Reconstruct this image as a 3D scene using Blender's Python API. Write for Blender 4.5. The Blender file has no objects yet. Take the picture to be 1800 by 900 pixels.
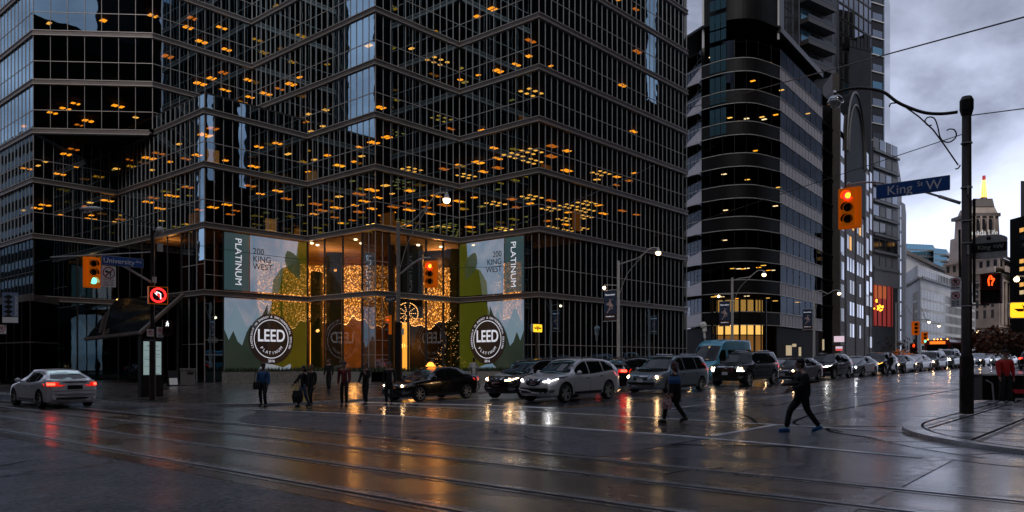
import bpy, bmesh, math, random
from mathutils import Vector, Matrix
from mathutils.bvhtree import BVHTree
R = math.radians
random.seed(7)
sc = bpy.context.scene
C = sc.collection

# ------------------------------------------------------------------ camera
# world x = u (along the avenue with the waiting cars), world y = v (along the tram rails)
F, CX, CY, CAMZ = 1378.0, 900.0, 637.0, 1.7
TH = math.atan2(.6598, .7514)
SA, CA = .6598, .7514
cd = bpy.data.cameras.new("camera"); cam = bpy.data.objects.new("camera", cd); C.objects.link(cam)
cam.location = (0, 0, CAMZ); cam.rotation_euler = (R(90), 0, -R(48.71))
cd.sensor_width = 36; cd.lens = F / 1800 * 36; cd.shift_y = 187 / 1800
cd.clip_start = .1; cd.clip_end = 4000
sc.camera = cam
sc.view_settings.view_transform = 'Standard'; sc.view_settings.look = 'None'
sc.view_settings.exposure = 1.6; sc.view_settings.gamma = 1; sc.view_settings.use_curve_mapping = False

# ------------------------------------------------------------------ world
w = bpy.data.worlds.new("World"); sc.world = w; w.use_nodes = True
nt = w.node_tree; N = nt.nodes; LK = nt.links; N.clear()
out = N.new('ShaderNodeOutputWorld'); bg = N.new('ShaderNodeBackground')
sky = N.new('ShaderNodeTexSky'); sky.sky_type = 'NISHITA'; sky.sun_disc = False
sky.sun_elevation = R(40); sky.sun_rotation = R(228.7)
tc = N.new('ShaderNodeTexCoord'); mp = N.new('ShaderNodeMapping'); mp.inputs['Scale'].default_value = (1, 1, 1.9)
n1 = N.new('ShaderNodeTexNoise'); n1.inputs['Scale'].default_value = 3.4; n1.inputs['Detail'].default_value = 6; n1.inputs['Roughness'].default_value = .55; n1.inputs['Distortion'].default_value = .4
cr = N.new('ShaderNodeValToRGB')
cr.color_ramp.elements[0].position = .37; cr.color_ramp.elements[0].color = (1.6, 1.75, 2.4, 1)
cr.color_ramp.elements[1].position = .64; cr.color_ramp.elements[1].color = (6.0, 6.5, 8.4, 1)
sx = N.new('ShaderNodeSeparateXYZ'); mr = N.new('ShaderNodeMapRange')
mr.inputs['From Min'].default_value = .0; mr.inputs['From Max'].default_value = .36
mr.inputs['To Min'].default_value = .95; mr.inputs['To Max'].default_value = .42
mul = N.new('ShaderNodeVectorMath'); mul.operation = 'SCALE'
mix = N.new('ShaderNodeMixRGB'); mix.inputs['Fac'].default_value = .95
LK.new(tc.outputs['Generated'], mp.inputs['Vector']); LK.new(mp.outputs['Vector'], n1.inputs['Vector'])
LK.new(n1.outputs['Fac'], cr.inputs['Fac']); LK.new(tc.outputs['Generated'], sx.inputs[0]); LK.new(sx.outputs['Z'], mr.inputs['Value'])
LK.new(cr.outputs['Color'], mul.inputs[0]); LK.new(mr.outputs['Result'], mul.inputs['Scale'])
LK.new(sky.outputs['Color'], mix.inputs['Color1']); LK.new(mul.outputs[0], mix.inputs['Color2'])
LK.new(mix.outputs['Color'], bg.inputs['Color']); bg.inputs['Strength'].default_value = .08
LK.new(bg.outputs['Background'], out.inputs['Surface'])
sd = bpy.data.lights.new("sun", 'SUN'); sd.energy = .7; sd.angle = R(40); sd.color = (1, .95, .88)
so = bpy.data.objects.new("sun", sd); C.objects.link(so)
so.rotation_euler = (R(50), 0, R(-48.7))

# ------------------------------------------------------------------ coordinates
def G(px, D):                      # ground-plan point seen in column px at depth D
    L = (px - CX) / F * D
    return (SA * L + CA * D, -CA * L + SA * D)
def Zp(py, D): return CAMZ + (CY - py) / F * D
def P3(px, py, D): u, v = G(px, D); return Vector((u, v, Zp(py, D)))
def dep(u, v): return CA * u + SA * v
def uA(px, v): k = (px - CX) / F; return v * (CA + SA * k) / (SA - CA * k)
def vB(px, u): k = (px - CX) / F; return u * (SA - CA * k) / (CA + SA * k)
def onA(px, py, v): u = uA(px, v); return Vector((u, v, Zp(py, dep(u, v))))
def onB(px, py, u): v = vB(px, u); return Vector((u, v, Zp(py, dep(u, v))))
def sst(a, b, x): t = min(1, max(0, (x - a) / (b - a))); return t * t * (3 - 2 * t)
def gz(u, v):
    s = .0148 * (math.log1p(math.exp((min(u, 95) - 12) / 3)) * 3)
    if u > 95: s = .0148 * (math.log1p(math.exp(83 / 3)) * 3) + .0148 * 6 * (1 - math.exp(-(u - 95) / 6))
    return s - .15 * sst(17, 28, v) * sst(8, 18, u) * (1 - sst(60, 110, v) * .0)

# ------------------------------------------------------------------ materials
MATS = {}
def mat(name, col, rough=.5, metal=0., emit=None, es=0., noise=0., nscale=8., bump=0., bscale=40., spec=.5, coat=0., rvar=0.):
    if name in MATS: return MATS[name]
    m = bpy.data.materials.new(name); m.use_nodes = True; t = m.node_tree; b = t.nodes['Principled BSDF']
    b.inputs['Base Color'].default_value = (*col, 1); b.inputs['Roughness'].default_value = rough
    b.inputs['Metallic'].default_value = metal; b.inputs['Specular IOR Level'].default_value = spec
    b.inputs['Coat Weight'].default_value = coat
    if emit: b.inputs['Emission Color'].default_value = (*emit, 1); b.inputs['Emission Strength'].default_value = es
    if noise or bump or rvar:
        g = t.nodes.new('ShaderNodeNewGeometry')
        n = t.nodes.new('ShaderNodeTexNoise'); n.inputs['Scale'].default_value = nscale; n.inputs['Detail'].default_value = 5
        t.links.new(g.outputs['Position'], n.inputs['Vector'])
        if noise:
            r = t.nodes.new('ShaderNodeMapRange'); r.inputs['From Min'].default_value = .3; r.inputs['From Max'].default_value = .7
            r.inputs['To Min'].default_value = 1 - noise; r.inputs['To Max'].default_value = 1 + noise
            s = t.nodes.new('ShaderNodeVectorMath'); s.operation = 'SCALE'; s.inputs[0].default_value = col
            t.links.new(n.outputs['Fac'], r.inputs['Value']); t.links.new(r.outputs['Result'], s.inputs['Scale'])
            t.links.new(s.outputs[0], b.inputs['Base Color'])
        if rvar:
            r = t.nodes.new('ShaderNodeMapRange'); r.inputs['From Min'].default_value = .35; r.inputs['From Max'].default_value = .65
            r.inputs['To Min'].default_value = max(.02, rough - rvar); r.inputs['To Max'].default_value = rough + rvar
            t.links.new(n.outputs['Fac'], r.inputs['Value']); t.links.new(r.outputs['Result'], b.inputs['Roughness'])
        if bump:
            n2 = t.nodes.new('ShaderNodeTexNoise'); n2.inputs['Scale'].default_value = bscale; n2.inputs['Detail'].default_value = 3
            t.links.new(g.outputs['Position'], n2.inputs['Vector'])
            bp = t.nodes.new('ShaderNodeBump'); bp.inputs['Strength'].default_value = bump; bp.inputs['Distance'].default_value = .02
            t.links.new(n2.outputs['Fac'], bp.inputs['Height']); t.links.new(bp.outputs['Normal'], b.inputs['Normal'])
    MATS[name] = m; return m
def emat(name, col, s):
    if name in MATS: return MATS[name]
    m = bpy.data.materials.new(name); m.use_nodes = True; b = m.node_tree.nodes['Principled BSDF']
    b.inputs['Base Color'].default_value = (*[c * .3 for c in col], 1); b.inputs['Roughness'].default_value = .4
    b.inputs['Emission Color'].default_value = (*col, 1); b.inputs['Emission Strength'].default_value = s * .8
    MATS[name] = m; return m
def glassmat(name, tint, refl=.9, base=.05, wob=.0, wscale=.5, rough=.01, power=1.0):
    m = bpy.data.materials.new(name); m.use_nodes = True; t = m.node_tree; t.nodes.clear()
    o = t.nodes.new('ShaderNodeOutputMaterial'); mx = t.nodes.new('ShaderNodeMixShader')
    tr = t.nodes.new('ShaderNodeBsdfTransparent'); gl = t.nodes.new('ShaderNodeBsdfGlossy')
    tr.inputs['Color'].default_value = (*tint, 1); gl.inputs['Color'].default_value = (*(refl if isinstance(refl, tuple) else (refl,) * 3), 1); gl.inputs['Roughness'].default_value = rough
    fr = t.nodes.new('ShaderNodeFresnel'); fr.inputs['IOR'].default_value = 1.5
    ma = t.nodes.new('ShaderNodeMath'); ma.operation = 'MULTIPLY_ADD'; ma.inputs[1].default_value = power; ma.inputs[2].default_value = base; ma.use_clamp = True
    t.links.new(fr.outputs[0], ma.inputs[0]); t.links.new(ma.outputs[0], mx.inputs[0])
    t.links.new(tr.outputs[0], mx.inputs[1]); t.links.new(gl.outputs[0], mx.inputs[2]); t.links.new(mx.outputs[0], o.inputs[0])
    if wob:
        g = t.nodes.new('ShaderNodeNewGeometry'); n = t.nodes.new('ShaderNodeTexNoise'); n.inputs['Scale'].default_value = wscale; n.inputs['Detail'].default_value = 1
        bp = t.nodes.new('ShaderNodeBump'); bp.inputs['Strength'].default_value = wob; bp.inputs['Distance'].default_value = .1
        t.links.new(g.outputs['Position'], n.inputs['Vector']); t.links.new(n.outputs['Fac'], bp.inputs['Height'])
        t.links.new(bp.outputs['Normal'], gl.inputs['Normal'])
    MATS[name] = m; return m
def wetmat(name, cols, r0, r1, bump=.35, scale=.35, bscale=60., crack=0., joint=None, stretch=(1, 1, 1), coat=.8, bd=.012):
    """wet paving: colour mottling, damp and dry patches in the gloss, fine grain in the relief"""
    m = bpy.data.materials.new(name); m.use_nodes = True; t = m.node_tree; b = t.nodes['Principled BSDF']
    g = t.nodes.new('ShaderNodeNewGeometry'); mp = t.nodes.new('ShaderNodeMapping'); mp.inputs['Scale'].default_value = stretch
    t.links.new(g.outputs['Position'], mp.inputs['Vector'])
    a = t.nodes.new('ShaderNodeTexNoise'); a.inputs['Scale'].default_value = scale; a.inputs['Detail'].default_value = 8; a.inputs['Roughness'].default_value = .6
    t.links.new(mp.outputs[0], a.inputs['Vector'])
    f = t.nodes.new('ShaderNodeTexNoise'); f.inputs['Scale'].default_value = bscale; f.inputs['Detail'].default_value = 4; f.inputs['Roughness'].default_value = .7
    t.links.new(g.outputs['Position'], f.inputs['Vector'])
    cr = t.nodes.new('ShaderNodeValToRGB'); e = cr.color_ramp.elements
    e[0].position = .32; e[0].color = (*cols[0], 1); e[1].position = .68; e[1].color = (*cols[1], 1)
    t.links.new(a.outputs['Fac'], cr.inputs['Fac'])
    mxc = t.nodes.new('ShaderNodeMixRGB'); mxc.blend_type = 'MULTIPLY'; mxc.inputs['Fac'].default_value = .85
    gr = t.nodes.new('ShaderNodeValToRGB'); gr.color_ramp.elements[0].position = .40; gr.color_ramp.elements[0].color = (.22, .22, .22, 1); gr.color_ramp.elements[1].position = .60
    gr.color_ramp.elements[1].color = (1.9, 1.9, 1.9, 1)
    t.links.new(f.outputs['Fac'], gr.inputs['Fac']); t.links.new(cr.outputs[0], mxc.inputs[1]); t.links.new(gr.outputs[0], mxc.inputs[2])
    col = mxc.outputs[0]
    rr = t.nodes.new('ShaderNodeMapRange'); rr.inputs['From Min'].default_value = .36; rr.inputs['From Max'].default_value = .62
    rr.inputs['To Min'].default_value = r0; rr.inputs['To Max'].default_value = r1
    a2 = t.nodes.new('ShaderNodeTexNoise'); a2.inputs['Scale'].default_value = scale * 1.7; a2.inputs['Detail'].default_value = 6; a2.inputs['Distortion'].default_value = .6
    t.links.new(mp.outputs[0], a2.inputs['Vector']); t.links.new(a2.outputs['Fac'], rr.inputs['Value']); t.links.new(rr.outputs[0], b.inputs['Roughness'])
    h = f.outputs['Fac']; masks = []
    if crack:
        wv = t.nodes.new('ShaderNodeTexVoronoi'); wv.feature = 'DISTANCE_TO_EDGE'; wv.inputs['Scale'].default_value = crack
        wn = t.nodes.new('ShaderNodeTexNoise'); wn.inputs['Scale'].default_value = 1.2; wn.inputs['Detail'].default_value = 5
        wa = t.nodes.new('ShaderNodeVectorMath'); wa.operation = 'MULTIPLY_ADD'; wa.inputs[1].default_value = (1.6, 1.6, 0)
        t.links.new(g.outputs['Position'], wn.inputs['Vector']); t.links.new(wn.outputs['Color'], wa.inputs[0]); t.links.new(g.outputs['Position'], wa.inputs[2])
        fl = t.nodes.new('ShaderNodeVectorMath'); fl.operation = 'MULTIPLY'; fl.inputs[1].default_value = (1, 1, 0)
        t.links.new(wa.outputs[0], fl.inputs[0]); t.links.new(fl.outputs[0], wv.inputs['Vector'])
        th = t.nodes.new('ShaderNodeMapRange'); th.inputs['From Min'].default_value = .002; th.inputs['From Max'].default_value = .009; th.inputs['To Min'].default_value = .25; th.inputs['To Max'].default_value = 1
        t.links.new(wv.outputs['Distance'], th.inputs['Value'])
        m2 = t.nodes.new('ShaderNodeVectorMath'); m2.operation = 'SCALE'; t.links.new(col, m2.inputs[0]); t.links.new(th.outputs[0], m2.inputs['Scale']); col = m2.outputs[0]; masks.append(th.outputs[0])
    if joint:
        br = t.nodes.new('ShaderNodeTexBrick'); br.offset = joint[3] if len(joint) > 3 else 0; br.inputs['Scale'].default_value = 1
        br.inputs['Brick Width'].default_value = joint[0]; br.inputs['Row Height'].default_value = joint[1]; br.inputs['Mortar Size'].default_value = joint[2]
        br.inputs['Color1'].default_value = (1, 1, 1, 1); br.inputs['Color2'].default_value = (.78, .78, .78, 1); br.inputs['Mortar'].default_value = (.12, .12, .12, 1)
        t.links.new(g.outputs['Position'], br.inputs['Vector'])
        m3 = t.nodes.new('ShaderNodeMixRGB'); m3.blend_type = 'MULTIPLY'; m3.inputs['Fac'].default_value = 1
        t.links.new(col, m3.inputs[1]); t.links.new(br.outputs['Color'], m3.inputs[2]); col = m3.outputs[0]; masks.append(br.outputs['Color'])
    b.inputs['Coat Roughness'].default_value = .19; b.inputs['Coat IOR'].default_value = 1.5
    cw = t.nodes.new('ShaderNodeMapRange'); cw.inputs['From Min'].default_value = .40; cw.inputs['From Max'].default_value = .60; cw.inputs['To Min'].default_value = coat; cw.inputs['To Max'].default_value = coat * .5
    t.links.new(a2.outputs['Fac'], cw.inputs['Value']); cwo = cw.outputs[0]; spo = None
    for k_ in masks:
        mm_ = t.nodes.new('ShaderNodeMath'); mm_.operation = 'MULTIPLY'; t.links.new(cwo, mm_.inputs[0]); t.links.new(k_, mm_.inputs[1]); cwo = mm_.outputs[0]
        ms_ = t.nodes.new('ShaderNodeMath'); ms_.operation = 'MULTIPLY'; ms_.inputs[0].default_value = .5; t.links.new(k_, ms_.inputs[1])
        if spo: t.links.new(spo, ms_.inputs[0])
        spo = ms_.outputs[0]
    t.links.new(cwo, b.inputs['Coat Weight'])
    if spo: t.links.new(spo, b.inputs['Specular IOR Level'])
    t.links.new(col, b.inputs['Base Color'])
    bp = t.nodes.new('ShaderNodeBump'); bp.inputs['Strength'].default_value = bump; bp.inputs['Distance'].default_value = bd
    t.links.new(h, bp.inputs['Height'])
    bp2 = t.nodes.new('ShaderNodeBump'); bp2.inputs['Strength'].default_value = .12; bp2.inputs['Distance'].default_value = .05
    a3 = t.nodes.new('ShaderNodeTexNoise'); a3.inputs['Scale'].default_value = 4; a3.inputs['Detail'].default_value = 3
    t.links.new(g.outputs['Position'], a3.inputs['Vector']); t.links.new(a3.outputs['Fac'], bp2.inputs['Height'])
    t.links.new(bp2.outputs['Normal'], bp.inputs['Normal']); bp2.inputs['Strength'].default_value = .06; t.links.new(bp2.outputs['Normal'], b.inputs['Coat Normal']); t.links.new(bp.outputs['Normal'], b.inputs['Normal'])
    MATS[name] = m; return m

# ------------------------------------------------------------------ helpers
ORG = {}
def org(o): return ORG.get(o.name, Vector((0, 0, 0))) if o else Vector((0, 0, 0))
def setp(o, label=None, cat=None, group=None, kind=None):
    if label: o['label'] = label
    if cat: o['category'] = cat
    if group: o['group'] = group
    if kind: o['kind'] = kind
    return o
def thing(name, label, cat, loc=(0, 0, 0), rz=0, group=None):
    o = bpy.data.objects.new(name, None); C.objects.link(o); o.empty_display_size = .2
    o.location = loc; o.rotation_euler = (0, 0, rz); ORG[o.name] = Vector(loc)
    return setp(o, label, cat, group)
class MB:
    def __init__(s): s.v = []; s.f = []; s.m = []; s.M = None; s.smooth = False
    def add(s, vs, fs, mi=0):
        n = len(s.v)
        for p in vs:
            p = Vector(p); s.v.append(s.M @ p if s.M else p)
        for f in fs: s.f.append([n + i for i in f]); s.m.append(mi)
        return s
    def box(s, a, b, mi=0):
        x0, y0, z0 = a; x1, y1, z1 = b
        return s.add([(x0, y0, z0), (x1, y0, z0), (x1, y1, z0), (x0, y1, z0), (x0, y0, z1), (x1, y0, z1), (x1, y1, z1), (x0, y1, z1)],
                     [(0, 3, 2, 1), (4, 5, 6, 7), (0, 1, 5, 4), (1, 2, 6, 5), (2, 3, 7, 6), (3, 0, 4, 7)], mi)
    def quad(s, a, b, c, d, mi=0): return s.add([a, b, c, d], [(0, 1, 2, 3)], mi)
    def wall(s, p, q, z0, z1, t=.2, off=0, mi=0):   # upright slab between plan points; outward = right of p->q
        p = Vector(p[:2]); q = Vector(q[:2]); d = (q - p).normalized(); n = Vector((d.y, -d.x))
        a = p + n * off; b = q + n * off; c = q + n * (off - t); e = p + n * (off - t)
        return s.add([(*a, z0), (*b, z0), (*c, z0), (*e, z0), (*a, z1), (*b, z1), (*c, z1), (*e, z1)],
                     [(0, 3, 2, 1), (4, 5, 6, 7), (0, 1, 5, 4), (1, 2, 6, 5), (2, 3, 7, 6), (3, 0, 4, 7)], mi)
    def prism(s, poly, z0, z1, mi=0):
        n = len(poly)
        return s.add([(*p[:2], z0) for p in poly] + [(*p[:2], z1) for p in poly],
                     [tuple(range(n))[::-1], tuple(range(n, 2 * n))] + [(i, (i + 1) % n, n + (i + 1) % n, n + i) for i in range(n)], mi)
    def tube(s, pts, r, n=8, mi=0, caps=True):
        pts = [Vector(p) for p in pts]; k = len(pts); rs = r if isinstance(r, (list, tuple)) else [r] * k
        vs = []; fs = []; up = None
        for i, p in enumerate(pts):
            d = (pts[min(i + 1, k - 1)] - pts[max(i - 1, 0)]).normalized()
            if up is None: up = d.orthogonal().normalized()
            up = (up - d * up.dot(d)).normalized(); w_ = d.cross(up)
            for j in range(n):
                a = 2 * math.pi * j / n; vs.append(p + (up * math.cos(a) + w_ * math.sin(a)) * rs[i])
        for i in range(k - 1):
            for j in range(n): fs.append((i * n + j, i * n + (j + 1) % n, (i + 1) * n + (j + 1) % n, (i + 1) * n + j))
        if caps: fs += [tuple(range(n))[::-1], tuple(range((k - 1) * n, k * n))]
        return s.add(vs, fs, mi)
    def ball(s, c, r, n=12, mi=0, sc3=(1, 1, 1), z0=-1., z1=1.):
        c = Vector(c); vs = []; fs = []; h = n // 2
        a0 = math.asin(max(-1, z0)); a1 = math.asin(min(1, z1))
        for i in range(h + 1):
            a = a0 + (a1 - a0) * i / h
            for j in range(n):
                b = 2 * math.pi * j / n
                vs.append(c + Vector((math.cos(a) * math.cos(b) * sc3[0], math.cos(a) * math.sin(b) * sc3[1], math.sin(a) * sc3[2])) * r)
        for i in range(h):
            for j in range(n): fs.append((i * n + j, i * n + (j + 1) % n, (i + 1) * n + (j + 1) % n, (i + 1) * n + j))
        fs += [tuple(range(n))[::-1], tuple(range(h * n, h * n + n))]
        return s.add(vs, fs, mi)
    def build(s, name, ms, parent=None, local=False, smooth=False, link=True):
        me = bpy.data.meshes.new(name); o_ = Vector((0, 0, 0)) if local else org(parent)
        me.from_pydata([v - o_ for v in s.v], [], s.f)
        if not isinstance(ms, (list, tuple)): ms = [ms]
        for m in ms: me.materials.append(m if not isinstance(m, str) else MATS[m])
        me.polygons.foreach_set('material_index', s.m)
        if smooth or s.smooth:
            me.polygons.foreach_set('use_smooth', [True] * len(s.f))
        me.update()
        o = bpy.data.objects.new(name, me)
        if link: C.objects.link(o)
        if parent: o.parent = parent
        ORG[o.name] = Vector((0, 0, 0)) if local else org(parent)
        return o
def struct(name, mb, ms, **k): o = mb.build(name, ms, **k); o['kind'] = 'structure'; return o
def text(name, s, size, m, parent, loc, rot, align='CENTER', ext=.004, xs=1., spacing=1., local=False, bold=0.):
    c = bpy.data.curves.new(name, 'FONT'); c.body = s; c.size = size; c.align_x = align; c.align_y = 'CENTER'; c.extrude = ext; c.space_character = spacing; c.offset = bold
    c.space_line = .9
    t = bpy.data.objects.new(name, c); C.objects.link(t)
    dg = bpy.context.evaluated_depsgraph_get(); me = bpy.data.meshes.new_from_object(t.evaluated_get(dg))
    bpy.data.objects.remove(t); bpy.data.curves.remove(c)
    me.materials.clear(); me.materials.append(MATS[m] if isinstance(m, str) else m)
    o = bpy.data.objects.new(name, me); C.objects.link(o); o.parent = parent
    o.location = Vector(loc) - (Vector((0, 0, 0)) if local else org(parent)); o.rotation_euler = rot; o.scale = (xs, 1, 1)
    return o
RA = (R(90), 0, 0)            # faces -v, reads towards +u
RB = (R(90), 0, R(-90))       # faces -u, reads towards -v
def flat(name, pts, th, m, parent, loc, rot, local=False):
    """flat plate: outline in its own plane, thickness th towards the viewer"""
    mb = MB(); n = len(pts)
    mb.add([(x, y, 0) for x, y in pts] + [(x, y, th) for x, y in pts], [tuple(range(n))[::-1], tuple(range(n, 2 * n))] + [(i, (i + 1) % n, n + (i + 1) % n, n + i) for i in range(n)])
    o = mb.build(name, m, parent, local=True)
    o.location = Vector(loc) - (Vector((0, 0, 0)) if local else org(parent)); o.rotation_euler = rot
    return o
def circ(r, n=32, cx=0, cy=0, a0=0, a1=360): return [(cx + r * math.cos(R(a0 + (a1 - a0) * i / n)), cy + r * math.sin(R(a0 + (a1 - a0) * i / n))) for i in range(n)]
def rrect(w_, h, r=.03, n=4):
    pts = []
    for cx, cy, a in ((w_ / 2 - r, h / 2 - r, 0), (-w_ / 2 + r, h / 2 - r, 90), (-w_ / 2 + r, -h / 2 + r, 180), (w_ / 2 - r, -h / 2 + r, 270)):
        for i in range(n + 1): t = R(a + 90 * i / n); pts.append((cx + r * math.cos(t), cy + r * math.sin(t)))
    return pts
def ringpts(mb, r0, r1, n=32, z=0, th=.005, mi=0):
    for i in range(n):
        a, b = 2 * math.pi * i / n, 2 * math.pi * (i + 1) / n
        q = [(r0 * math.cos(a), r0 * math.sin(a), z + th), (r1 * math.cos(a), r1 * math.sin(a), z + th), (r1 * math.cos(b), r1 * math.sin(b), z + th), (r0 * math.cos(b), r0 * math.sin(b), z + th)]
        mb.add(q, [(0, 1, 2, 3)], mi)
def copy_tree(o, parent=None):
    c = o.copy(); C.objects.link(c); c.parent = parent; ORG[c.name] = ORG.get(o.name, Vector((0, 0, 0)))
    for ch in list(o.children): copy_tree(ch, c)
    return c
def catmull(pts, n):
    pts = [Vector(p) for p in pts]; o = []
    for i in range(len(pts) - 1):
        a, b, c, d = pts[max(i - 1, 0)], pts[i], pts[i + 1], pts[min(i + 2, len(pts) - 1)]
        for j in range(n):
            t = j / n; o.append(.5 * ((2 * b) + (c - a) * t + (2 * a - 5 * b + 4 * c - d) * t * t + (3 * b - a - 3 * c + d) * t ** 3))
    o.append(pts[-1]); return o
def interp(tab, x):
    if x <= tab[0][0]: return tab[0][1]
    for (a, b), (c, d) in zip(tab, tab[1:]):
        if x <= c: return b + (d - b) * (x - a) / (c - a)
    return tab[-1][1]
def poly_in(p, poly):
    x, y = p; c = False; n = len(poly)
    for i in range(n):
        x0, y0 = poly[i]; x1, y1 = poly[(i + 1) % n]
        if (y0 > y) != (y1 > y) and x < (x1 - x0) * (y - y0) / (y1 - y0) + x0: c = not c
    return c
def offset_poly(poly, d):       # poly counter-clockwise, d > 0 shrinks
    n = len(poly); o = []
    for i in range(n):
        a, b, c = Vector(poly[i - 1]), Vector(poly[i]), Vector(poly[(i + 1) % n])
        d1 = (b - a).normalized(); d2 = (c - b).normalized(); n1 = Vector((-d1.y, d1.x)); n2 = Vector((-d2.y, d2.x))
        k = 1 + n1.dot(n2); o.append(tuple(b + (n1 + n2) / max(k, .3) * d))
    return o

# common materials
mat('black_metal', (.012, .012, .013), .4); mat('dark_pole', (.03, .022, .02), .45, .3, noise=.3); mat('galv', (.50, .49, .48), .45, .1, noise=.2)
mat('alu', (.36, .32, .31), .4, .35); mat('alu_band', (.13, .11, .11), .45, .5, noise=.18, nscale=.8); mat('alu_dark', (.05, .045, .045), .4, .5)
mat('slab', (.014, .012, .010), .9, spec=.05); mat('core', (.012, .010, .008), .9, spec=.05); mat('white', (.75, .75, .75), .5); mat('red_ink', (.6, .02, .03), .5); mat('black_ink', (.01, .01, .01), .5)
mat('sign_blue', (.03, .11, .38), .4); mat('sign_white', (.9, .9, .9), .5); mat('yellow_box', (.95, .30, .012), .4)
mat('concrete', (.22, .21, .20), .6, noise=.3, bump=.3); mat('granite', (.17, .16, .16), .5, noise=.5, nscale=60)
emat('red_lit', (1, .010, .010), 2.6); emat('red_hot', (1, .16, .008), 3.2); emat('green_lit', (.10, .9, .55), 1.4); emat('white_lit', (.9, .95, 1), 1.0); emat('hand_lit', (1, .05, .006), 1.8)
emat('lamp_lit', (1, .66, .34), 5); emat('amber', (1, .37, .018), 2.1); emat('amber_pale', (1, .55, .10), 1.6); emat('amber_white', (1, .75, .4), 2.0); emat('amber_dim', (1, .28, .02), .8)
emat('taxi_lit', (1, .25, .03), 1.6); emat('ttc_lit', (1, .55, .02), .65)
glassmat('tower_glass', (.42, .38, .33), (.50, .74, .90), .44, wob=.025, wscale=.9, power=1.0)
glassmat('office_glass', (.35, .35, .35), (.13, .15, .18), .10, wob=.05, wscale=.4, power=1.0)
glassmat('lobby_glass', (.92, .9, .88), .9, .015, wob=.02, wscale=.9)
glassmat('far_glass', (.35, .35, .36), .9, .16, wob=.03, wscale=.4, power=1.5)
mat('dark_glass', (.006, .007, .009), .04, spec=.8); mat('mirror_glass', (.16, .18, .22), .05, .85)
# ================================================================== GROUND
wetmat('asphalt', ((.048, .052, .062), (.095, .102, .122)), .14, .40, .6, .22, 22, bd=.015, coat=1.0, crack=.09)
wetmat('asphalt_dry', ((.058, .061, .070), (.105, .110, .125)), .30, .62, 1.0, .5, 11, bd=.08, crack=.12, coat=.15)
wetmat('track_concrete', ((.085, .066, .050), (.18, .142, .112)), .14, .38, .35, .45, 45, coat=.85, joint=(90, 4.6, .012), stretch=(1, .45, 1))
wetmat('cross_concrete', ((.08, .064, .052), (.16, .13, .105)), .12, .32, .3, .5, 50)
wetmat('paving', ((.07, .063, .062), (.13, .118, .116)), .10, .34, .3, .5, 60, joint=(1.5, .75, .012, .5))
wetmat('paving_pale', ((.40, .40, .42), (.58, .58, .60)), .08, .26, .3, .5, 60, joint=(1.6, 1.6, .07), coat=1.0)
wetmat('kerb', ((.30, .30, .31), (.48, .48, .49)), .14, .4, .3, .8, 60)
wetmat('paint_white', ((.35, .35, .36), (.85, .85, .85)), .4, .7, .5, 2.2, 60, coat=.1)
mat('joint_dark', (.008, .008, .008), .9, spec=.05)
wetmat('paint_yellow', ((.25, .10, .02), (.55, .25, .04)), .3, .5, .5, 2.2, 60)
wetmat('tar', ((.008, .008, .009), (.016, .016, .018)), .08, .25, .2, .6, 60)
def frange(a, b, s):
    o = []; x = a
    while x < b - 1e-6: o.append(x); x += s
    return o
us = [-1500, -400, -120, -50, -25] + frange(-15, 130, 1.0) + [130, 140, 160, 200, 300, 600, 1800]
vs = [-1500, -400, -120, -50, -20] + frange(-12, 60, 1.0) + [60, 70, 90, 130, 200, 400, 800, 1800]
mb = MB(); nu, nv = len(us), len(vs)
mb.v = [Vector((u, v, gz(u, v))) for u in us for v in vs]
for i in range(nu - 1):
    for j in range(nv - 1): mb.f.append([i * nv + j, (i + 1) * nv + j, (i + 1) * nv + j + 1, i * nv + j + 1]); mb.m.append(0)
struct('road', mb, 'asphalt')
def strip(u0, u1, v0, v1, dz, mb=None, s=1.0):
    mb = mb or MB(); nu = max(1, int(math.ceil((u1 - u0) / s))); nv = max(1, int(math.ceil((v1 - v0) / s)))
    U = [u0 + (u1 - u0) * i / nu for i in range(nu + 1)]; V = [v0 + (v1 - v0) * j / nv for j in range(nv + 1)]
    mb.add([(u, v, gz(u, v) + dz) for u in U for v in V], [(i * (nv + 1) + j, (i + 1) * (nv + 1) + j, (i + 1) * (nv + 1) + j + 1, i * (nv + 1) + j + 1) for i in range(nu) for j in range(nv)])
    return mb
def ribbon(pts, w_, dz, mb):        # a painted or sealed line along plan points
    pts = [Vector(p) for p in pts]
    for a, b in zip(pts, pts[1:]):
        d = (b - a); L = d.length; d.normalize(); n = Vector((-d.y, d.x)) * w_ / 2; k = max(1, int(L / 1.0))
        vs = []; fs = []
        for i in range(k + 1):
            p = a + d * L * i / k
            for q in (p - n, p + n): vs.append((q.x, q.y, gz(q.x, q.y) + dz))
        for i in range(k): fs.append((2 * i, 2 * i + 2, 2 * i + 3, 2 * i + 1))
        mb.add(vs, fs)
    return mb
struct('track_bed', strip(5.75, 11.35, -30, 130, .004), 'track_concrete')
struct('near_lane', strip(-14, 5.7, -12, 60, .004), 'asphalt_dry')
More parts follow.
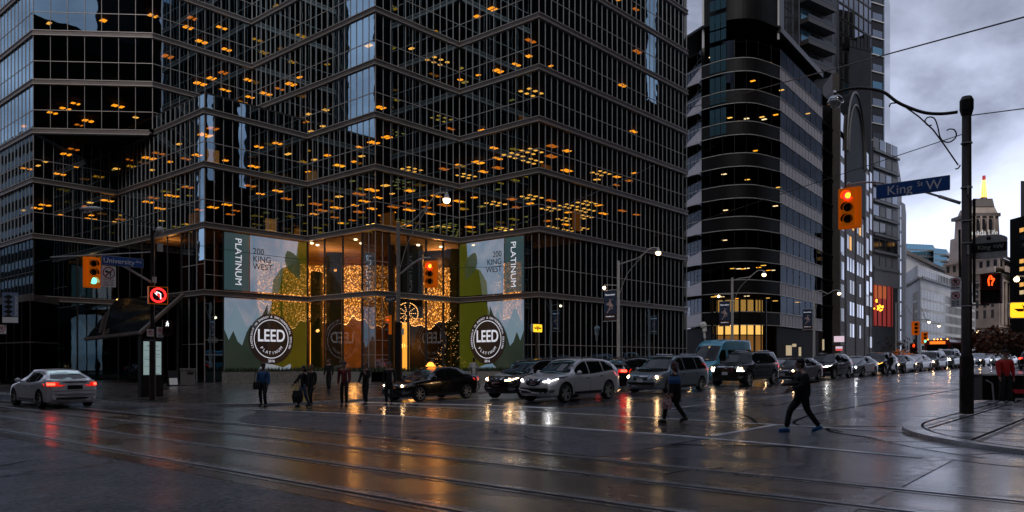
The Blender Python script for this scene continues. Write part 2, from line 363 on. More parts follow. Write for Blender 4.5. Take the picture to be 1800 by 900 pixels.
# darker patched wedge between the rails and the crossing
mbw = MB()
for i in range(30):
    v0 = 8 + i * .62; v1 = v0 + .62
    def ue(v): return 11.4 + 4.1 * sst(27.5, 23.5, v) if False else 15.45
    def ul(v): return 11.42 + 3.9 * sst(19.5, 26.6, v)
    mbw.add([(ul(v0), v0, gz(ul(v0), v0) + .005), (15.5, v0, gz(15.5, v0) + .005), (15.5, v1, gz(15.5, v1) + .005), (ul(v1), v1, gz(ul(v1), v1) + .005)], [(0, 1, 2, 3)])
    mid = (ul(v0) + 15.5) / 2
struct('road_patch', mbw, 'asphalt_dry')
struct('crossing', strip(15.8, 19.3, 8.2, 27.2, .005), 'cross_concrete')
ln = MB()
ribbon([(15.65, 27), (15.65, 20), (15.6, 9), (15.2, 6), (14.8, 3.6)], .19, .009, ln); ribbon([(19.45, 26.5), (19.45, 10), (19.3, 4.8)], .18, .009, ln)
ribbon([(15.9, 8.1), (19.4, 8.1)], .16, .009, ln); ribbon([(21.0, 16.5), (21.0, 27.4)], .42, .009, ln)
lw = MB(); ribbon([(14.9, 3.3), (12, 3.2), (9.5, 3.1), (6, 3.1)], .34, .009, lw); wetmat('worn_paint', ((.08, .08, .085), (.26, .26, .27)), .12, .4, .5, 1.6, 30); struct('worn_marking', lw, 'worn_paint')
for v, ph in ((13.2, 0), (9.8, 2.5)):
    for k in range(14): a = 22.6 + ph + k * 7.6; ribbon([(a, v), (a + 3, v)], .11, .009, ln)
for v in (20.7, 24.1):
    for k in range(12): a = 24 + k * 8; ribbon([(a, v), (a + 3, v)], .11, .009, ln)
struct('road_marking', ln, 'paint_white')
ly = MB(); ribbon([(21.3, 16.55), (130, 16.55)], .12, .009, ly); ribbon([(21.6, 16.25), (130, 16.25)], .10, .009, ly); struct('centre_line', ly, 'paint_yellow')
tr = MB()
for pts in ([(18.6, 6.2), (19.6, 7.6), (21.5, 8.3), (26, 8.6), (44, 8.5), (90, 8.4)], [(15.2, 5.6), (13.2, 9.5), (12.2, 11.5)], [(19.2, 8.5), (22, 10.3), (24, 13.5), (27, 15)], [(17.2, 4.4), (18.3, 6.3), (19.7, 6.7), (20.6, 5.6)]):
    ribbon([tuple(p)[:2] for p in catmull([(*q, 0) for q in pts], 6)], .09, .007, tr)
struct('tar_seam', tr, 'joint_dark')
ck = MB(); rc = random.Random(8)
for (u0, v0, du, dv, n_) in ((1.5, 9, .12, -.28, 16), (4.6, 2.0, -.22, .25, 14), (2.2, 14, .3, .12, 10), (12.6, 10, .16, .3, 12), (13.2, 17, .05, .33, 14), (22, 12, .4, -.06, 20), (30, 14.6, .45, -.12, 18), (7.1, 1.5, .05, .32, 6), (10.3, 6, .3, -.1, 4)):
    pts = [(u0, v0)]
    for k in range(n_): pts.append((pts[-1][0] + du + rc.uniform(-.16, .16), pts[-1][1] + dv + rc.uniform(-.16, .16)))
    ribbon(pts, .035 if u0 < 12 else .05, .0095 if u0 < 6 or 7 < u0 < 11 else .008, ck)
struct('road_crack', ck, 'joint_dark')
mbp = MB(); pts = [(16.2 + .9 * math.cos(R(a)) + .15 * math.sin(5 * R(a)), 3.0 + 1.5 * math.sin(R(a))) for a in range(0, 360, 12)]
pts = [(15.0 + .42 * math.cos(R(a)) * (1 + .25 * math.sin(3 * R(a))), 1.4 + 1.9 * math.sin(R(a))) for a in range(0, 360, 12)]
mbp.add([(x, y, gz(x, y) + .007) for x, y in pts], [tuple(range(len(pts)))]); struct('tar_patch', mbp, 'tar')
# rails: a polished head in a dark groove
mat('rail_steel', (.55, .55, .60), .28, .7, noise=.3, nscale=3); mat('groove', (.006, .006, .006), .5)
wetmat('rail_grout', ((.11, .10, .09), (.30, .28, .26)), .2, .5, .8, 1.5, 40)
for k, u in enumerate((6.3, 7.85, 9.57, 11.1)):
    rr = MB()
    rr.add([p for p in ((u - .19, -30, .009), (u + .19, -30, .009), (u + .19, 130, .009), (u - .19, 130, .009))], [(0, 1, 2, 3)], 2)
    rr.add([p for p in ((u - .085, -30, .013), (u + .035, -30, .013), (u + .035, 130, .013), (u - .085, 130, .013))], [(0, 1, 2, 3)], 1)
    rr.box((u - .035, -30, .0), (u + .035, 130, .019), 0)
    o = struct('rail', rr, ['rail_steel', 'groove', 'rail_grout']); o.location.z = gz(u, 10)
# pavements
def ve_r(u): return 5.5 if u >= 21.5 else -.5 + math.sqrt(max(0, 36 - (u - 21.5) ** 2))
def ve_l(u): return 27.8 if u >= 20 else 33.8 - math.sqrt(max(0, 36 - (u - 20) ** 2))
H = .10
def pave(name, ucols, ve, far, kw, m_, sgn):
    top = MB(); kb = MB(); n = len(ucols)
    def inner(u): return ve(u) + sgn * kw
    for i in range(n - 1):
        a, b = ucols[i], ucols[i + 1]; k = 26
        lst = [(inner(x) + (far - inner(x)) * (j / k) ** 1.6) for j in range(k + 1) for x in (a, b)]
        vs = []; fs = []
        for j in range(k + 1):
            for x, y in ((a, lst[2 * j]), (b, lst[2 * j + 1])): vs.append((x, y, gz(x, y) + H))
        for j in range(k): fs.append((2 * j, 2 * j + 1, 2 * j + 3, 2 * j + 2))
        top.add(vs, fs)
        ea, eb, ia, ib = ve(a), ve(b), inner(a), inner(b)
        kb.add([(a, ea, gz(a, ea) - .05), (b, eb, gz(b, eb) - .05), (b, eb, gz(b, eb) + H + .004), (a, ea, gz(a, ea) + H + .004), (b, ib, gz(b, ib) + H + .004), (a, ia, gz(a, ia) + H + .004)], [(0, 1, 2, 3), (3, 2, 4, 5)])
    struct(name, top, m_); struct('kerb', kb, 'kerb')
arc = lambda c, r: [c - r * math.cos(R(a)) for a in range(0, 91, 6)]
pave('sidewalk', arc(21.5, 6) + frange(22.5, 130, 2) + [130, 200, 400], ve_r, -60, -.42, 'paving_pale', 1)
pave('plaza', arc(20, 6) + frange(21, 130, 2) + [130, 200, 400], ve_l, 160, .3, 'paving', 1)
kb = MB(); kb.add([(14, 33.8, -.1), (14, 160, -.1), (14, 160, gz(14, 60) + H + .004), (14, 33.8, gz(14, 60) + H + .004)], [(0, 1, 2, 3)])
struct('kerb', kb, 'kerb')
jt = MB()
for k in range(14):
    v = 4.6 - 1.25 * k; us_ = [u for u in frange(15.8, 42, .4) if ve_r(u) - .5 > v]
    if len(us_) > 1: ribbon([(us_[0], v), (us_[-1], v)], .06, H + .009, jt)
for k in range(20):
    u = 16.6 + 1.25 * k
    if ve_r(u) - .46 > -9: ribbon([(u, ve_r(u) - .46), (u, -9)], .05, H + .009, jt)
pts_ = [(u, ve_r(u) - .44) for u in arc(21.5, 6)[1:] + frange(22, 50, 1)]; ribbon(pts_, .05, H + .010, jt)
struct('paving_joint', jt, 'joint_dark')
# pale tactile slabs in the gutter before the corner
sl = MB(); 
for i in range(9):
    a0, a1 = R(122 + i * 9), R(130.4 + i * 9)
    q = [(21.5 + r_ * math.cos(a), -.5 + r_ * math.sin(a)) for r_, a in ((6.05, a0), (6.05, a1), (6.95, a1), (6.95, a0))]
    sl.add([(x, y, gz(x, y) + .008) for x, y in q], [(0, 1, 2, 3)])
wetmat('gutter_slab', ((.35, .35, .36), (.52, .52, .53)), .12, .3, .3, .8, 60)
struct('gutter', sl, 'gutter_slab')

# ================================================================== MAIN TOWER
Q = dict(P0=(22, 70.6), Q1=(28.6, 70.6), Q2=(28.6, 55.4), Q3=(37.5, 55.4), P3=(37.5, 46.6), P4=(46.4, 46.6), P5=(46.4, 38), P6=(69.3, 38), P1=(28.6, 64), P2=(37.5, 64))
LOW = [(22, 115), Q['P0'], Q['Q1'], Q['Q2'], Q['Q3'], Q['P3'], Q['P4'], Q['P5'], Q['P6'], (69.3, 115)]
UP = [(22, 115), Q['P0'], Q['P1'], Q['P2'], Q['P3'], Q['P4'], Q['P5'], Q['P6'], (69.3, 115)]
LV = [.25, 6.9, 11.9, 16.4, 20.35, 24.3, 28.25, 32.2, 36.15, 40.1]
tw = thing('office_tower', 'dark glass office tower with stepped zigzag front and amber ceiling lights', 'office tower', (45, 60, .2))
def face_windows(p, q, z0, z1, gmat, step=.76, mid=None, depth=.045, mw=.027, mm='alu', name='window', parent=None, thick=None):
    p = Vector(p); q = Vector(q); d = (q - p); L = d.length; d.normalize(); nrm = Vector((d.y, -d.x))
    g = MB(); a, b = p, q
    g.quad((*a, z0), (*b, z0), (*b, z1), (*a, z1)); w_ = g.build(name, gmat, parent)
    m = MB(); k = max(1, round(L / step))
    for i in range(k + 1):
        c = p + d * (L * i / k); h = mw / 2
        if thick and i % thick[0] == 0: h = thick[1] / 2
        e0, e1 = c - d * h, c + d * h; f0, f1 = e0 + nrm * depth, e1 + nrm * depth
        m.add([(*e0, z0), (*e1, z0), (*f1, z0), (*f0, z0), (*e0, z1), (*e1, z1), (*f1, z1), (*f0, z1)], [(0, 3, 7, 4), (1, 5, 6, 2), (2, 6, 7, 3), (0, 4, 5, 1)])
    for zz in (mid or []):
        e0, e1 = p + nrm * .012, q + nrm * .012; f0, f1 = p + nrm * (depth * .6), q + nrm * (depth * .6)
        m.add([(*f0, zz), (*f1, zz), (*f1, zz + .05), (*f0, zz + .05), (*e0, zz + .05), (*e1, zz + .05), (*e0, zz), (*e1, zz)], [(0, 1, 2, 3), (3, 2, 5, 4), (6, 7, 1, 0)])
    m.build('mullion', mm, w_)
    return w_
def band(poly, z, h, d, parent, skip_back=True, mm=('alu_band', 'alu')):
    """projecting spandrel ring with a bright lip at its top and bottom edge"""
    n = len(poly); o1 = offset_poly(poly, -d); o2 = offset_poly(poly, -d - .05); i1 = offset_poly(poly, .3); m = MB()
    def ring(a, b, z0, z1, mi, cap=True):
        for i in range(n):
            j = (i + 1) % n
            m.add([(*a[i], z0), (*a[j], z0), (*a[j], z1), (*a[i], z1), (*b[i], z0), (*b[j], z0), (*b[j], z1), (*b[i], z1)],
                  [(0, 1, 2, 3)] + ([(3, 2, 6, 7), (1, 0, 4, 5)] if cap else []), mi)
    ring(o1, i1, z - h / 2 + .06, z + h / 2 - .06, 0); ring(o2, i1, z + h / 2 - .06, z + h / 2, 1); ring(o2, i1, z - h / 2, z - h / 2 + .06, 1)
    return m.build('spandrel', list(mm), parent)
def slab(poly, z, t, parent, m_='slab', name='floor_slab', inset=.15):
    m = MB(); m.prism(offset_poly(poly, inset), z, z + t); return m.build(name, m_, parent)
for i, z in enumerate(LV[1:]):
    poly = LOW if z < 20.2 else UP
    band(poly, z, .42, .1, tw)
    if z > 19: slab(poly, z - .12, .3, tw)
    elif z > 11: slab(LOW, z - .12, .3, tw)
band(LOW[:0] + [(28.9, 70), Q['Q1'], Q['Q2'], Q['Q3'], (37.2, 64)][1:4] + [(37.5, 63.9), (28.6, 63.9)], 20.35, .42, .1, tw)
slab([Q['Q1'], Q['Q2'], Q['Q3'], (37.5, 64), (30, 68)], 20.1, .25, tw)
slab([Q['Q1'], Q['Q2'], Q['Q3'], (37.5, 64), (30, 68)], 21.6, .2, tw, 'alu_dark', 'roof')
corns_low = [('P0', 'Q1'), ('Q1', 'Q2'), ('Q2', 'Q3'), ('Q3', 'P3'), ('P3', 'P4'), ('P4', 'P5'), ('P5', 'P6')]
corns_up = [('P0', 'P1'), ('P1', 'P2'), ('P2', 'P3'), ('P3', 'P4'), ('P4', 'P5'), ('P5', 'P6')]
for li in range(len(LV) - 1):
    z0, z1 = LV[li] + (.27 if li else 0), LV[li + 1] - .27
    midz = [LV[li] + (LV[li + 1] - LV[li]) * .42]
    if li >= 2:
        fs = corns_low if LV[li] < 20 else corns_up
        for a, b in fs:
            st = .76 if (a, b) != ('P0', 'P1') else 1.35
            face_windows(Q[a], Q[b], z0, z1, 'tower_glass', st, midz, parent=tw)
        face_windows((22, 115), Q['P0'], z0, z1, 'tower_glass', .9, midz, parent=tw)
    else:
        face_windows((22, 115), Q['P0'], z0, z1, 'tower_glass', .9, midz, parent=tw, mm='alu_dark')
        face_windows(Q['P0'], Q['Q1'], z0, z1, 'tower_glass', 3.3, None, parent=tw, mm='alu_dark', mw=.1)
        face_windows(Q['Q1'], (28.6, 59), z0, z1, 'lobby_glass', 2.2, None, parent=tw, mm='alu_dark', mw=.16)
        face_windows((28.6, 59), Q['Q2'], z0, z1, 'tower_glass', 1.1, midz, parent=tw)
        ub = uA(393, 55.4)
        face_windows(Q['Q2'], (ub, 55.4), z0, z1, 'tower_glass', .8, [midz[0] - .8, midz[0] + .3], parent=tw)
        face_windows((ub, 55.4), Q['Q3'], z0, z1, 'lobby_glass', 2.2, None, parent=tw, mm='alu_dark', mw=.14)
        vb = vB(637, 37.5)
        face_windows(Q['Q3'], (37.5, vb), z0, z1, 'lobby_glass', 2.1, None, parent=tw, mm='alu_dark', mw=.2)
        face_windows((37.5, vb), Q['P3'], z0, z1, 'tower_glass', .7, [midz[0] - .8, midz[0] + .3], parent=tw)
        uc = uA(684, 46.6)
        face_windows(Q['P3'], (uc, 46.6), z0, z1, 'tower_glass', .75, [midz[0] - .8, midz[0] + .3], parent=tw)
        face_windows((uc, 46.6), Q['P4'], z0, z1, 'lobby_glass', 2.0, None, parent=tw, mm='alu_dark', mw=.2)
        vc = vB(922, 46.4)
        face_windows(Q['P4'], (46.4, vc), z0, z1, 'lobby_glass', 2.3, None, parent=tw, mm='alu_dark', mw=.12)
        face_windows((46.4, vc), Q['P5'], z0, z1, 'tower_glass', .8, midz, parent=tw)
        face_windows(Q['P5'], Q['P6'], z0, z1, 'tower_glass', .76, midz, parent=tw)
# notch parapet
for a, b in (('Q1', 'Q2'), ('Q2', 'Q3')):
    face_windows(Q[a] if a != 'Q1' else (28.6, 64), Q[b], 20.62, 21.6, 'tower_glass', .76, parent=tw)
# inner core and side/back walls so nothing shows through
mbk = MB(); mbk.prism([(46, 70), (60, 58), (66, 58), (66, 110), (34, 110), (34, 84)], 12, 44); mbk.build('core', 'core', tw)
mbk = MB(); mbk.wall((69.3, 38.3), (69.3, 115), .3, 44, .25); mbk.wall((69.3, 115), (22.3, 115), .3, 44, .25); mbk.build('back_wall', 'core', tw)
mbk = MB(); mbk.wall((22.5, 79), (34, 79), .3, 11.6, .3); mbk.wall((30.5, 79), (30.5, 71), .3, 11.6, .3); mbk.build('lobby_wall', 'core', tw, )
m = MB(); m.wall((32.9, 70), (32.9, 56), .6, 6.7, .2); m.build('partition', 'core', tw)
m = MB(); m.wall((33, 69), (33, 58), 6.9, 11.6, .2); m.build('lobby_wall', mat('lobby_wall', (.30, .16, .055), .6, noise=.25, nscale=1.5), tw)
m = MB()
for v_ in (60, 62.5, 65, 67.5): m.box((32.4, v_, 7), (32.7, v_ + .5, 11.5))
m.build('wall_fin', 'core', tw)
# ceiling lights
cand = []
rnd = random.Random(11)
zones = {}
for li in range(2, len(LV) - 1):
    zc = LV[li + 1] - .42; poly = LOW if LV[li + 1] < 20.5 else UP; ip = offset_poly(poly, .7)
    prob = {2: .50, 3: .42, 4: .34, 5: .28, 6: .25, 7: .22}.get(li, .1)
    u = 22.5
    while u < 69:
        v = 38.6
        while v < 84:
            if poly_in((u, v), ip) and poly_in((u + 1.3, v), ip):
                zk = (li, int(u / 7), int(v / 6)); 
                if zk not in zones: zones[zk] = rnd.choice((.25, .6, 1., 1.5, 1.9))
                dedge = min(abs(v - 38) if u > 46.4 else 99, abs(v - 46.6) if 37 < u < 47 else 99, abs(v - 55.4), abs(u - 22), abs(u - 28.6), abs(u - 37.5), abs(u - 46.4))
                if rnd.random() < prob * zones[zk] and dedge < 9:
                    cand.append((li, u, v, zc, rnd.random()))
            v += 2.1
        u += 2.6
cand.sort(key=lambda c: c[3] + .3 * dep(c[1], c[2]))
rest = MB(); cnt = 0
for li, u, v, zc, r_ in cand:
    m = MB(); small = r_ > .78 and u > 44
    if small:
        for k in range(3): m.box((u + k * .75, v, zc - .04), (u + k * .75 + .28, v + .3, zc + .02))
        for k in range(3): m.box((u + k * .75, v + .9, zc - .04), (u + k * .75 + .28, v + 1.2, zc + .02))
    else:
        du = rnd.uniform(.25, .5); dv = rnd.uniform(.35, .75); u += rnd.uniform(-.3, .5); m.box((u, v, zc - .04), (u + du, v + dv, zc + .02))
        if r_ < .6: m.box((u + du + .2, v, zc - .04), (u + du * 2 + .1, v + dv, zc + .02))
    mm_ = 'amber_pale' if r_ > .75 else 'amber' if r_ > .2 else 'amber_dim'
    if cnt < 99: m.build('ceiling_light', mm_, tw); cnt += 1
    else:
        n0 = len(rest.v); rest.v += m.v; rest.f += [[n0 + i for i in f] for f in m.f]; rest.m += [{'amber': 0, 'amber_pale': 1, 'amber_dim': 2}[mm_]] * len(m.f)
lw_ = random.Random(31)
for k in range(26):      # a few partitions deep in the offices, lamplight put in as emission
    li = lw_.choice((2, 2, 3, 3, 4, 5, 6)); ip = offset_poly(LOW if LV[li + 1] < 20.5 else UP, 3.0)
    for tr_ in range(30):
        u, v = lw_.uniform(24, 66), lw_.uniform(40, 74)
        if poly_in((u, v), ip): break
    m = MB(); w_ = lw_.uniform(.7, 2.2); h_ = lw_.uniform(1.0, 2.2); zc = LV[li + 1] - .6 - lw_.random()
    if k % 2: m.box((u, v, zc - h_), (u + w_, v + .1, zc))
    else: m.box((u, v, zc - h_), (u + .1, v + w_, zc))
    m.build('glowing_partition', emat('partition_glow%d' % (k % 3), (1, .36 + .08 * (k % 3), .04 + .06 * (k % 3)), (.10, .06, .16)[k % 3]), tw)
o = rest.build('ceiling_light', ['amber', 'amber_pale', 'amber_dim'], tw); o['kind'] = 'stuff'
# lobby interior
mat('lobby_wall', (.30, .16, .055), .6, noise=.25, nscale=1.5); mat('lobby_ceiling', (.5, .38, .26), .7); mat('lobby_floor', (.12, .10, .08), .15); mat('wood', (.35, .16, .05), .5, noise=.3, nscale=4)
lob = [(29, 59), Q['Q2'], Q['Q3'], Q['P3'], Q['P4'], (46.4, 40), (60, 40), (60, 66), (29, 66)]
slab([(28.9, 66), (28.9, 55.8), (37.8, 55.8), (37.8, 47), (46.8, 47), (46.8, 38.4), (69, 38.4), (69, 66)], 11.62, .1, tw, 'lobby_ceiling', 'lobby_ceiling', .02)
slab([(28.9, 66), (28.9, 55.8), (37.8, 55.8), (37.8, 47), (46.8, 47), (46.8, 38.4), (69, 38.4), (69, 66)], .6, .06, tw, 'lobby_floor', 'lobby_floor', .02)
m = MB(); bw = [G(380, 70), G(545, 74), G(700, 74), G(810, 76), G(930, 73)]
for a, b in zip(bw, bw[1:]): m.wall(b, a, .5, 11.7, .2)
m.build('lobby_wall', 'lobby_wall', tw)
m = MB(); m.wall((47, 56), G(935, 64), .5, 11.7, .2); m.wall((53, 38.5), (53, 60), .5, 11.7, .3); m.build('partition', 'core', tw)
mat('stone_column', (.11, .095, .08), .6, noise=.3, nscale=3); mat('black_panel', (.008, .008, .008), .6)
for px0, px1, D, z0, z1, mm_ in ((546, 562, 65.5, .6, 9.3, 'black_panel'), (573, 600, 65.5, .6, 10.9, 'stone_column'), (703, 742, 66.5, 5.5, 11.6, 'black_panel'), (684, 692, 66, .6, 11.6, 'stone_column')):
    a = G(px0, D); b = G(px1, D); m = MB(); m.wall(a, b, z0, z1, 1.0); m.build('column', mm_, tw)
# timber lower wall with door openings, warm lamplight put in as emission
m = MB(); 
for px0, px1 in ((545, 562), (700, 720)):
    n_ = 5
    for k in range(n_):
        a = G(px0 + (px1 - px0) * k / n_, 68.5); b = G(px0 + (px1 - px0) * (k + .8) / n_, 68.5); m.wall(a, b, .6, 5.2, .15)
m.build('timber_wall', emat('timber_glow', (1, .42, .05), .55), tw)
def light(name, loc, e, col=(1, .42, .10), r=.16):
    e *= .14
    l = bpy.data.lights.new(name, 'POINT'); l.energy = e; l.color = col; l.shadow_soft_size = r
    o = bpy.data.objects.new(name, l); C.objects.link(o); o.parent = tw; o.location = Vector(loc) - org(tw); return o
for px, D, z, e in ((300, 63.5, 10.6, 110), (430, 64.5, 4.5, 260), (500, 66, 9, 260), (580, 69, 10, 300), (620, 68, 3.5, 300), (720, 70, 3.2, 350), (770, 69, 10.5, 300), (860, 68.5, 8, 330), (865, 67, 3, 260)):
    light('lobby_downlight', (*G(px, D), z), e)
dl = MB()
for px, D in ((548, 65), (558, 66), (625, 63), (635, 65), (735, 66), (727, 67), (775, 67), (832, 66)):
    u, v = G(px, D); m = MB(); m.tube([(u, v, 11.62), (u, v, 11.52)], .13, 10); m.build('downlight', 'amber_white', tw)
# curtain of string lights
def curtain_mat():
    m = bpy.data.materials.new('light_curtain'); m.use_nodes = True; t = m.node_tree; b = t.nodes['Principled BSDF']
    g = t.nodes.new('ShaderNodeNewGeometry'); mp = t.nodes.new('ShaderNodeMapping'); mp.inputs['Scale'].default_value = (5.5, 5.5, 3.2)
    v = t.nodes.new('ShaderNodeTexVoronoi'); v.inputs['Scale'].default_value = 1.5
    t.links.new(g.outputs['Position'], mp.inputs[0]); t.links.new(mp.outputs[0], v.inputs['Vector'])
    r = t.nodes.new('ShaderNodeMapRange'); r.inputs['From Min'].default_value = .12; r.inputs['From Max'].default_value = .42; r.inputs['To Min'].default_value = .8; r.inputs['To Max'].default_value = .05
    t.links.new(v.outputs['Distance'], r.inputs['Value']); t.links.new(r.outputs[0], b.inputs['Emission Strength'])
    b.inputs['Base Color'].default_value = (.3, .12, .03, 1); b.inputs['Emission Color'].default_value = (1, .36, .045, 1); MATS['light_curtain'] = m
curtain_mat()
emat('bead', (1, .5, .15), 1.6)
path = [G(p, d) for p, d in ((452, 63.4), (500, 65), (545, 67), (600, 67.5), (645, 66.8), (690, 67.4), (750, 67.6), (806, 68.8), (850, 67), (917, 64.2))]
pp = catmull([(*p, 0) for p in path], 12); m = MB(); bd = MB(); rr_ = random.Random(3)
for i in range(len(pp) - 1):
    a, b = pp[i], pp[i + 1]; f = lambda k: 5.1 + .42 * math.sin(k * .33) + .18 * math.sin(k * 1.1)
    m.add([(a.x, a.y, f(i)), (b.x, b.y, f(i + 1)), (b.x, b.y, 10.0), (a.x, a.y, 10.0)], [(0, 1, 2, 3)])
    dd = (b - a); nn = Vector((dd.y, -dd.x, 0)).normalized() * .12
    for k in range(2):
        c = a + dd * (k / 2); z = f(i + k / 3); bd.ball(c + nn + Vector((0, 0, z)), .045, 5)
    for k in range(26):
        c = a + dd * rr_.random(); z = rr_.uniform(5.3, 10); bd.ball(c + nn + Vector((0, 0, z)), rr_.choice((.02, .028, .035)), 4)
cu = thing('light_curtain', 'amber curtain of string lights hanging inside the lobby windows', 'light curtain', (45, 58, 5))
o = m.build('curtain_sheet', 'light_curtain', cu); o = bd.build('bulb', 'bead', cu); o['kind'] = 'stuff'
# hanging wheel of lights
wl = thing('wheel_ornament', 'round wheel ornament of small amber lights seen behind the signal pole', 'light ornament', (*G(716, 62.5), 5.2)); c = P3(716, 551, 62.5)
m = MB(); dx = Vector((SA, -CA, 0))
for k in range(40):
    a = 2 * math.pi * k / 40; m.ball(c + (dx * math.cos(a) + Vector((0, 0, 1)) * math.sin(a)) * .85, .045, 5)
    if k % 4 == 0:
        for r_ in (.2, .35, .5, .65): m.ball(c + (dx * math.cos(a) + Vector((0, 0, 1)) * math.sin(a)) * r_, .035, 5)
m.build('bulb', 'bead', wl)['kind'] = 'stuff'
m = MB(); pts_ = [c + (dx * math.cos(2 * math.pi * k / 24) + Vector((0, 0, 1)) * math.sin(2 * math.pi * k / 24)) * .85 for k in range(25)]
m.tube(pts_, .02, 5); m.build('hoop', 'black_metal', wl)
# lobby christmas tree
xt = thing('christmas_tree', 'tall dark christmas tree dotted with amber lights in the lobby', 'christmas tree', (*G(793, 66.2), .66)); c = Vector((*G(793, 66.2), 0)); m = MB(); b_ = MB()
for k in range(1500):
    t = rr_.random() ** .7; z = 1.2 + (1 - t) * 4.6; r_ = t * 1.35 * (.55 + .5 * rr_.random()); a = rr_.uniform(0, 6.283)
    p = c + Vector((math.cos(a) * r_, math.sin(a) * r_, z)); q = Vector((math.cos(a), math.sin(a), rr_.uniform(-.6, .2))) * .22; s_ = Vector((-math.sin(a), math.cos(a), 0)) * .06
    m.add([p - s_, p + s_, p + q], [(0, 1, 2)])
    if k % 13 == 0: b_.ball(p + q, .024, 4)
mat('needles', (.02, .04, .018), .7); m.build('foliage', 'needles', xt); b_.build('light', 'bead', xt)['kind'] = 'stuff'
m = MB(); m.tube([c + Vector((0, 0, .66)), c + Vector((0, 0, 5.2))], [.09, .02]); m.build('trunk', 'wood', xt)
# planter wall before the lobby
m = MB()
for a, b in (((uA(400, 52.2), 52.2), (36, 52.2)), ((36, 52.2), (36, 44.4)), ((36, 44.4), (44.5, 44.4)), ((44.5, 44.4), (44.5, 40))):
    m.wall(a, b, .2, 1.0, .8, .0)
pw = m.build('planter_wall', 'concrete'); setp(pw, 'low grey concrete planter wall along the foot of the glass lobby', 'planter wall')
m = MB()
for k in range(2600):
    seg = rr_.choice(((uA(400, 52.2), 52.4, 36.2, 52.9), (36.1, 44.5, 36.7, 52.5), (36.2, 44.6, 44.5, 45.2), (44.6, 40, 45.2, 44.6)))
    u = rr_.uniform(seg[0], seg[2]); v = rr_.uniform(seg[1], seg[3]); z = 1.0; h = rr_.uniform(.1, .42); a = rr_.uniform(0, 6.28); d = Vector((math.cos(a), math.sin(a), 0)) * .06
    m.add([Vector((u, v, z)) - d, Vector((u, v, z)) + d, Vector((u + d.y * 2, v + d.x * 2, z + h))], [(0, 1, 2)])
mat('hedge', (.025, .04, .018), .6); setp(m.build('planter_hedge', 'hedge'), 'low dark clipped planting on top of the planter wall', 'planting', kind='stuff')

# banners on the lobby glass
def bannermat(name, c0, c1, tr=.35, em=.10, z0=.5, z1=12.):  # emission stands in for lobby light shining through the print
    m = bpy.data.materials.new(name); m.use_nodes = True; t = m.node_tree; b = t.nodes['Principled BSDF']; o = t.nodes['Material Output']
    g = t.nodes.new('ShaderNodeNewGeometry'); n = t.nodes.new('ShaderNodeTexNoise'); n.inputs['Scale'].default_value = .55; n.inputs['Detail'].default_value = 3
    t.links.new(g.outputs['Position'], n.inputs['Vector']); r = t.nodes.new('ShaderNodeValToRGB'); r.color_ramp.elements[0].position = .35; r.color_ramp.elements[1].position = .65
    r.color_ramp.elements[0].color = (*c0, 1); r.color_ramp.elements[1].color = (*c1, 1)
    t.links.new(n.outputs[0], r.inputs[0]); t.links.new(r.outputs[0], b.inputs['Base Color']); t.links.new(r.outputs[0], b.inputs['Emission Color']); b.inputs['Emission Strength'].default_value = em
    b.inputs['Roughness'].default_value = .5
    tp = t.nodes.new('ShaderNodeBsdfTransparent'); mx = t.nodes.new('ShaderNodeMixShader'); mx.inputs[0].default_value = tr
    t.links.new(b.outputs[0], mx.inputs[1]); t.links.new(tp.outputs[0], mx.inputs[2]); t.links.new(mx.outputs[0], o.inputs[0]); MATS[name] = m
bannermat('print_sky', (.26, .42, .60), (.55, .60, .72), .30, .12); bannermat('print_teal', (.03, .07, .075), (.035, .06, .07), .16, .25)
bannermat('print_green', (.13, .15, .006), (.15, .17, .010), .26, .05); bannermat('print_dark_leaf', (.03, .045, .02), (.05, .06, .02), .1, .2); bannermat('print_mount', (.16, .24, .30), (.17, .25, .30), .1, .2)
bannermat('print_forest', (.02, .035, .012), (.03, .045, .02), .06, .08); bannermat('print_brown', (.028, .014, .014), (.035, .017, .017), .14, .08)
mat('print_white', (.75, .75, .78), .5, emit=(.7, .7, .8), es=.22); mat('print_black', (.02, .025, .03), .5)  # white lettering given emission as if backlit
def leaf(cx, cy, L, W_, ang, teeth=11):
    pts = []; a = R(ang)
    for s_ in (1, -1):
        rng = range(teeth * 2 + 1) if s_ > 0 else range(teeth * 2, -1, -1)
        for i in rng:
            t = i / (teeth * 2); wv = W_ * math.sin(math.pi * t ** .8) * (1 if i % 2 == 0 else .86) * .5
            if t in (0, 1) and s_ < 0: continue
            x, y = (t - .5) * L, s_ * wv; pts.append((cx + x * math.cos(a) - y * math.sin(a), cy + x * math.sin(a) + y * math.cos(a)))
    return pts
def jag(x0, x1, y0, hs):     # a jagged ridge over a straight foot
    n = len(hs) - 1; return [(x0, y0)] + [(x1, y0)] + [(x1 + (x0 - x1) * i / n, h) for i, h in enumerate(hs[::-1])]
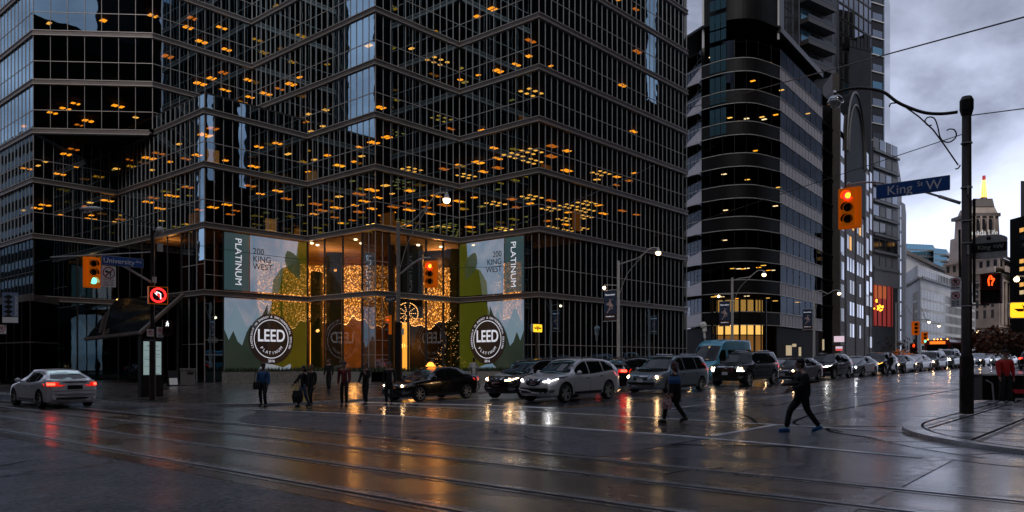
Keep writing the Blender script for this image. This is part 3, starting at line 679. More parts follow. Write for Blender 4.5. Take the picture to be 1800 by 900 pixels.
def banner(label, W_, locrot, mir):
    """window graphic: local x 0..W_ along the pane, y = height; mir mirrors the layout"""
    loc, rot = locrot; t = bpy.data.objects.new('window_banner', None); C.objects.link(t); t.location = loc; t.rotation_euler = rot; ORG[t.name] = Vector((0, 0, 0)); setp(t, label, 'window banner')
    X = (lambda x: W_ - x) if mir else (lambda x: x)
    def pl(name, pts, z, m_):
        pts = [(X(x), y) for x, y in pts]
        if mir: pts = pts[::-1]
        mb = MB(); n = len(pts); mb.add([(x, y, z) for x, y in pts], [tuple(range(n))]); return mb.build(name, m_, t, local=True)
    s1 = W_ * .285; s2 = W_ * .68
    pl('strip_panel', [(0, 7.2), (s1, 7.2), (s1, 11.55), (0, 11.55)], .0, 'print_teal')
    pl('sky_panel', [(s1 + .08, 7.2), (W_ - 2.6, 7.2), (W_ - 2.2, 9.2), (W_ - .9, 9.7), (W_ - .8, 11.55), (s1 + .08, 11.55)], .0, 'print_sky')
    pl('green_edge', [(W_ - 1.0, 7.2), (W_, 7.2), (W_, 11.55), (W_ - .8, 11.55), (W_ - 1.05, 9.8), (W_ - 2.4, 9.2), (W_ - 3.1, 8.2), (W_ - 3.2, 7.2)], .008, 'print_green')
    pl('leaf', leaf(W_ - 1.25, 9.6, 2.5, 1.4, -62), .012, 'print_dark_leaf')
    pl('lower_panel', [(0, .9), (s2 - 1.2, .9), (s2 - .9, 6.6), (0, 6.6)], 0, 'print_sky')
    pl('snow_patch', [(s1 + .5, .95), (s2 + .9, .95), (s2 + .8, 1.6), (s2 + .1, 1.3), (s1 + 1.4, 1.7)], .014, 'print_sky')
    pl('green_field', [(s2 - 1.9, 1.0), (W_, .9), (W_, 6.6), (s2 - .8, 6.6), (s2 - 1.3, 5.4), (s2 - 2.2, 4.0)], .008, 'print_green')
    pl('mountain', jag(.0, s1 + 1.2, 2.5, [4.6, 5.2, 6.1, 5.3, 4.4, 4.7, 5.9, 5.1]), .006, 'print_mount')
    pl('forest', jag(.0, s1 + 1.6, .9, [4.2, 3.4, 4.1, 3.3, 3.0, 4.0, 4.6, 4.1, 5.0, 5.6, 6.3]), .010, 'print_forest')
    cx, cy = W_ * .55, 3.55
    pl('medallion', circ(2.0, 56, cx, cy), .02, 'print_brown')
    mb = MB(); mb.M = Matrix.Translation((X(cx), cy, 0)); ringpts(mb, 1.48, 1.54, 64, .026, .004); mb.build('ring', 'print_white', t, local=True)
    text('lettering', 'LEED', 1.35, 'print_white', t, (X(cx), cy + .22, .028), (0, 0, 0), xs=.82, local=True, bold=.02)
    text('lettering', '2016', .3, 'print_white', t, (X(cx), cy - 1.75, .028), (0, 0, 0), local=True)
    for word, rad, a0, a1, up, sz in (('PLATINUM', 1.12, 212, 328, False, .33), ('LEADERSHIP IN ENERGY & ENVIRONMENTAL DESIGN', 1.75, 205, -25, True, .24)):
        n = len(word)
        for i, ch in enumerate(word):
            if ch == ' ': continue
            a = R(a0 + (a1 - a0) * (i + .5) / n); rz = a - math.pi / 2 if up else a + math.pi / 2
            text('letter', ch, sz, 'print_white', t, (X(cx) + rad * math.cos(a), cy + rad * math.sin(a), .028), (0, 0, rz), local=True)
    text('lettering', 'PLATINUM', .76, 'print_white', t, (X(s1 * .55), 9.4, .014), (0, 0, -math.pi / 2), xs=1.0, local=True)
    text('lettering', '200\nKING\nWEST', .66, 'print_black', t, (X(s1 + (.3 if not mir else .3)), 9.75, .014), (0, 0, 0), align='RIGHT' if mir else 'LEFT', local=True)
    return t
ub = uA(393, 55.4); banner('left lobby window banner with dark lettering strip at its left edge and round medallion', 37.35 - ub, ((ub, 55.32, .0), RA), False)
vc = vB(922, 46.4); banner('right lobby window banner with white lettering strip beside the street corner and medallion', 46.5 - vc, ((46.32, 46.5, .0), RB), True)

# entrance canopy at the left of the tower
cp = thing('entrance_canopy', 'sloping metal edged glass entrance canopy by the information kiosk', 'canopy', (24, 55, 4))
def pa(px, py, D): return P3(px, py, D)
m = MB(); pts = [pa(322, 518, 58.3), pa(246, 585, 54), pa(150, 596, 60)]
m.tube(pts, .16, 4); m.build('edge_beam', 'alu_band', cp)
m = MB(); m.quad(pts[0], pts[1], pts[2], pa(205, 525, 67)); m.build('glass_roof', 'dark_glass', cp)
m = MB()
for px, D in ((246, 54), (312, 58)): u, v = G(px, D); m.tube([(u, v, .2), (u, v, Zp(590 if px < 300 else 530, D))], .1, 6)
m.build('post', 'alu_dark', cp)
mat('dark_red', (.06, .012, .012), .5)
# low glass pavilion at the far left
pv = thing('glass_pavilion', 'low dark glass pavilion with thin pale rails at the left edge', 'pavilion', (20, 62, .2))
pc = Vector(G(53, 56)); pl_ = Vector(G(-60, 64)); pr_ = Vector(G(103, 60))
for z0, z1 in ((.3, 3.1), (3.2, 6.1)):
    face_windows(pl_, pc, z0, z1, 'office_glass', 1.4, None, parent=pv, mm='alu_dark'); face_windows(pc, pr_, z0, z1, 'office_glass', 3, None, parent=pv, mm='alu_dark')
m = MB()
for z, h in ((3.1, .1), (6.1, .5)): m.wall(pl_, pc, z, z + h, .3, .05); m.wall(pc, pr_, z, z + h, .3, .05)
m.build('fascia', 'alu_band', pv); m = MB(); m.prism([pl_, pc, pr_, (24, 75), (10, 80)], 6.3, 6.55); m.build('roof', 'core', pv)
m = MB(); m.prism([pl_ + Vector((4, 4)), pc + Vector((3, 4)), pr_ + Vector((0, 4)), (24, 75), (14, 78)], .2, 6.2); m.build('core', 'core', pv)
# ================================================================== OTHER BUILDINGS
mat('pink_stone', (.34, .28, .28), .5, noise=.12, nscale=1.2); mat('brown_stone', (.13, .10, .095), .6, noise=.3, nscale=2); mat('dark_brick', (.05, .038, .038), .7, noise=.35, nscale=3, bump=.2, bscale=12)
mat('black_clad', (.010, .010, .011), .45, noise=.3, nscale=.4, spec=.2); mat('pale_stone', (.42, .42, .43), .7, noise=.12, nscale=.3); mat('beaux_stone', (.30, .235, .20), .7, noise=.2, nscale=.25); mat('beaux_dark', (.10, .085, .08), .7)
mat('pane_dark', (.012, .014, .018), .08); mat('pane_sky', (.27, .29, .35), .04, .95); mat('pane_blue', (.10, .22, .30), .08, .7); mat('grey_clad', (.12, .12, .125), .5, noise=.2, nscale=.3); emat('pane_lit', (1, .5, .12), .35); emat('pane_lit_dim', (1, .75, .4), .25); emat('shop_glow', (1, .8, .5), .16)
WB = {}
mat('office_bay', (.008, .008, .010), .6, spec=.06)
def windows(parent, p, q, rows, cols, ms, off=.03, rec=None, seed=0, name='window', lit=.0, litm='pane_lit'):
    """a grid of windows on the wall p->q; rows = [(z0, z1)], cols = [(t0, t1)]; the first hundred on a thing are parts, the rest one part"""
    p = Vector(p[:2]); q = Vector(q[:2]); d = (q - p).normalized(); n = Vector((d.y, -d.x)); r = random.Random(seed)
    used = WB.get(parent.name, 0); rest = MB(); mlist = list(dict.fromkeys([*ms, litm]))
    for z0, z1 in rows:
        for t0, t1 in cols:
            m_ = litm if r.random() < lit else r.choice(ms); a = p + d * t0; b = p + d * t1; m = MB(); m.wall(a, b, z0, z1, .08 + off, off)
            if used < 96: m.build(name, m_, parent); used += 1
            else:
                k = len(rest.v); rest.v += m.v; rest.f += [[k + i for i in f] for f in m.f]; rest.m += [mlist.index(m_)] * len(m.f)
    WB[parent.name] = used
    if rest.v: rest.build(name, mlist, parent)['kind'] = 'stuff'
def cols(L, n, frac, m0=0): s = (L - 2 * m0) / n; return [(m0 + s * (i + (1 - frac) / 2), m0 + s * (i + (1 + frac) / 2)) for i in range(n)]

# --- round-cornered office block across the side street
rb = thing('corner_office_block', 'round cornered dark office block with pale stone spandrel bands', 'office block', (97, 42, 1.2))
crn = [G(1180, 116), G(1206, 103), G(1233, 100)]
arcp = [tuple(p)[:2] for p in catmull([(*G(x, d), 0) for x, d in ((1233, 100), (1277, 97.6), (1325, 97.2), (1371, 100))], 7)]
R1, R2 = Vector(G(1371, 100)), Vector(G(1445, 116.0))
tops = [8.0 + 3.93 * i for i in range(10)]
BL = Vector(G(1190, 120)); BR = Vector(G(1465, 122))
ll = MB(); 
for zt in tops:
    if zt > 42: continue
    m = MB(); m.wall(crn[0], crn[2], zt - 1.65, zt, .3, .0); m.build('stone_band', 'pink_stone', rb)
    m = MB(); m.wall(R1, R2, zt - 1.65, zt, .3, .0); L = (R2 - R1).length; dd = (R2 - R1).normalized()
    m.build('stone_band', 'pink_stone', rb)
    m = MB()
    for k in range(int(L / 1.5)): c = R1 + dd * (1.5 * k + .7); m.wall(c, c + dd * .05, zt - 1.62, zt - .04, .05, .02)
    m.build('panel_joint', 'black_clad', rb)
    for z_ in (zt, zt - 1.65):
        m = MB(); m.tube([(*p, z_) for p in arcp], .055, 5, caps=True); dn = Vector((dd.y, -dd.x)) * .04; m.tube([(*(R1 + dn), z_), (*(R2 + dn), z_)], .055, 5); d0 = (Vector(crn[2]) - Vector(crn[1])).normalized(); dn = Vector((d0.y, -d0.x)) * .04; m.tube([(*(Vector(crn[1]) + dn), z_), (*(Vector(crn[2]) + dn), z_)], .04, 5)
        m.build('trim_line', 'galv', rb)
rr_ = random.Random(5)
for i, zt in enumerate(tops):
    z0 = zt; z1 = min(zt + 3.93 - 1.65, 44.5)
    if zt > 42: continue
    g = MB(); pts_ = [Vector(p) for p in arcp]
    for a, b in zip(pts_, pts_[1:]): g.quad((*a, z0 - 1.6), (*b, z0 - 1.6), (*b, z0 - .05), (*a, z0 - .05))
    g.build('dark_band', 'black_clad', rb)
    lit_here = i in (1,)
    for a, b in zip(pts_, pts_[1:]):
        if rr_.random() < .0: continue
    g = MB(); m = MB(); s_ = 0
    for k, (a, b) in enumerate(zip(pts_, pts_[1:])):
        g.quad((*a, z0), (*b, z0), (*b, z1), (*a, z1))
        if k % 3 == 0: m.wall(a, a + (b - a).normalized() * .08, z0, z1, .1, .05)
    w_ = g.build('window', 'office_glass', rb); m.build('mullion', 'black_clad', w_)
    g = MB(); g.quad((*R1, z0), (*R2, z0), (*R2, z1), (*R1, z1)); w_ = g.build('window', 'office_glass', rb)
    m = MB()
    for k in range(8): c = R1 + dd * (L * k / 7.2 + .1); m.wall(c, c + dd * .07, z0, z1, .08, .04)
    m.build('mullion', 'black_clad', w_)
    a, b = Vector(crn[1]), Vector(crn[2]); a = Vector(crn[0]); g = MB(); g.quad((*a, z0), (*b, z0), (*b, z1), (*a, z1)); w_ = g.build('window', 'office_glass', rb)
    m = MB(); m.wall(a, b, (z0 + z1) / 2, (z0 + z1) / 2 + .06, .05, .04)
    d0 = (b - a).normalized()
    for k in range(9): c = a + d0 * ((b - a).length * k / 9); m.wall(c, c + d0 * .07, z0, z1, .08, .04)
    m.build('mullion', 'black_clad', w_)
    # a ceiling plane and a few lamps behind the glass
    ctr = Vector(G(1330, 112)); m = MB(); sh = [p + (ctr - p) * .05 for p in pts_]
    m.prism([tuple(p) for p in ([Vector(crn[1]) + Vector((.4, .6))] + sh + [R2 + (ctr - R2) * .05, BR, BL])], z1 - .05, z1 + .1); m.build('floor_slab', 'slab', rb)
    for k in range({0: 8, 1: 8, 3: 2, 4: 3, 6: 6, 7: 3, 8: 2}.get(i, 1)):
        p = pts_[rr_.randrange(len(pts_))] if rr_.random() < .75 else R1 + (R2 - R1) * rr_.random(); p = p + (ctr - p) * rr_.uniform(.1, .45); m = MB(); m.box((p.x, p.y, z1 - .12), (p.x + .35, p.y + .6, z1 - .06)); m.build('ceiling_light', rr_.choice(['amber', 'amber_white', 'amber_pale']), rb)
m = MB(); c_ = [Vector(G(1222, 112)), Vector(G(1300, 109)), Vector(G(1380, 110)), Vector(G(1440, 122)), Vector(G(1440, 140)), Vector(G(1230, 140))]; m.prism([tuple(p) for p in c_], 1, 44); m.build('core', 'core', rb)
m = MB(); m.wall(R1, R2, 43.8, 44.5, .6, .15); m.tube([(*R1, 44.6), (*R2, 44.6)], .12, 5); m.build('cornice', 'alu_dark', rb)
m = MB(); m.prism([tuple(p) for p in ([Vector(crn[1])] + pts_ + [R2, BR + Vector((0, 6)), BL + Vector((0, 4))])], 44.3, 44.6); m.build('roof', 'black_clad', rb)
# round turret top
tur = [Vector(p) for p in arcp]; ctr = Vector(G(1305, 108)); tp = [p + (ctr - p) * .04 for p in tur] + [Vector(G(1378, 108)), Vector(G(1372, 118)), Vector(G(1240, 118))]
m = MB(); m.prism([tuple(p) for p in tp], 44.6, 52.5); m.build('turret', 'black_clad', rb)
m = MB()
for k in (1, 4): 
    a, b = tp[k], tp[k + 2]; m.wall(a, b, 40.5, 47.6, .1, .05)
m = MB(); zz = 49.5
m.tube([(*p, zz) for p in tp[:len(tur)]], .16, 6); 
for k in (0, len(tur) - 1):
    p = tp[k]; m.tube([(*p, 38 if k == 0 else 43), (*p, zz)], .16, 6)
m.build('roof_frame', 'galv', rb)
g = MB(); a, b = Vector(arcp[3]), Vector(arcp[7]); n_ = (b - a).normalized(); nn = Vector((n_.y, -n_.x)) * .12
for zt in tops[6:] + [tops[-1] + 3.9]:
    for q0, q1 in ((0, .3), (.34, .64), (.68, 1)):
        for z0_, z1_ in ((zt - 1.4, zt - .1), (zt + .1, zt + 1.9)): e0 = a + (b - a) * q0 + nn; e1 = a + (b - a) * q1 + nn; g.quad((*e0, z0_), (*e1, z0_), (*e1, z1_), (*e0, z1_))
g.build('reflective_strip', 'pane_blue', rb)
# lit ground floor behind tall panes
gp = [tuple(p)[:2] for p in catmull([(*G(x, d), 0) for x, d in ((1252, 98.0), (1300, 97.0), (1346, 97.9))], 4)]
m = MB(); mm = MB()
ctr = Vector(G(1305, 112)); gpi = [Vector(p) + (ctr - Vector(p)) * .12 for p in gp]
for a, b in zip(gpi, gpi[1:]): m.quad((a.x, a.y, 5.2), (b.x, b.y, 5.2), (b.x, b.y, 9.6), (a.x, a.y, 9.6), 0); m.quad((a.x, a.y, 1.6), (b.x, b.y, 1.6), (b.x, b.y, 5.2), (a.x, a.y, 5.2), 1)
m.build('lit_interior', [emat('interior_amber', (1, .55, .13), .42), emat('interior_dim', (1, .45, .1), .07)], rb)
for i, p in enumerate(gp): mm.tube([(*p, 1.4), (*p, 9.7)], .09 if i % 2 else .14, 4)
for z in (5.1, 7.2, 9.7): mm.tube([(*p, z) for p in gp], .08, 4)
mm.build('mullion', 'black_clad', rb)
m = MB()
for px in (1262, 1283, 1318, 1333): u, v = G(px, 98.6 + .5); m.ball((u, v, rr_.uniform(6.3, 8.4)), .22, 8)
m.build('pendant_lamp', 'amber_white', rb)
m = MB()
for a, b in ((Vector(G(1185, 112)), Vector(G(1250, 99.5))), (R1 + dd * .3, R2)): m.wall(a, b, 1.2, 6.3, .2, -.5)
m.build('shopfront', 'office_bay', rb)
for px, py, D, w_, h, c in ((1384, 616, 101, .35, 1.3, 'shop_glow'), (1389, 616, 102, .35, 1.3, 'shop_glow'), (1396, 607, 104, .5, .4, 'shop_glow'), (1406, 618, 106, .3, 1.2, 'shop_glow'), (1447, 606, 115, .25, 1.6, 'shop_glow')):
    p = P3(px, py, D); m = MB(); m.box((p.x - .05, p.y - w_ / 2, p.z - h / 2), (p.x + .05, p.y + w_ / 2, p.z + h / 2)); m.build('shop_window', c, rb)

# --- stone office building with tall window strips and an arched crown
sb = thing('arched_crown_building', 'brown stone building with tall reflective window strips and arched crown', 'office building', (125, 50, 1.3))
S0, S1, S2 = Vector(G(1447, 128)), Vector(G(1464, 122)), Vector(G(1534, 152))
ztop = Zp(128, 122)
m = MB(); m.prism([tuple(S0), tuple(S1), tuple(S2), tuple(S2 + Vector((-6, 24))), tuple(S0 + Vector((0, 24)))], .8, ztop - 9); m.build('wall', 'brown_stone', sb)
m = MB(); m.wall(S0, S1, 1, ztop, 1, .05); m.build('brick_pier', 'dark_brick', sb)
m = MB()
for k in range(int((ztop - 2) / 1.15)): m.wall(S0, S1, 2 + k * 1.15, 2.06 + k * 1.15, .1, .08)
m.build('brick_course', 'black_metal', sb)
Ls = (S2 - S1).length; dS = (S2 - S1).normalized()
# narrow tall windows left and right; sky-bright high up
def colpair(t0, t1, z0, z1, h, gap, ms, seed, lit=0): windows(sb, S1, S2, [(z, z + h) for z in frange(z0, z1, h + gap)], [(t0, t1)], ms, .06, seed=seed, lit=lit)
sc_ = Ls / 70.
for a, b, o_ in ((2, 8, 0), (11, 16, 1.2), (56, 60.5, 0), (63, 67.5, 1.1)):
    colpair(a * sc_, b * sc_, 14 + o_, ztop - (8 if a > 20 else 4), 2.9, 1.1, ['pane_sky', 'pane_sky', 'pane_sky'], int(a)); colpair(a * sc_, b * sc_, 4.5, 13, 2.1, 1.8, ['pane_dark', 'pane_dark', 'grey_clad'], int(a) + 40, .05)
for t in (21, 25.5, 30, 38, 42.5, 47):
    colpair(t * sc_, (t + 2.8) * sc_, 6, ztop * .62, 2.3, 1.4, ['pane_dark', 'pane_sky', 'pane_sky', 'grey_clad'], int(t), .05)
m = MB()
for t in (0, 9, 18, 35, 52, 61.7, 69): m.wall(S1 + dS * t * sc_, S1 + dS * (t + (1.2 if t not in (35,) else 1.6)) * sc_, 1, ztop - (4 if t < 20 else 9), .2, .10)
m.build('pier', 'dark_brick', sb)
# dark glass bay with arch
m = MB(); A0, A1 = S1 + dS * 18 * sc_, S1 + dS * 52 * sc_; r_ = (A1 - A0).length / 2; cz = ztop - 10 
n_ = Vector((dS.y, -dS.x)) * .22; mid = (A0 + A1) / 2
outl = [(-r_, ztop * .60)] + [(-r_ * math.cos(R(a)), cz + r_ * 1.35 * math.sin(R(a))) for a in range(0, 181, 12)] + [(r_, ztop * .60)]
f = [mid + n_ + dS * x for x, z in outl]; bk = [mid - n_ * 8 + dS * x for x, z in outl]; k = len(outl)
m.add([(p.x, p.y, outl[i][1]) for i, p in enumerate(f)] + [(p.x, p.y, outl[i][1]) for i, p in enumerate(bk)], [tuple(range(k)), tuple(range(k, 2 * k))[::-1]] + [(i, k + i, k + (i + 1) % k, (i + 1) % k) for i in range(k)])
m.build('arched_bay', 'office_bay', sb)
m = MB()
for rr0 in (1.0, .82): m.tube([(*(mid + n_ * 1.6 + dS * (-r_ * rr0 * math.cos(R(a)))), cz + r_ * 1.35 * rr0 * math.sin(R(a))) for a in range(0, 181, 10)], .16, 6)
m.build('arch_rib', 'grey_clad', sb)
for (px, py, D, w_, h, mm_) in ((1475, 596, 120, 1.5, .9, 'white_sign_lit'), (1475, 611, 120, 1.0, .35, 'white_sign_lit'), (1475, 615, 120, 1.0, .25, 'red_lit_dim')):
    emat('white_sign_lit', (.8, .6, .7), .35); emat('red_lit_dim', (.8, .1, .1), .35)
    p = P3(px, py, D); m = MB(); m.box((p.x - .1, p.y - w_ / 2, p.z - h / 2), (p.x, p.y + w_ / 2, p.z + h / 2)); m.build('shop_sign', mm_, sb)

# --- towers behind
def tower(name, label, poly, z0, z1, m_, parts=None):
    t = thing(name, label, 'tower', (sum(p[0] for p in poly) / len(poly), sum(p[1] for p in poly) / len(poly), z0)); m = MB(); m.prism(poly, z0, z1); m.build('wall', m_, t); return t
# balcony tower rising behind the round block
a, b, c_, d_ = Vector(G(1375, 150)), Vector(G(1463, 160)), Vector(G(1475, 185)), Vector(G(1385, 185))
bt = tower('balcony_tower', 'dark apartment tower with deep stacked balconies behind the round block', [tuple(a), tuple(b), tuple(c_), tuple(d_)], 1, Zp(-60, 160), 'black_clad')
db = (b - a).normalized(); Lb = (b - a).length
for k in range(10):
    z = Zp(110, 158) - 3 + k * 4.2
    m = MB(); m.wall(a + db * Lb * .30, a + db * Lb * .86, z, z + .9, 2.6, 2.3); m.build('balcony', 'alu_dark', bt)
    m = MB(); m.wall(a + db * Lb * .30, a + db * Lb * .86, z + .95, z + 1.5, .06, 2.3); m.build('balcony_rail', 'pane_dark', bt)
    windows(bt, a, b, [(z + 1.0, z + 3.6)], [(Lb * .36, Lb * .55), (Lb * .57, Lb * .74), (Lb * .80, Lb * .98)], ['pane_blue', 'pane_dark', 'pane_dark'], .05, seed=k)
m = MB(); q0 = P3(1368, 135, 140); q1 = P3(1405, -40, 140)
for k in range(9):
    z0_ = Zp(130, 140) + k * 2.6; p0 = Vector(G(1368, 140)); p1 = Vector(G(1404, 141)); m.tube([(*p0, z0_), (*p1, z0_)], .12, 4); m.tube([(*(p0 if k % 2 else p1), z0_), (*(p1 if k % 2 else p0), z0_ + 2.6)], .1, 4)
for px in (1368, 1381, 1393, 1404): p0 = Vector(G(px, 140.5)); m.tube([(*p0, 30), (*p0, Zp(-40, 140))], .14, 4)
lt = thing('lattice_mast', 'black steel lattice mast rising between the round block and balcony tower', 'mast', (*G(1385, 140), 30)); m.build('lattice', 'black_metal', lt)
# tall glass tower
a, b, c_ = Vector(G(1463, 190)), Vector(G(1534, 205)), Vector(G(1480, 240))
gt = tower('glass_tower', 'tall pale glass tower reflecting the clouds behind the arched building', [tuple(a), tuple(b), tuple(Vector(G(1540, 240))), tuple(c_)], 1, Zp(-80, 190), 'grey_clad')
db = (b - a).normalized(); Lb = (b - a).length; zb = Zp(170, 195)
bannermat('x', (0, 0, 0), (0, 0, 0))
for k in range(13):
    z = zb + k * 3.7; windows(gt, a, b, [(z + .5, z + 3.35)], [(Lb * (j + .06) / 8, Lb * (j + .94) / 8) for j in range(8)], ['pane_sky', 'pane_blue', 'mirror_glass'] if k < 2 else ['pane_sky', 'mirror_glass'], .05, seed=k * 3)
m = MB()
for k in range(13): z = zb + k * 3.7; m.wall(a, b, z, z + .3, .3, .2)
for j in range(9): p0 = a + db * Lb * j / 8; m.wall(p0, p0 + db * .25, zb, zb + 48, .3, .2)
m.build('frame', 'alu_dark', gt)
# black slab tower and slender condo
a, b = Vector(G(1493, 172)), Vector(G(1531, 175))
bs = tower('slab_tower', 'black windowless slab tower with a ragged crest', [tuple(a), tuple(b), tuple(Vector(G(1534, 190))), tuple(Vector(G(1497, 190)))], 1, Zp(74, 172), 'black_clad')
m = MB()
for k in range(6): p0 = a + (b - a) * k / 6; m.wall(p0, a + (b - a) * (k + .8) / 6, Zp(74, 172) - 1, Zp(70 - 4 * k + (k % 2) * 4, 172), 2, .1)
m.build('crest', 'black_clad', bs)
a, b, c_ = Vector(G(1531, 180)), Vector(G(1553, 182)), Vector(G(1563, 200))
cn = tower('condo_tower', 'slender dark condominium tower with pale ledges on each floor', [tuple(a), tuple(b), tuple(c_), tuple(Vector(G(1540, 200)))], 1, Zp(-60, 180), 'black_clad')
Lb = (b - a).length
for k in range(22):
    z = Zp(245, 180) + k * 3.95; windows(cn, a, b, [(z, z + 1.7)], [(Lb * .12, Lb * .88)], ['mirror_glass', 'pane_dark', 'pane_blue'], .06, seed=k)
    m = MB(); m.wall(a, b, z - .25, z, .3, .25); m.build('ledge', 'pale_stone', cn)
m = MB(); m.wall(b, c_, 40, Zp(-60, 180), .2, .2); m.build('side_glazing', 'mirror_glass', cn)
# stepped tower with red-lit hall at its foot
a, b = Vector(G(1534, 158)), Vector(G(1578, 166))
rt = tower('banded_tower', 'dark banded tower above a red lit glass hall', [tuple(a), tuple(b), tuple(Vector(G(1585, 190))), tuple(Vector(G(1545, 190)))], 1, Zp(262, 158), 'black_clad')
Lb = (b - a).length; db = (b - a).normalized()
for k in range(8):
    z = Zp(480, 160) + 1.4 + k * 3.4; windows(rt, a, b, [(z, z + 2.1)], [(Lb * (j + .08) / 4, Lb * (j + .92) / 4) for j in range(4)], ['pane_dark', 'mirror_glass', 'grey_clad'], .05, seed=k + 5, lit=.03)
    m = MB(); m.wall(a, b, z - .8, z - .35, .3, .5); m.build('ledge', 'grey_clad', rt)
m = MB(); m.wall(a, b, Zp(503, 160), Zp(468, 160), .2, .3); m.build('glass_screen', 'grey_clad', rt)
m = MB(); m.wall(a, a + db * Lb * .72, Zp(573, 160), Zp(502, 160), .2, .35); o = m.build('red_hall', emat('red_hall', (.8, .03, .004), .08), rt)
m = MB(); m.wall(a, a + db * Lb * .45, Zp(525, 160), Zp(503, 160), .2, .4); m.build('orange_ceiling', emat('orange_hall', (1, .18, .01), .13), rt)
m = MB()
for k in range(4): m.wall(a + db * Lb * (.18 * k + .1), a + db * Lb * (.18 * k + .115), Zp(573, 160), Zp(502, 160), .2, .5)
m.build('mullion', 'black_clad', rt)
m = MB()
for k in range(16): px = 1536 + rr_.random() * 16; p = P3(px, 540 + rr_.uniform(-13, 8), 156.5); m.ball(p, .17, 6)
m.build('chandelier', 'amber', rt)
a, b = Vector(G(1578, 178)), Vector(G(1591, 184))
ns = tower('narrow_tower', 'narrow pale glass fin tower beside the banded tower', [tuple(a), tuple(b), tuple(Vector(G(1593, 196))), tuple(Vector(G(1580, 196)))], 1, Zp(350, 178), 'grey_clad')
Lb = (b - a).length; windows(ns, a, b, [(z, z + 2.7) for z in frange(3, Zp(355, 178), 3.2)], [(Lb * .05, Lb * .4)], ['pane_sky', 'mirror_glass'], .1, seed=4)
# white office block with rows of narrow windows
W0, W1, W2 = Vector(G(1590, 262)), Vector(G(1618, 232)), Vector(G(1700, 262)); kdir = (W2 - W1).normalized(); W3 = W1 + Vector((1, 0)) * 75
wo = thing('white_office_block', 'long white office block with rows of narrow dark windows', 'office block', (220, 60, 1.3))
zc = Zp(487, 232); zr = Zp(463, 232)
m = MB(); m.prism([tuple(W0), tuple(W1), tuple(W3), tuple(W3 + Vector((0, 40))), tuple(W0 + Vector((10, 40)))], .8, zc); m.build('wall', 'pale_stone', wo)
m = MB(); m.prism([tuple(p + Vector((3, 1.5))) for p in (W0, W1, W3, W3 + Vector((0, 34)), W0 + Vector((10, 34)))], zc, zr); m.build('attic', 'pale_stone', wo)
fl = [Zp(y, 232) for y in (523, 541.5, 561, 580.5, 600.5)]
windows(wo, W1, W3, [(z, z + 2.4) for z in fl], cols(75, 42, .62, 1), ['pane_dark'], .05, seed=1)
windows(wo, W1 + Vector((3, 1.5)), W3 + Vector((3, 1.5)), [(zc + .6, zr - 1)], cols(72, 34, .55, 1), ['pane_dark'], .05, seed=2)
windows(wo, W1, W3, [(1.8, Zp(610, 232))], cols(75, 24, .7, 1), ['pane_dark'], .05, seed=2)
windows(wo, W0, W1, [(z, z + 2.4) for z in fl], [((W1 - W0).length * .55, (W1 - W0).length * .82)], ['pane_dark', 'pane_lit_dim'], .05, seed=7)
m = MB()
for k in range(43): p0 = W1 + Vector((1 + 73 / 42. * k - .2, 0)); m.wall(p0, p0 + Vector((.38, 0)), fl[-1] - .3, fl[0] + 3.1, .1, .10)
m.build('fin', 'pale_stone', wo)
m = MB(); m.wall(W1, W3, zc - .5, zc + .2, .4, .7); m.wall(W0, W1, zc - .5, zc + .2, .4, .7); m.build('cornice', 'grey_clad', wo)
# grey set-back building above it
a, b, c_ = Vector(G(1588, 300)), Vector(G(1590, 298)), Vector(G(1672, 372))
gb = tower('sloped_roof_block', 'pale grey block with a sloping roofline above the white office', [tuple(b), tuple(c_), tuple(Vector(G(1680, 395))), tuple(Vector(G(1596, 395)))], 1, Zp(444, 300), 'pale_stone')
m = MB(); m.wall(b, c_, Zp(444, 300) - 1, Zp(444, 300) + .4, .8, 1.2); m.build('eaves', 'beaux_dark', gb)
# blue glass apartments
for lab, x0, x1, y0, D in (('blue glass apartment block, taller of the pair on the skyline', 1588, 1640, 428, 430), ('blue glass apartment block, lower of the pair on the skyline', 1641, 1664, 436, 425)):
    a, b = Vector(G(x0, D)), Vector(G(x1, D + 5))
    t = thing('glass_apartment_block', lab, 'apartment block', (*a, 1)); m = MB(); m.prism([tuple(a), tuple(b), tuple(Vector(G(x1 + 9, D + 40))), tuple(Vector(G(x0, D + 40)))], 1, Zp(y0, D)); m.build('wall', 'grey_clad', t); Lb = (b - a).length
    zt_ = Zp(y0, D); windows(t, a, b, [(z, z + 2.6) for z in frange(zt_ - 16, zt_ - 1, 3.3)], [(Lb * (j + .05) / 9, Lb * (j + .95) / 9) for j in range(9)], ['pane_blue'], .05, seed=3)
    for k in range(4):
        m = MB(); m.wall(Vector(G(x1 + 1, D + 2)), Vector(G(x1 + 12, D + 10)), zt_ - 4 - k * 3.3, zt_ - 3.2 - k * 3.3, 3, 0); m.build('balcony', 'beaux_dark', t)
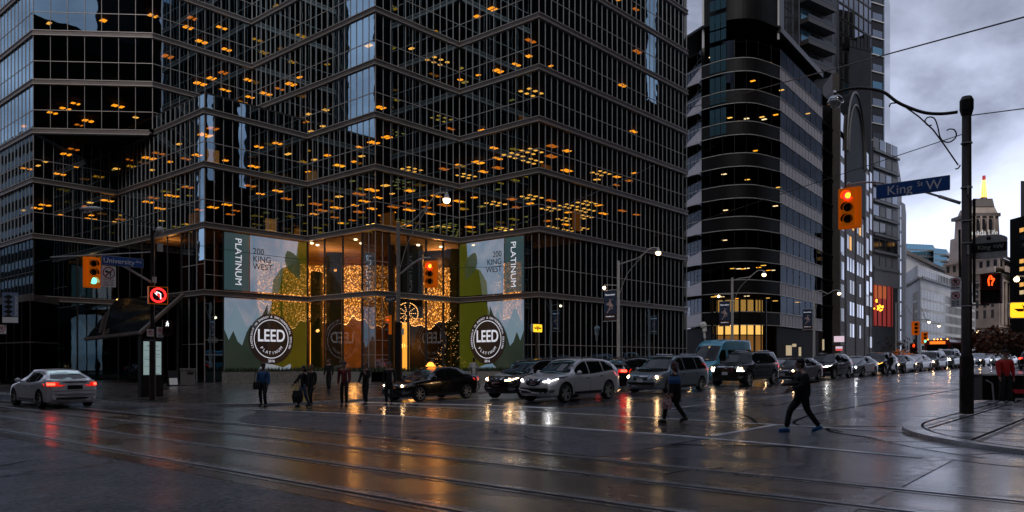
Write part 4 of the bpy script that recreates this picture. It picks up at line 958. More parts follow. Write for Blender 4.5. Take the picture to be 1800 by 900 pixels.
# beaux-arts building with stepped tower and beacon
cb = thing('beacon_tower_building', 'grand stone building with stepped tower and lit weather beacon', 'office building', (*G(1740, 330), 1.3))
A, B, E = Vector(G(1657, 330)), Vector(G(1757, 300)), Vector(G(1815, 345))
def mass(a, b, e, z0, z1, m_, name='wall', grow=0.): 
    g = MB(); g.prism([tuple(a), tuple(b), tuple(e), tuple(e + (a - b) * .8), tuple(a + (e - b) * .8)], z0, z1); return g.build(name, m_, cb)
zc = Zp(478, 300); mass(A, B, E, .8, zc, 'beaux_stone')
def corn(z, h, o_, m_='beaux_stone'):
    g = MB(); g.wall(A, B, z, z + h, .5, o_); g.wall(B, E, z, z + h, .5, o_); g.build('cornice', m_, cb)
corn(zc, 2.2, 2.2); corn(zc - 3.5, .8, .9); corn(Zp(585, 300), 1.0, .8); corn(Zp(575, 300), .5, .5)
sh_ = [p + ((A + E) / 2 - p) * .05 for p in (A, B, E)]
mass(*sh_, zc + 2, zc + 6.2, 'beaux_stone'); 
g = MB(); g.wall(sh_[0], sh_[1], zc + 6, zc + 7, .5, 1.0); g.wall(sh_[1], sh_[2], zc + 6, zc + 7, .5, 1.0); g.build('cornice', 'beaux_stone', cb)
La, Lr = (B - A).length, (E - B).length
windows(cb, sh_[0], sh_[1], [(zc + 2.6, zc + 5.4)], cols(La * .95, 8, .45), ['pane_dark'], .06, seed=3, lit=.12)
windows(cb, sh_[1], sh_[2], [(zc + 2.6, zc + 5.4)], cols(Lr * .95, 8, .45), ['pane_dark'], .06, seed=3)
windows(cb, A, B, [(Zp(y, 305), Zp(y, 305) + 3.2) for y in (505, 522, 540, 559, 604, 622)], cols(La, 7, .34, 1.5), ['pane_dark'], .06, seed=9, lit=.04)
windows(cb, B, E, [(Zp(y, 305), Zp(y, 305) + 3.2) for y in (505, 522, 540, 559)], cols(Lr, 9, .4, 1.5), ['pane_dark'], .06, seed=9)
g = MB(); dE = (E - B).normalized()
for k in range(10): p0 = B + dE * (1 + k * (Lr - 2) / 9.3); g.wall(p0, p0 + dE * 1.3, Zp(570, 300), zc - 3.5, .5, .9)
g.build('pilaster', 'beaux_stone', cb)
# stepped tower
def tm(x0, x1, y0, y1, D, m_, name='tower_stage', tap=0.):
    a, b = Vector(G(x0, D)), Vector(G(x1, D)); dv = (b - a); n = Vector((-dv.y, dv.x)); g = MB(); ctr_ = (a + b) / 2 + n / 2
    base = [a, b, b + n, a + n]; top_ = [p + (ctr_ - p) * tap for p in base]
    g.add([(*p, Zp(y1, D)) for p in base] + [(*p, Zp(y0, D)) for p in top_], [(0, 3, 2, 1), (4, 5, 6, 7), (0, 1, 5, 4), (1, 2, 6, 5), (2, 3, 7, 6), (3, 0, 4, 7)]); return g.build(name, m_, cb)
tm(1702, 1764, 412, 460, 318, 'beaux_stone', tap=.06); tm(1706, 1757, 378, 412, 318.5, 'beaux_stone', tap=.05); tm(1703, 1759, 374, 380, 317.8, 'beaux_dark'); tm(1708, 1754, 362, 375, 318.8, 'beaux_stone', tap=.16); tm(1712, 1748, 352, 363, 319.2, 'beaux_dark', tap=.08); tm(1716, 1745, 349, 353, 319.6, 'beaux_dark')
m = MB()
for x in (1717, 1728, 1740):
    a = P3(x - 3, 404, 316.6); m.box((a.x - .1, a.y - 1.2, Zp(403, 317)), (a.x + .3, a.y, Zp(388, 317)))
    c0 = Vector(G(x, 317)); dv = Vector((SA, -CA)); m.wall(c0 - dv * .75, c0 + dv * .75, Zp(404, 317), Zp(388, 317), .3, .4); m.tube([P3(x, 388, 316.6), P3(x, 388, 317.3)], .75, 12)
m.build('arched_opening', 'pane_dark', cb)
m = MB()
for x in (1712, 1722.5, 1734, 1745.5): c0 = Vector(G(x, 317)); dv = Vector((SA, -CA)); m.wall(c0 - dv * .35, c0 + dv * .35, Zp(408, 317), Zp(380, 317), .3, .9)
m.build('pilaster', 'beaux_stone', cb)
m = MB(); m.tube([P3(1729, 352, 322), P3(1729, 347, 322)], [1.6, 1.2], 10); m.build('beacon_base', 'black_metal', cb)
m = MB(); b0, b1 = P3(1729.5, 348, 322), P3(1729.5, 317, 322); m.tube([b0, b1], [1.15, .65], 10); o = m.build('beacon', emat('beacon_fill', (1, .36, .04), 1.3), cb)
m = MB()
for k in range(10):
    a = 2 * math.pi * k / 10; m.tube([b0 + Vector((math.cos(a), math.sin(a), 0)) * 1.22, b1 + Vector((math.cos(a), math.sin(a), 0)) * .7], .1, 4)
m.build('beacon_tube', emat('beacon_white', (1, .6, .2), 1.2), o)
m = MB(); m.tube([b1, P3(1729.5, 309, 322)], .62, 10); m.build('beacon_cap', emat('beacon_red', (.5, .02, .03), .25), cb)
yaw = -R(48.71)
text('lettering', 'Canada Life', 3.1, emat('sign_soft', (.7, .7, .72), .3), cb, P3(1725.5, 409, 314), (R(90), 0, yaw), xs=.9)
# right edge tower
a, b = Vector(G(1775, 180)), Vector(G(1830, 170))
et = tower('edge_tower', 'black tower with lit offices at the right edge of the view', [tuple(a), tuple(b), tuple(Vector(G(1830, 210))), tuple(Vector(G(1785, 210)))], 1, Zp(386, 180), 'black_clad')
Lb = (b - a).length
for k in range(9):
    z = Zp(520, 180) + k * 1.75 * 1.0; windows(et, a, b, [(z, z + .9)], [(Lb * (.33 + .16 * j), Lb * (.46 + .16 * j)) for j in range(4)], ['mirror_glass', 'pane_lit_dim', 'pane_dark'], .06, seed=k, lit=.25, litm='pane_lit')
a, b = Vector(G(1794, 300)), Vector(G(1830, 300))
tower('distant_tower', 'dark far tower top just inside the right edge above the black tower', [tuple(a), tuple(b), tuple(Vector(G(1830, 330))), tuple(Vector(G(1796, 330)))], 1, Zp(318, 300), 'black_clad')

# --- unseen towers added to darken the glass front, gaps shaped for sky strips
mat('facade_grey', (.006, .006, .006), .8, noise=.3, nscale=.1, spec=.02); mat('facade_pale', (.16, .16, .17), .6, noise=.3, nscale=.1)
def rtower(label, poly, z1, m_='facade_grey'):
    t = thing('reflection_tower', label, 'office tower', (poly[0][0], poly[0][1], 0), group='unseen towers added for the glass front reflections'); m = MB(); m.prism(poly, -1, z1); m.build('wall', m_, t)
    p, q = Vector(poly[0]), Vector(poly[1]); mm = MB(); L = (q - p).length
    for z in frange(5, z1 - 2, 3.8): mm.wall(p, q, z, z + 2.1, .1, .05)
    mm.build('window_band', 'pane_black', t); return t
mat('pane_black', (.003, .003, .003), .7, spec=.02)
def south(u0, u1, v0, z, s0=1.5, s1=1.5, d=14, m_='facade_grey'): rtower('unseen tower shaped for the glass reflections, south side of the avenue', [(u1, v0), (u0, v0), (u0 + s0 * d, v0 - d), (u1 + s1 * d, v0 - d)], z, m_)
def west(v0, v1, u0, z, s0=1.2, s1=1.2, d=14, m_='facade_grey'): rtower('unseen tower shaped for the glass reflections, west side of the tram street', [(u0, v0), (u0, v1), (u0 - d, v1 + s1 * d), (u0 - d, v0 + s0 * d)], z, m_)
SV, WU = -14, -14
g0, g1 = uA(1138, 2 * 38 - SV), uA(1163, 2 * 38 - SV); a0, a1 = uA(366, 2 * 55.4 - SV), uA(386, 2 * 55.4 - SV); b0, b1 = uA(420, 2 * 55.4 - SV), uA(440, 2 * 55.4 - SV)
south(20, a0, SV, 120, .45, .45); south(a1, b0, SV, 120, .45, .45); south(b1, g0, SV, 125, .5, 1.5); south(g0, g1 + 45, SV - 15, 68, 1.5, 1.5); south(g1, g1 + 30, SV, 100, 1.5, 1.5)
south(a0 + 2, b1 + 12, SV - 16, 36)
w0, w1 = vB(659, 75 - WU), vB(604, 75 - WU); x0, x1 = vB(362, 57.2 - WU), vB(338, 57.2 - WU); y0, y1 = vB(60, 44 - WU), vB(-60, 44 - WU)
west(5, 66, WU, 44, .2, .4); west(66.3, w0, WU, 125, .4, 1.25); west(w0, w1, WU - 16, 38, 1.25, 1.25); west(w1, x0, WU, 125, 1.25, 1.8); west(x0 - 3, x1 + 45, WU - 16, 25, 1.8, 1.8); west(x1, y0 - 2, WU, 90, 1.8, 2.2); west(y0, y1 + 30, WU, 52, 2.2, 2.2, m_='facade_pale')
rtower('unseen dark tower added on the corner behind the viewer to block mirrored sky', [(-14, -60), (-14, -14), (-60, -14), (-60, -60)], 100)  # unseen blocks added to keep sky out of the notch reflections
rtower('unseen dark tower added across the tram street behind the viewer to block mirrored sky', [(60, -95), (-60, -95), (-60, -120), (60, -120)], 105)
rtower('unseen dark tower added across the avenue behind the viewer to block mirrored sky', [(-100, -60), (-100, 10), (-125, 10), (-125, -60)], 100)
# ================================================================== STREET FURNITURE
def visor(m, c, r, L, mi):     # half tube hood over a lens; local frame: x right, y up, z to the viewer
    n = 14; vs = []; fs = []
    for j, z in enumerate((0, L)):
        for i in range(n + 1):
            a = R(-25 + 230 * i / n); vs.append((c[0] + r * math.cos(a), c[1] + r * math.sin(a) - (0 if j == 0 else .02), c[2] + (z if True else 0)))
    k = n + 1
    for i in range(n): fs.append((i, i + 1, k + i + 1, k + i))
    m.add(vs, fs, mi)
mat('lens_off', (.02, .015, .012), .2)
def signal(label, loc, rot, lit, s=1., group='traffic signals around the crossing', back=True):
    t = bpy.data.objects.new('traffic_light', None); C.objects.link(t); t.location = loc; t.rotation_euler = rot; t.scale = (s, s, s); ORG[t.name] = Vector((0, 0, 0)); setp(t, label, 'traffic light', group)
    if back: flat('backplate', rrect(.66, 1.22, .05), .02, mat('signal_yellow', (.95, .19, .008), .4, emit=(1, .2, .0), es=.05), t, (0, 0, 0), (0, 0, 0), local=True)  # yellow paint of board and housing carries a faint added glow
    m = MB(); m.box((-.17, -.53, .02), (.17, .53, .19)); m.build('housing', 'signal_yellow' if back else 'signal_yellow', t, local=True)
    for i, y in enumerate((.34, 0, -.34)):
        m = MB(); m.M = Matrix.Translation((0, y, .195)); m.ball((0, 0, 0), .125, 16, sc3=(1, 1, .35)); on = lit == i
        lm = {0: 'red_lit', 2: 'green_lit'}.get(i, 'amber') if on else 'lens_off'
        o = m.build('lens', lm, t, local=True, smooth=True)
        if on and i == 0:
            m = MB(); m.ball((.02, y, .235), .085, 12, sc3=(1, 1, .3)); m.build('lens_glow', 'red_hot', o, local=True)
        m = MB(); visor(m, (0, y, .19), .145, .2, 0); m.build('visor', 'black_metal' if not on else 'signal_yellow', t, local=True)
    return t
def pole(name, label, u, v, h, r0, r1, m_='dark_pole', cat='pole', group=None, base=True, side=.13):
    z = gz(u, v) + side; t = thing(name, label, cat, (u, v, z), group=group); m = MB(); m.tube([(0, 0, 0), (0, 0, h)], [r0, r1], 12)
    if base: m.tube([(0, 0, 0), (0, 0, .5)], [r0 * 1.25, r0 * 1.22], 12)
    m.build('shaft', m_, t, local=True, smooth=False); return t
def plate(name, w_, h, m_, parent, loc, rot, r=.02, label=None):
    return flat(name, rrect(w_, h, r), .015, m_, parent, loc, rot)
def tagged(o, label, cat, group=None): return setp(o, label, cat, group)
def street_sign(label, txt, a, b, h, m_='sign_blue', border=True, tm='sign_white', rot=RA, sup=None, tsize=.62, extra=None):
    """a, b = middle of the plate's two ends"""
    a, b = Vector(a), Vector(b); w_ = (b - a).length; t = bpy.data.objects.new('street_name_sign', None); C.objects.link(t); t.location = (a + b) / 2
    t.rotation_euler = rot; ORG[t.name] = Vector((0, 0, 0)); setp(t, label, 'street sign')
    flat('border', rrect(w_, h, .02), .02, 'galv', t, (0, 0, -.01), (0, 0, 0), local=True); flat('plate', rrect(w_ - .03, h - .03, .02), .02, m_, t, (0, 0, -.004), (0, 0, 0), local=True)
    for s_, x, y, sz in txt: text('lettering', s_, sz, tm, t, (x * w_, y * h, .020), (0, 0, 0), local=True)
    return t

# ---- near corner pole with scrolled lamp arm
pu, pv = G(1699, 21.2); PD = 21.2
np_ = thing('street_pole', 'thick dark brown pole on the near kerb corner carrying signs and lamp arm', 'pole', (pu, pv, gz(pu, pv) + .13)); zb = gz(pu, pv) + .13; ztp = Zp(170, PD)
m = MB(); m.tube([(0, 0, 0), (0, 0, 1.55), (0, 0, 1.6), (0, 0, ztp - zb - .5)], [.165, .16, .135, .115], 16); m.build('shaft', 'dark_pole', np_, local=True, smooth=True)
m = MB(); m.tube([(0, 0, 0), (0, 0, 1.55)], [.178, .172], 16); m.box((-.20, -.1, .35), (-.15, .1, 1.0)); m.build('base_sleeve', 'dark_pole', np_, local=True)
m = MB(); m.tube([(0, 0, ztp - zb - .5), (0, 0, ztp - zb - .35), (0, 0, ztp - zb - .1), (0, 0, ztp - zb)], [.13, .17, .17, .12], 14); m.build('cap', 'black_metal', np_, local=True)
m = MB()
for z in (2.9, 4.6, 5.2, 6.1, 7.3): m.tube([(0, 0, z), (0, 0, z + .03)], .145, 14)
for z in (4.3, 5.9): m.tube([(-.13, -.06, z), (-.13, -.06, z + .25)], .02, 6)
m.build('steel_strap', 'galv', np_, local=True)
m = MB(); m.tube([(.05, -.17, 3.0), (.05, -.17, 5.8)], .035, 6); m.tube([(.0, .16, 3.6), (.0, .17, 5.0)], .03, 6); m.build('conduit', 'black_metal', np_, local=True)
arm = [onB(x, y, pu - .02) for x, y in ((1683, 197), (1655, 200), (1625, 198), (1595, 188), (1575, 178), (1555, 163), (1535, 157), (1510, 155), (1490, 157), (1472, 162))]
m = MB(); m.tube(catmull(arm, 5), .045, 8)
m.build('lamp_arm', 'dark_pole', np_, smooth=True)
m = MB(); m.tube([onB(x, y, pu - .02) for x, y in ((1590, 187), (1615, 205), (1640, 228), (1660, 255), (1684, 290))], .022, 6); m.tube(catmull([onB(x, y, pu - .02) for x, y in ((1563, 188), (1566, 182), (1575, 181))], 4), .02, 6)
for pts in ([(1638, 220), (1630, 220), (1626, 212), (1632, 206), (1642, 208), (1648, 222), (1652, 240), (1658, 248), (1668, 250), (1678, 244), (1681, 236), (1677, 228), (1668, 227), (1664, 230)], [(1688, 290), (1684, 296), (1679, 297)]):
    m.tube(catmull([onB(x, y, pu - .02) for x, y in pts], 4), .018, 6)
m.build('scroll_bracket', 'black_metal', np_, smooth=True)
lamp = onB(1468, 176, pu - .02); m = MB(); m.tube([lamp + Vector((0, 0, .28)), lamp + Vector((0, 0, .12))], .07, 10); m.ball(lamp - Vector((0, 0, .03)), .22, 16, z0=0, sc3=(1, 1, .8)); m.tube([lamp + Vector((0, 0, -.03)), lamp + Vector((0, 0, -.09))], [.235, .235], 16); m.build('lamp_head', mat('lamp_glass', (.5, .5, .5), .12, .85), np_, smooth=True)
m = MB(); m.ball(lamp - Vector((0, 0, .1)), .16, 14, z1=.2); m.build('lamp_globe', mat('globe_off', (.5, .48, .45), .2), np_, smooth=True)
# sign arm
m = MB(); m.tube([onB(1688, 357, pu + .02), onB(1650, 345, pu + .02)], .045, 8); m.tube([onB(1660, 348, pu + .02), onB(1617, 335, pu + .02)], .03, 8); m.tube(catmull([onB(x, y, pu + .02) for x, y in ((1617, 335), (1580, 328), (1545, 321), (1515, 321), (1492, 325))], 4), .028, 8); m.ball(onB(1492, 325, pu + .02), .09, 8); m.build('signal_arm', 'galv', np_, smooth=True)
a, b = onB(1540, 335, pu - .06), onB(1670, 324, pu - .06); a.z = b.z = (a.z + b.z) / 2
street_sign('large blue street name sign King St W on the near pole arm', (('King', -.17, -.04, .38), ('St', .11, .16, .19), ('W', .29, -.04, .38)), a, b, .41, rot=RB)
c = onB(1494, 366, pu - .12); signal('red traffic light on yellow board hanging from the near pole arm', tuple(c), RB, 0)
def hand(parent, sc_, m_):
    def tb(pts, r=.012): mm = MB(); mm.tube([(x * sc_, y * sc_, .0) for x, y in pts], r, 6); return mm
    mm = MB()
    for pts in ([(-.35, -1), (-.42, -.3), (-.5, .2), (-.38, .65), (-.2, .3)], [(-.38, .65), (-.22, .95), (0, 1.05), (.15, .8), (.12, .25)], [(.12, .25), (.45, .5), (.62, .45), (.4, -.1), (.2, -.45), (.18, -1)]): mm.tube([(x * sc_, y * sc_, 0) for x, y in pts], .016, 6)
    return mm.build('hand_symbol', m_, parent, local=True)
def walk_signal(label, loc, rot, mode, s=1.):
    t = bpy.data.objects.new('pedestrian_signal', None); C.objects.link(t); t.location = loc; t.rotation_euler = rot; t.scale = (s, s, s); ORG[t.name] = Vector((0, 0, 0)); setp(t, label, 'pedestrian signal')
    m = MB(); m.box((-.24, -.40, -.15), (.24, .40, .0)); m.build('housing', mat('sig_case', (.09, .02, .015), .4), t, local=True)
    m = MB(); 
    for y in (.2, -.2): m.box((-.24, y + .16, 0), (.24, y + .19, .12)); m.box((-.235, y - .18, 0), (-.215, y + .16, .1)); m.box((.215, y - .18, 0), (.235, y + .16, .1))
    m.build('visor', 'sig_case', t, local=True)
    flat('screen', rrect(.38, .32), .01, 'black_ink', t, (0, .2, 0), (0, 0, 0), local=True); flat('screen', rrect(.38, .32), .01, 'black_ink', t, (0, -.2, 0), (0, 0, 0), local=True)
    if mode == 'hand': o = hand(t, .125, 'hand_lit'); o.location = (0, .2, .02)
    else:
        m = MB()
        for pts in ([(0, .7), (-.05, .1), (-.5, -.9)], [(0, .1), (.3, -.3), (.35, -.95)], [(-.05, .55), (-.5, .2)], [(.05, .55), (.4, .1), (.6, .2)]): m.tube([(x * .13, y * .13, 0) for x, y in pts], .017, 6)
        m.ball((.01, .125, 0), .025, 8); o = m.build('walking_symbol', 'white_lit', t, local=True); o.location = (0, .2, .02)
    return t
hx = onB(1742, 507, pu - .1); walk_signal('pedestrian signal with red raised hand on the near corner pole', tuple(hx), RB, 'hand')
m = MB(); m.tube([onB(1708, 536, pu), onB(1738, 536, pu)], .02, 6); m.tube([onB(1738, 536, pu), onB(1738, 522, pu - .05)], .02, 6); m.build('bracket', 'black_metal', np_)
def nopark(label, loc, rot, w_, h, kind, ring=True, group=None):
    t = bpy.data.objects.new('parking_sign', None); C.objects.link(t); t.location = loc; t.rotation_euler = rot; ORG[t.name] = Vector((0, 0, 0)); setp(t, label, 'parking sign', group)
    flat('plate', rrect(w_, h, .02), .01, 'sign_white', t, (0, 0, 0), (0, 0, 0), local=True)
    r = w_ * .40; cy = h / 2 - r - w_ * .1
    if kind == 'P': text('letter', 'P', r * 1.5, 'black_ink', t, (0, cy, .014), (0, 0, 0), local=True, bold=.004)
    else: flat('square', rrect(r * .7, r * .7, .004), .003, 'black_ink', t, (0, cy, .011), (0, 0, 0), local=True)
    m = MB(); m.M = Matrix.Translation((0, cy, 0)); ringpts(m, r * .8, r, 28, .013, .004); d = Vector((1, -1, 0)).normalized(); n = Vector((1, 1, 0)).normalized() * r * .1
    p, q = -d * r * .85, d * r * .85; zz = Vector((0, 0, .018)); m.add([p - n + zz, q - n + zz, q + n + zz, p + n + zz], [(0, 1, 2, 3)]); m.build('prohibition_ring', 'red_ink', t, local=True)
    if h > w_ * 1.15:
        m = MB()
        for k in range(int((h - w_) / .06) + 1):
            y = cy - r - .05 - k * .05
            if y < -h / 2 + .02: break
            m.box((-w_ * .36, y - .012, .011), (-w_ * .05, y + .012, .014)); m.box((w_ * .03, y - .012, .011), (w_ * .34, y + .012, .014))
        m.build('small_text', 'black_ink', t, local=True)
    return t
nopark('no parking sign, upper of two signs strapped to the near corner pole', tuple(onB(1680, 499, pu - .1)), RB, .25, .34, 'P'); nopark('no stopping sign, lower of two signs strapped to the near corner pole', tuple(onB(1680, 526, pu - .1)), RB, .25, .44, 'S')
# small black street blade facing the other way with rounded top board
a, b = onB(1706, 432, pu + .25), onB(1771, 432, pu + .25); a.z = b.z
ss = street_sign('black and white King St W blade behind the near corner pole', (('King', -.13, 0, .17), ('St', .16, .04, .10), ('W', .3, 0, .17)), a, b, .27, m_='black_ink', rot=RB, tm='galv')
w_ = (b - a).length; flat('rounded_crest', [(-w_ / 2, .135), (w_ / 2, .135), (w_ / 2, .2)] + [(w_ / 2 * math.cos(R(t)), .2 + .14 * math.sin(R(t))) for t in range(10, 171, 10)] + [(-w_ / 2, .2)], .02, 'galv', ss, (0, 0, -.01), (0, 0, 0), local=True)
flat('lower_board', [(-w_ / 2, -.3), (w_ / 2, -.3), (w_ / 2, -.135), (-w_ / 2, -.135)], .02, 'galv', ss, (0, 0, -.01), (0, 0, 0), local=True); flat('crest_mark', rrect(.1, .09, .01), .004, 'black_ink', ss, (0, .24, .012), (0, 0, 0), local=True)
# transit sign
def transit(label, loc, rot, w_, h, post=None, pole_top=None, s3=None, parent_loc=None):
    t = bpy.data.objects.new('transit_sign', None); C.objects.link(t); t.location = loc; t.rotation_euler = rot; ORG[t.name] = Vector((0, 0, 0)); setp(t, label, 'transit sign')
    flat('light_box', rrect(w_, h, .06), .2, 'galv', t, (0, 0, -.2), (0, 0, 0), local=True); flat('face', rrect(w_ - .04, h - .04, .06), .012, 'ttc_lit', t, (0, 0, 0), (0, 0, 0), local=True)
    s = h * .36; o = mat('logo_red', (.30, .01, .01), .5)
    flat('logo_wing', [(-2.2 * s, .25 * s), (-.6 * s, .25 * s), (-.6 * s, -.25 * s), (-1.5 * s, -.25 * s)], .004, 'logo_red', t, (0, 0, .013), (0, 0, 0), local=True)
    flat('logo_wing', [(2.2 * s, .25 * s), (1.5 * s, -.25 * s), (.6 * s, -.25 * s), (.6 * s, .25 * s)], .004, 'logo_red', t, (0, 0, .013), (0, 0, 0), local=True)
    flat('logo_shield', [(-.9 * s, .95 * s), (-.5 * s, -.1 * s), (0, -1.0 * s), (.5 * s, -.1 * s), (.9 * s, .95 * s), (.45 * s, .6 * s), (-.45 * s, .6 * s)], .006, 'logo_red', t, (0, 0, .013), (0, 0, 0), local=True)
    text('letter', 'TTC', s * .5, 'ttc_lit', t, (0, .1 * s, .022), (0, 0, 0), local=True)
    if post:
        m = MB(); m.tube([(0, -h / 2, -.1), (0, -post, -.1)], .07, 10); m.build('post', 'dark_pole', t, local=True)
    return t
tp_ = P3(1806, 545, 25.3); transit('yellow lit transit sign over the stair entrance at the right edge', tuple(tp_), (R(90), 0, -R(60)), 1.05, .52, tp_.z - .2)
tp_ = onA(945, 577, 33.5); transit('small yellow lit transit sign before the tower corner', tuple(tp_), RA, .95, .55, tp_.z - .2)
# stairwell parapet
wu, wv = G(1714, 27.2); sw_ = thing('stair_parapet', 'granite and black stairwell parapet with pale top rail behind red jacketed man', 'parapet', (wu, wv, gz(wu, wv) + .13)); d = Vector((SA, -CA)); p0 = Vector(G(1711, 27.4)); p1 = p0 + Vector(G(1830, 26.6)) - Vector(G(1711, 27.4))
zt = Zp(657, 27.2); z0 = gz(wu, wv) + .1
m = MB(); m.wall(p0, p0 + (p1 - p0).normalized() * .26, z0, zt - .04, .3, .05); m.build('granite_post', 'granite', sw_)
m = MB(); m.wall(p0 + (p1 - p0).normalized() * .27, p1, z0, zt - .05, .08, 0); m.build('panel', 'black_clad', sw_)
m = MB(); m.wall(p0, p1, zt - .04, zt, .25, .1); m.build('top_rail', 'galv', sw_)
dr = (p1 - p0).normalized(); L = (p1 - p0).length
m = MB(); m.tube([(*(p0 + dr * .36 + Vector((dr.y, -dr.x)) * .1), Zp(668, 27)), (*(p0 + dr * .55 + Vector((dr.y, -dr.x)) * .1), Zp(674, 27)), (*(p0 + dr * .62 + Vector((dr.y, -dr.x)) * .1), Zp(718, 27))], .025, 6); m.build('handrail', 'galv', sw_)
q = P3(1792, 688, 26.6); t_ = text
o = flat('red_arrow', [(-.22, .07), (.3, .07), (.3, -.07), (-.12, -.07)], .01, 'red_ink', sw_, q, (R(90), 0, math.atan2(dr.y, dr.x))); q = P3(1792, 706, 26.6)
flat('bus_plate', rrect(.26, .24, .03), .01, 'galv', sw_, q, (R(90), 0, math.atan2(dr.y, dr.x))); flat('bus_symbol', rrect(.16, .12, .03), .016, 'black_ink', sw_, q, (R(90), 0, math.atan2(dr.y, dr.x)))

# ---- left corner pole
lu, lv = G(268, 33.0); LP = thing('signal_pole', 'dark signal pole on the far left kerb with a long signal arm', 'signal pole', (lu, lv, gz(lu, lv) + .13)); zt = Zp(405, 33)
def lp(x, y, dv=0): return onA(x, y, lv + dv)
m = MB(); m.tube([(lu, lv, .1), (lu, lv, 2.6), (lu, lv, 2.65), (lu, lv, zt)], [.13, .125, .085, .08], 12); m.build('shaft', 'dark_pole', LP)
m = MB(); m.tube([lp(272, 500), lp(218, 468), lp(205, 463)], .05, 8); m.tube([lp(268, 443), lp(190, 447), lp(88, 452)], .022, 6); m.tube([lp(270, 497), lp(270, 487)], .12, 8); m.build('signal_arm', 'galv', LP)
m = MB(); c = lp(281, 405); m.ball(c, .17, 12); m.box((c.x - .09, c.y - .08, c.z - .9), (c.x + .09, c.y + .08, c.z - .55)); m.build('camera_dome', 'galv', LP)
m = MB(); m.tube(catmull([lp(270, 395), lp(240, 385), lp(205, 372), lp(180, 366)], 4), .03, 6); m.build('lamp_arm', 'black_metal', LP); m = MB(); c = lp(160, 367); m.M = Matrix.Translation(c) @ Matrix.Rotation(-.15, 4, 'Y'); m.ball((0, 0, 0), .45, 14, sc3=(1, .35, .22)); m.build('lamp_head', 'galv', LP, smooth=True)
ORG[LP.name] = Vector(LP.location)
m = MB(); m.ball(lp(151, 371), .18, 10, sc3=(1, .6, .5)); m.build('lamp_lens', 'lamp_glass', LP, smooth=True)
signal('green traffic light on a yellow board at the end of the far left arm', tuple(lp(161, 479, -.15)), RA, 2)
a, b = lp(178, 456, -.1), lp(252, 464, -.1); zz = (a.z + b.z) / 2; a.z = b.z = zz
street_sign('blue street name sign University Ave on the far left arm', (('University', -.09, -.02, .30), ('Ave', .38, .12, .15)), a, b, .38, rot=RA)
def noturn(loc, w_, h):
    t = bpy.data.objects.new('no_left_turn_sign', None); C.objects.link(t); t.location = loc; t.rotation_euler = RA; ORG[t.name] = Vector((0, 0, 0)); setp(t, 'white no left turn plate with hours under the University sign', 'traffic sign')
    flat('plate', rrect(w_, h, .02), .012, 'sign_white', t, (0, 0, 0), (0, 0, 0), local=True); r = w_ * .43; cy = h / 2 - w_ / 2
    m = MB(); m.tube([(.1 * w_, cy - r * .6, .016), (.12 * w_, cy + .1 * r, .016), (-.1 * w_, cy + .2 * r, .016)], .022, 4); m.add([(-.1 * w_, cy + .5 * r, .02), (-.1 * w_, cy - .1 * r, .02), (-.3 * w_, cy + .2 * r, .02)], [(0, 1, 2)]); m.build('turn_arrow', 'black_ink', t, local=True)
    m = MB(); m.M = Matrix.Translation((0, cy, 0)); ringpts(m, r * .84, r, 30, .014, .006); d = Vector((1, 1, 0)).normalized(); n = Vector((1, -1, 0)).normalized() * .02; z_ = Vector((0, 0, .03)); m.add([-d * r * .9 - n + z_, d * r * .9 - n + z_, d * r * .9 + n + z_, -d * r * .9 + n + z_], [(0, 1, 2, 3)]); m.build('prohibition_ring', mat('dark_red_ink', (.25, .015, .02), .5), t, local=True)
    for i, s_ in enumerate(('7 am - 10 am', '3 pm - 7 pm', 'MON - FRI')): text('lettering', s_, .075, 'black_ink', t, (0, -h / 2 + .29 - i * .1, .014), (0, 0, 0), local=True)
noturn(tuple(lp(191, 486, -.08)), .55, .85)
t = bpy.data.objects.new('lit_turn_signal', None); C.objects.link(t); t.location = lp(278, 519, -.35); t.rotation_euler = (R(90), 0, R(-14)); ORG[t.name] = Vector((0, 0, 0)); setp(t, 'glowing red no left turn signal in an orange housing on the far left pole', 'turn signal')
m = MB(); m.box((-.38, -.36, -.2), (.38, .36, 0)); m.build('housing', 'signal_yellow', t, local=True); flat('screen', rrect(.7, .68, .03), .01, 'black_ink', t, (0, 0, 0), (0, 0, 0), local=True)
m = MB(); ringpts(m, .24, .31, 32, .02, .01); d = Vector((1, -1, 0)).normalized(); n = Vector((1, 1, 0)).normalized() * .025; z_ = Vector((0, 0, .035)); m.add([-d * .25 - n + z_, d * .25 - n + z_, d * .25 + n + z_, -d * .25 + n + z_], [(0, 1, 2, 3)]); m.build('ring', 'red_lit', t, local=True)
m = MB(); m.tube([(.09, -.16, .022), (.09, .06, .022), (.02, .11, .022), (-.1, .08, .022)], .018, 5); m.tube([(-.04, .15, .022), (-.13, .08, .022), (-.04, .0, .022)], .014, 5); m.build('arrow', 'white_lit', t, local=True)
walk_signal('pedestrian signal with white walking figure on the far left pole', tuple(lp(294, 576, -.2)), (R(90), 0, R(-20)), 'walk', .8)
nopark('small no parking plate, on the street side of the far left pole', tuple(lp(264, 585, -.12)), RA, .28, .3, 'P'); nopark('tall no stopping plate, on the building side of the far left pole', tuple(lp(281, 584, -.12)), RA, .28, .44, 'S')
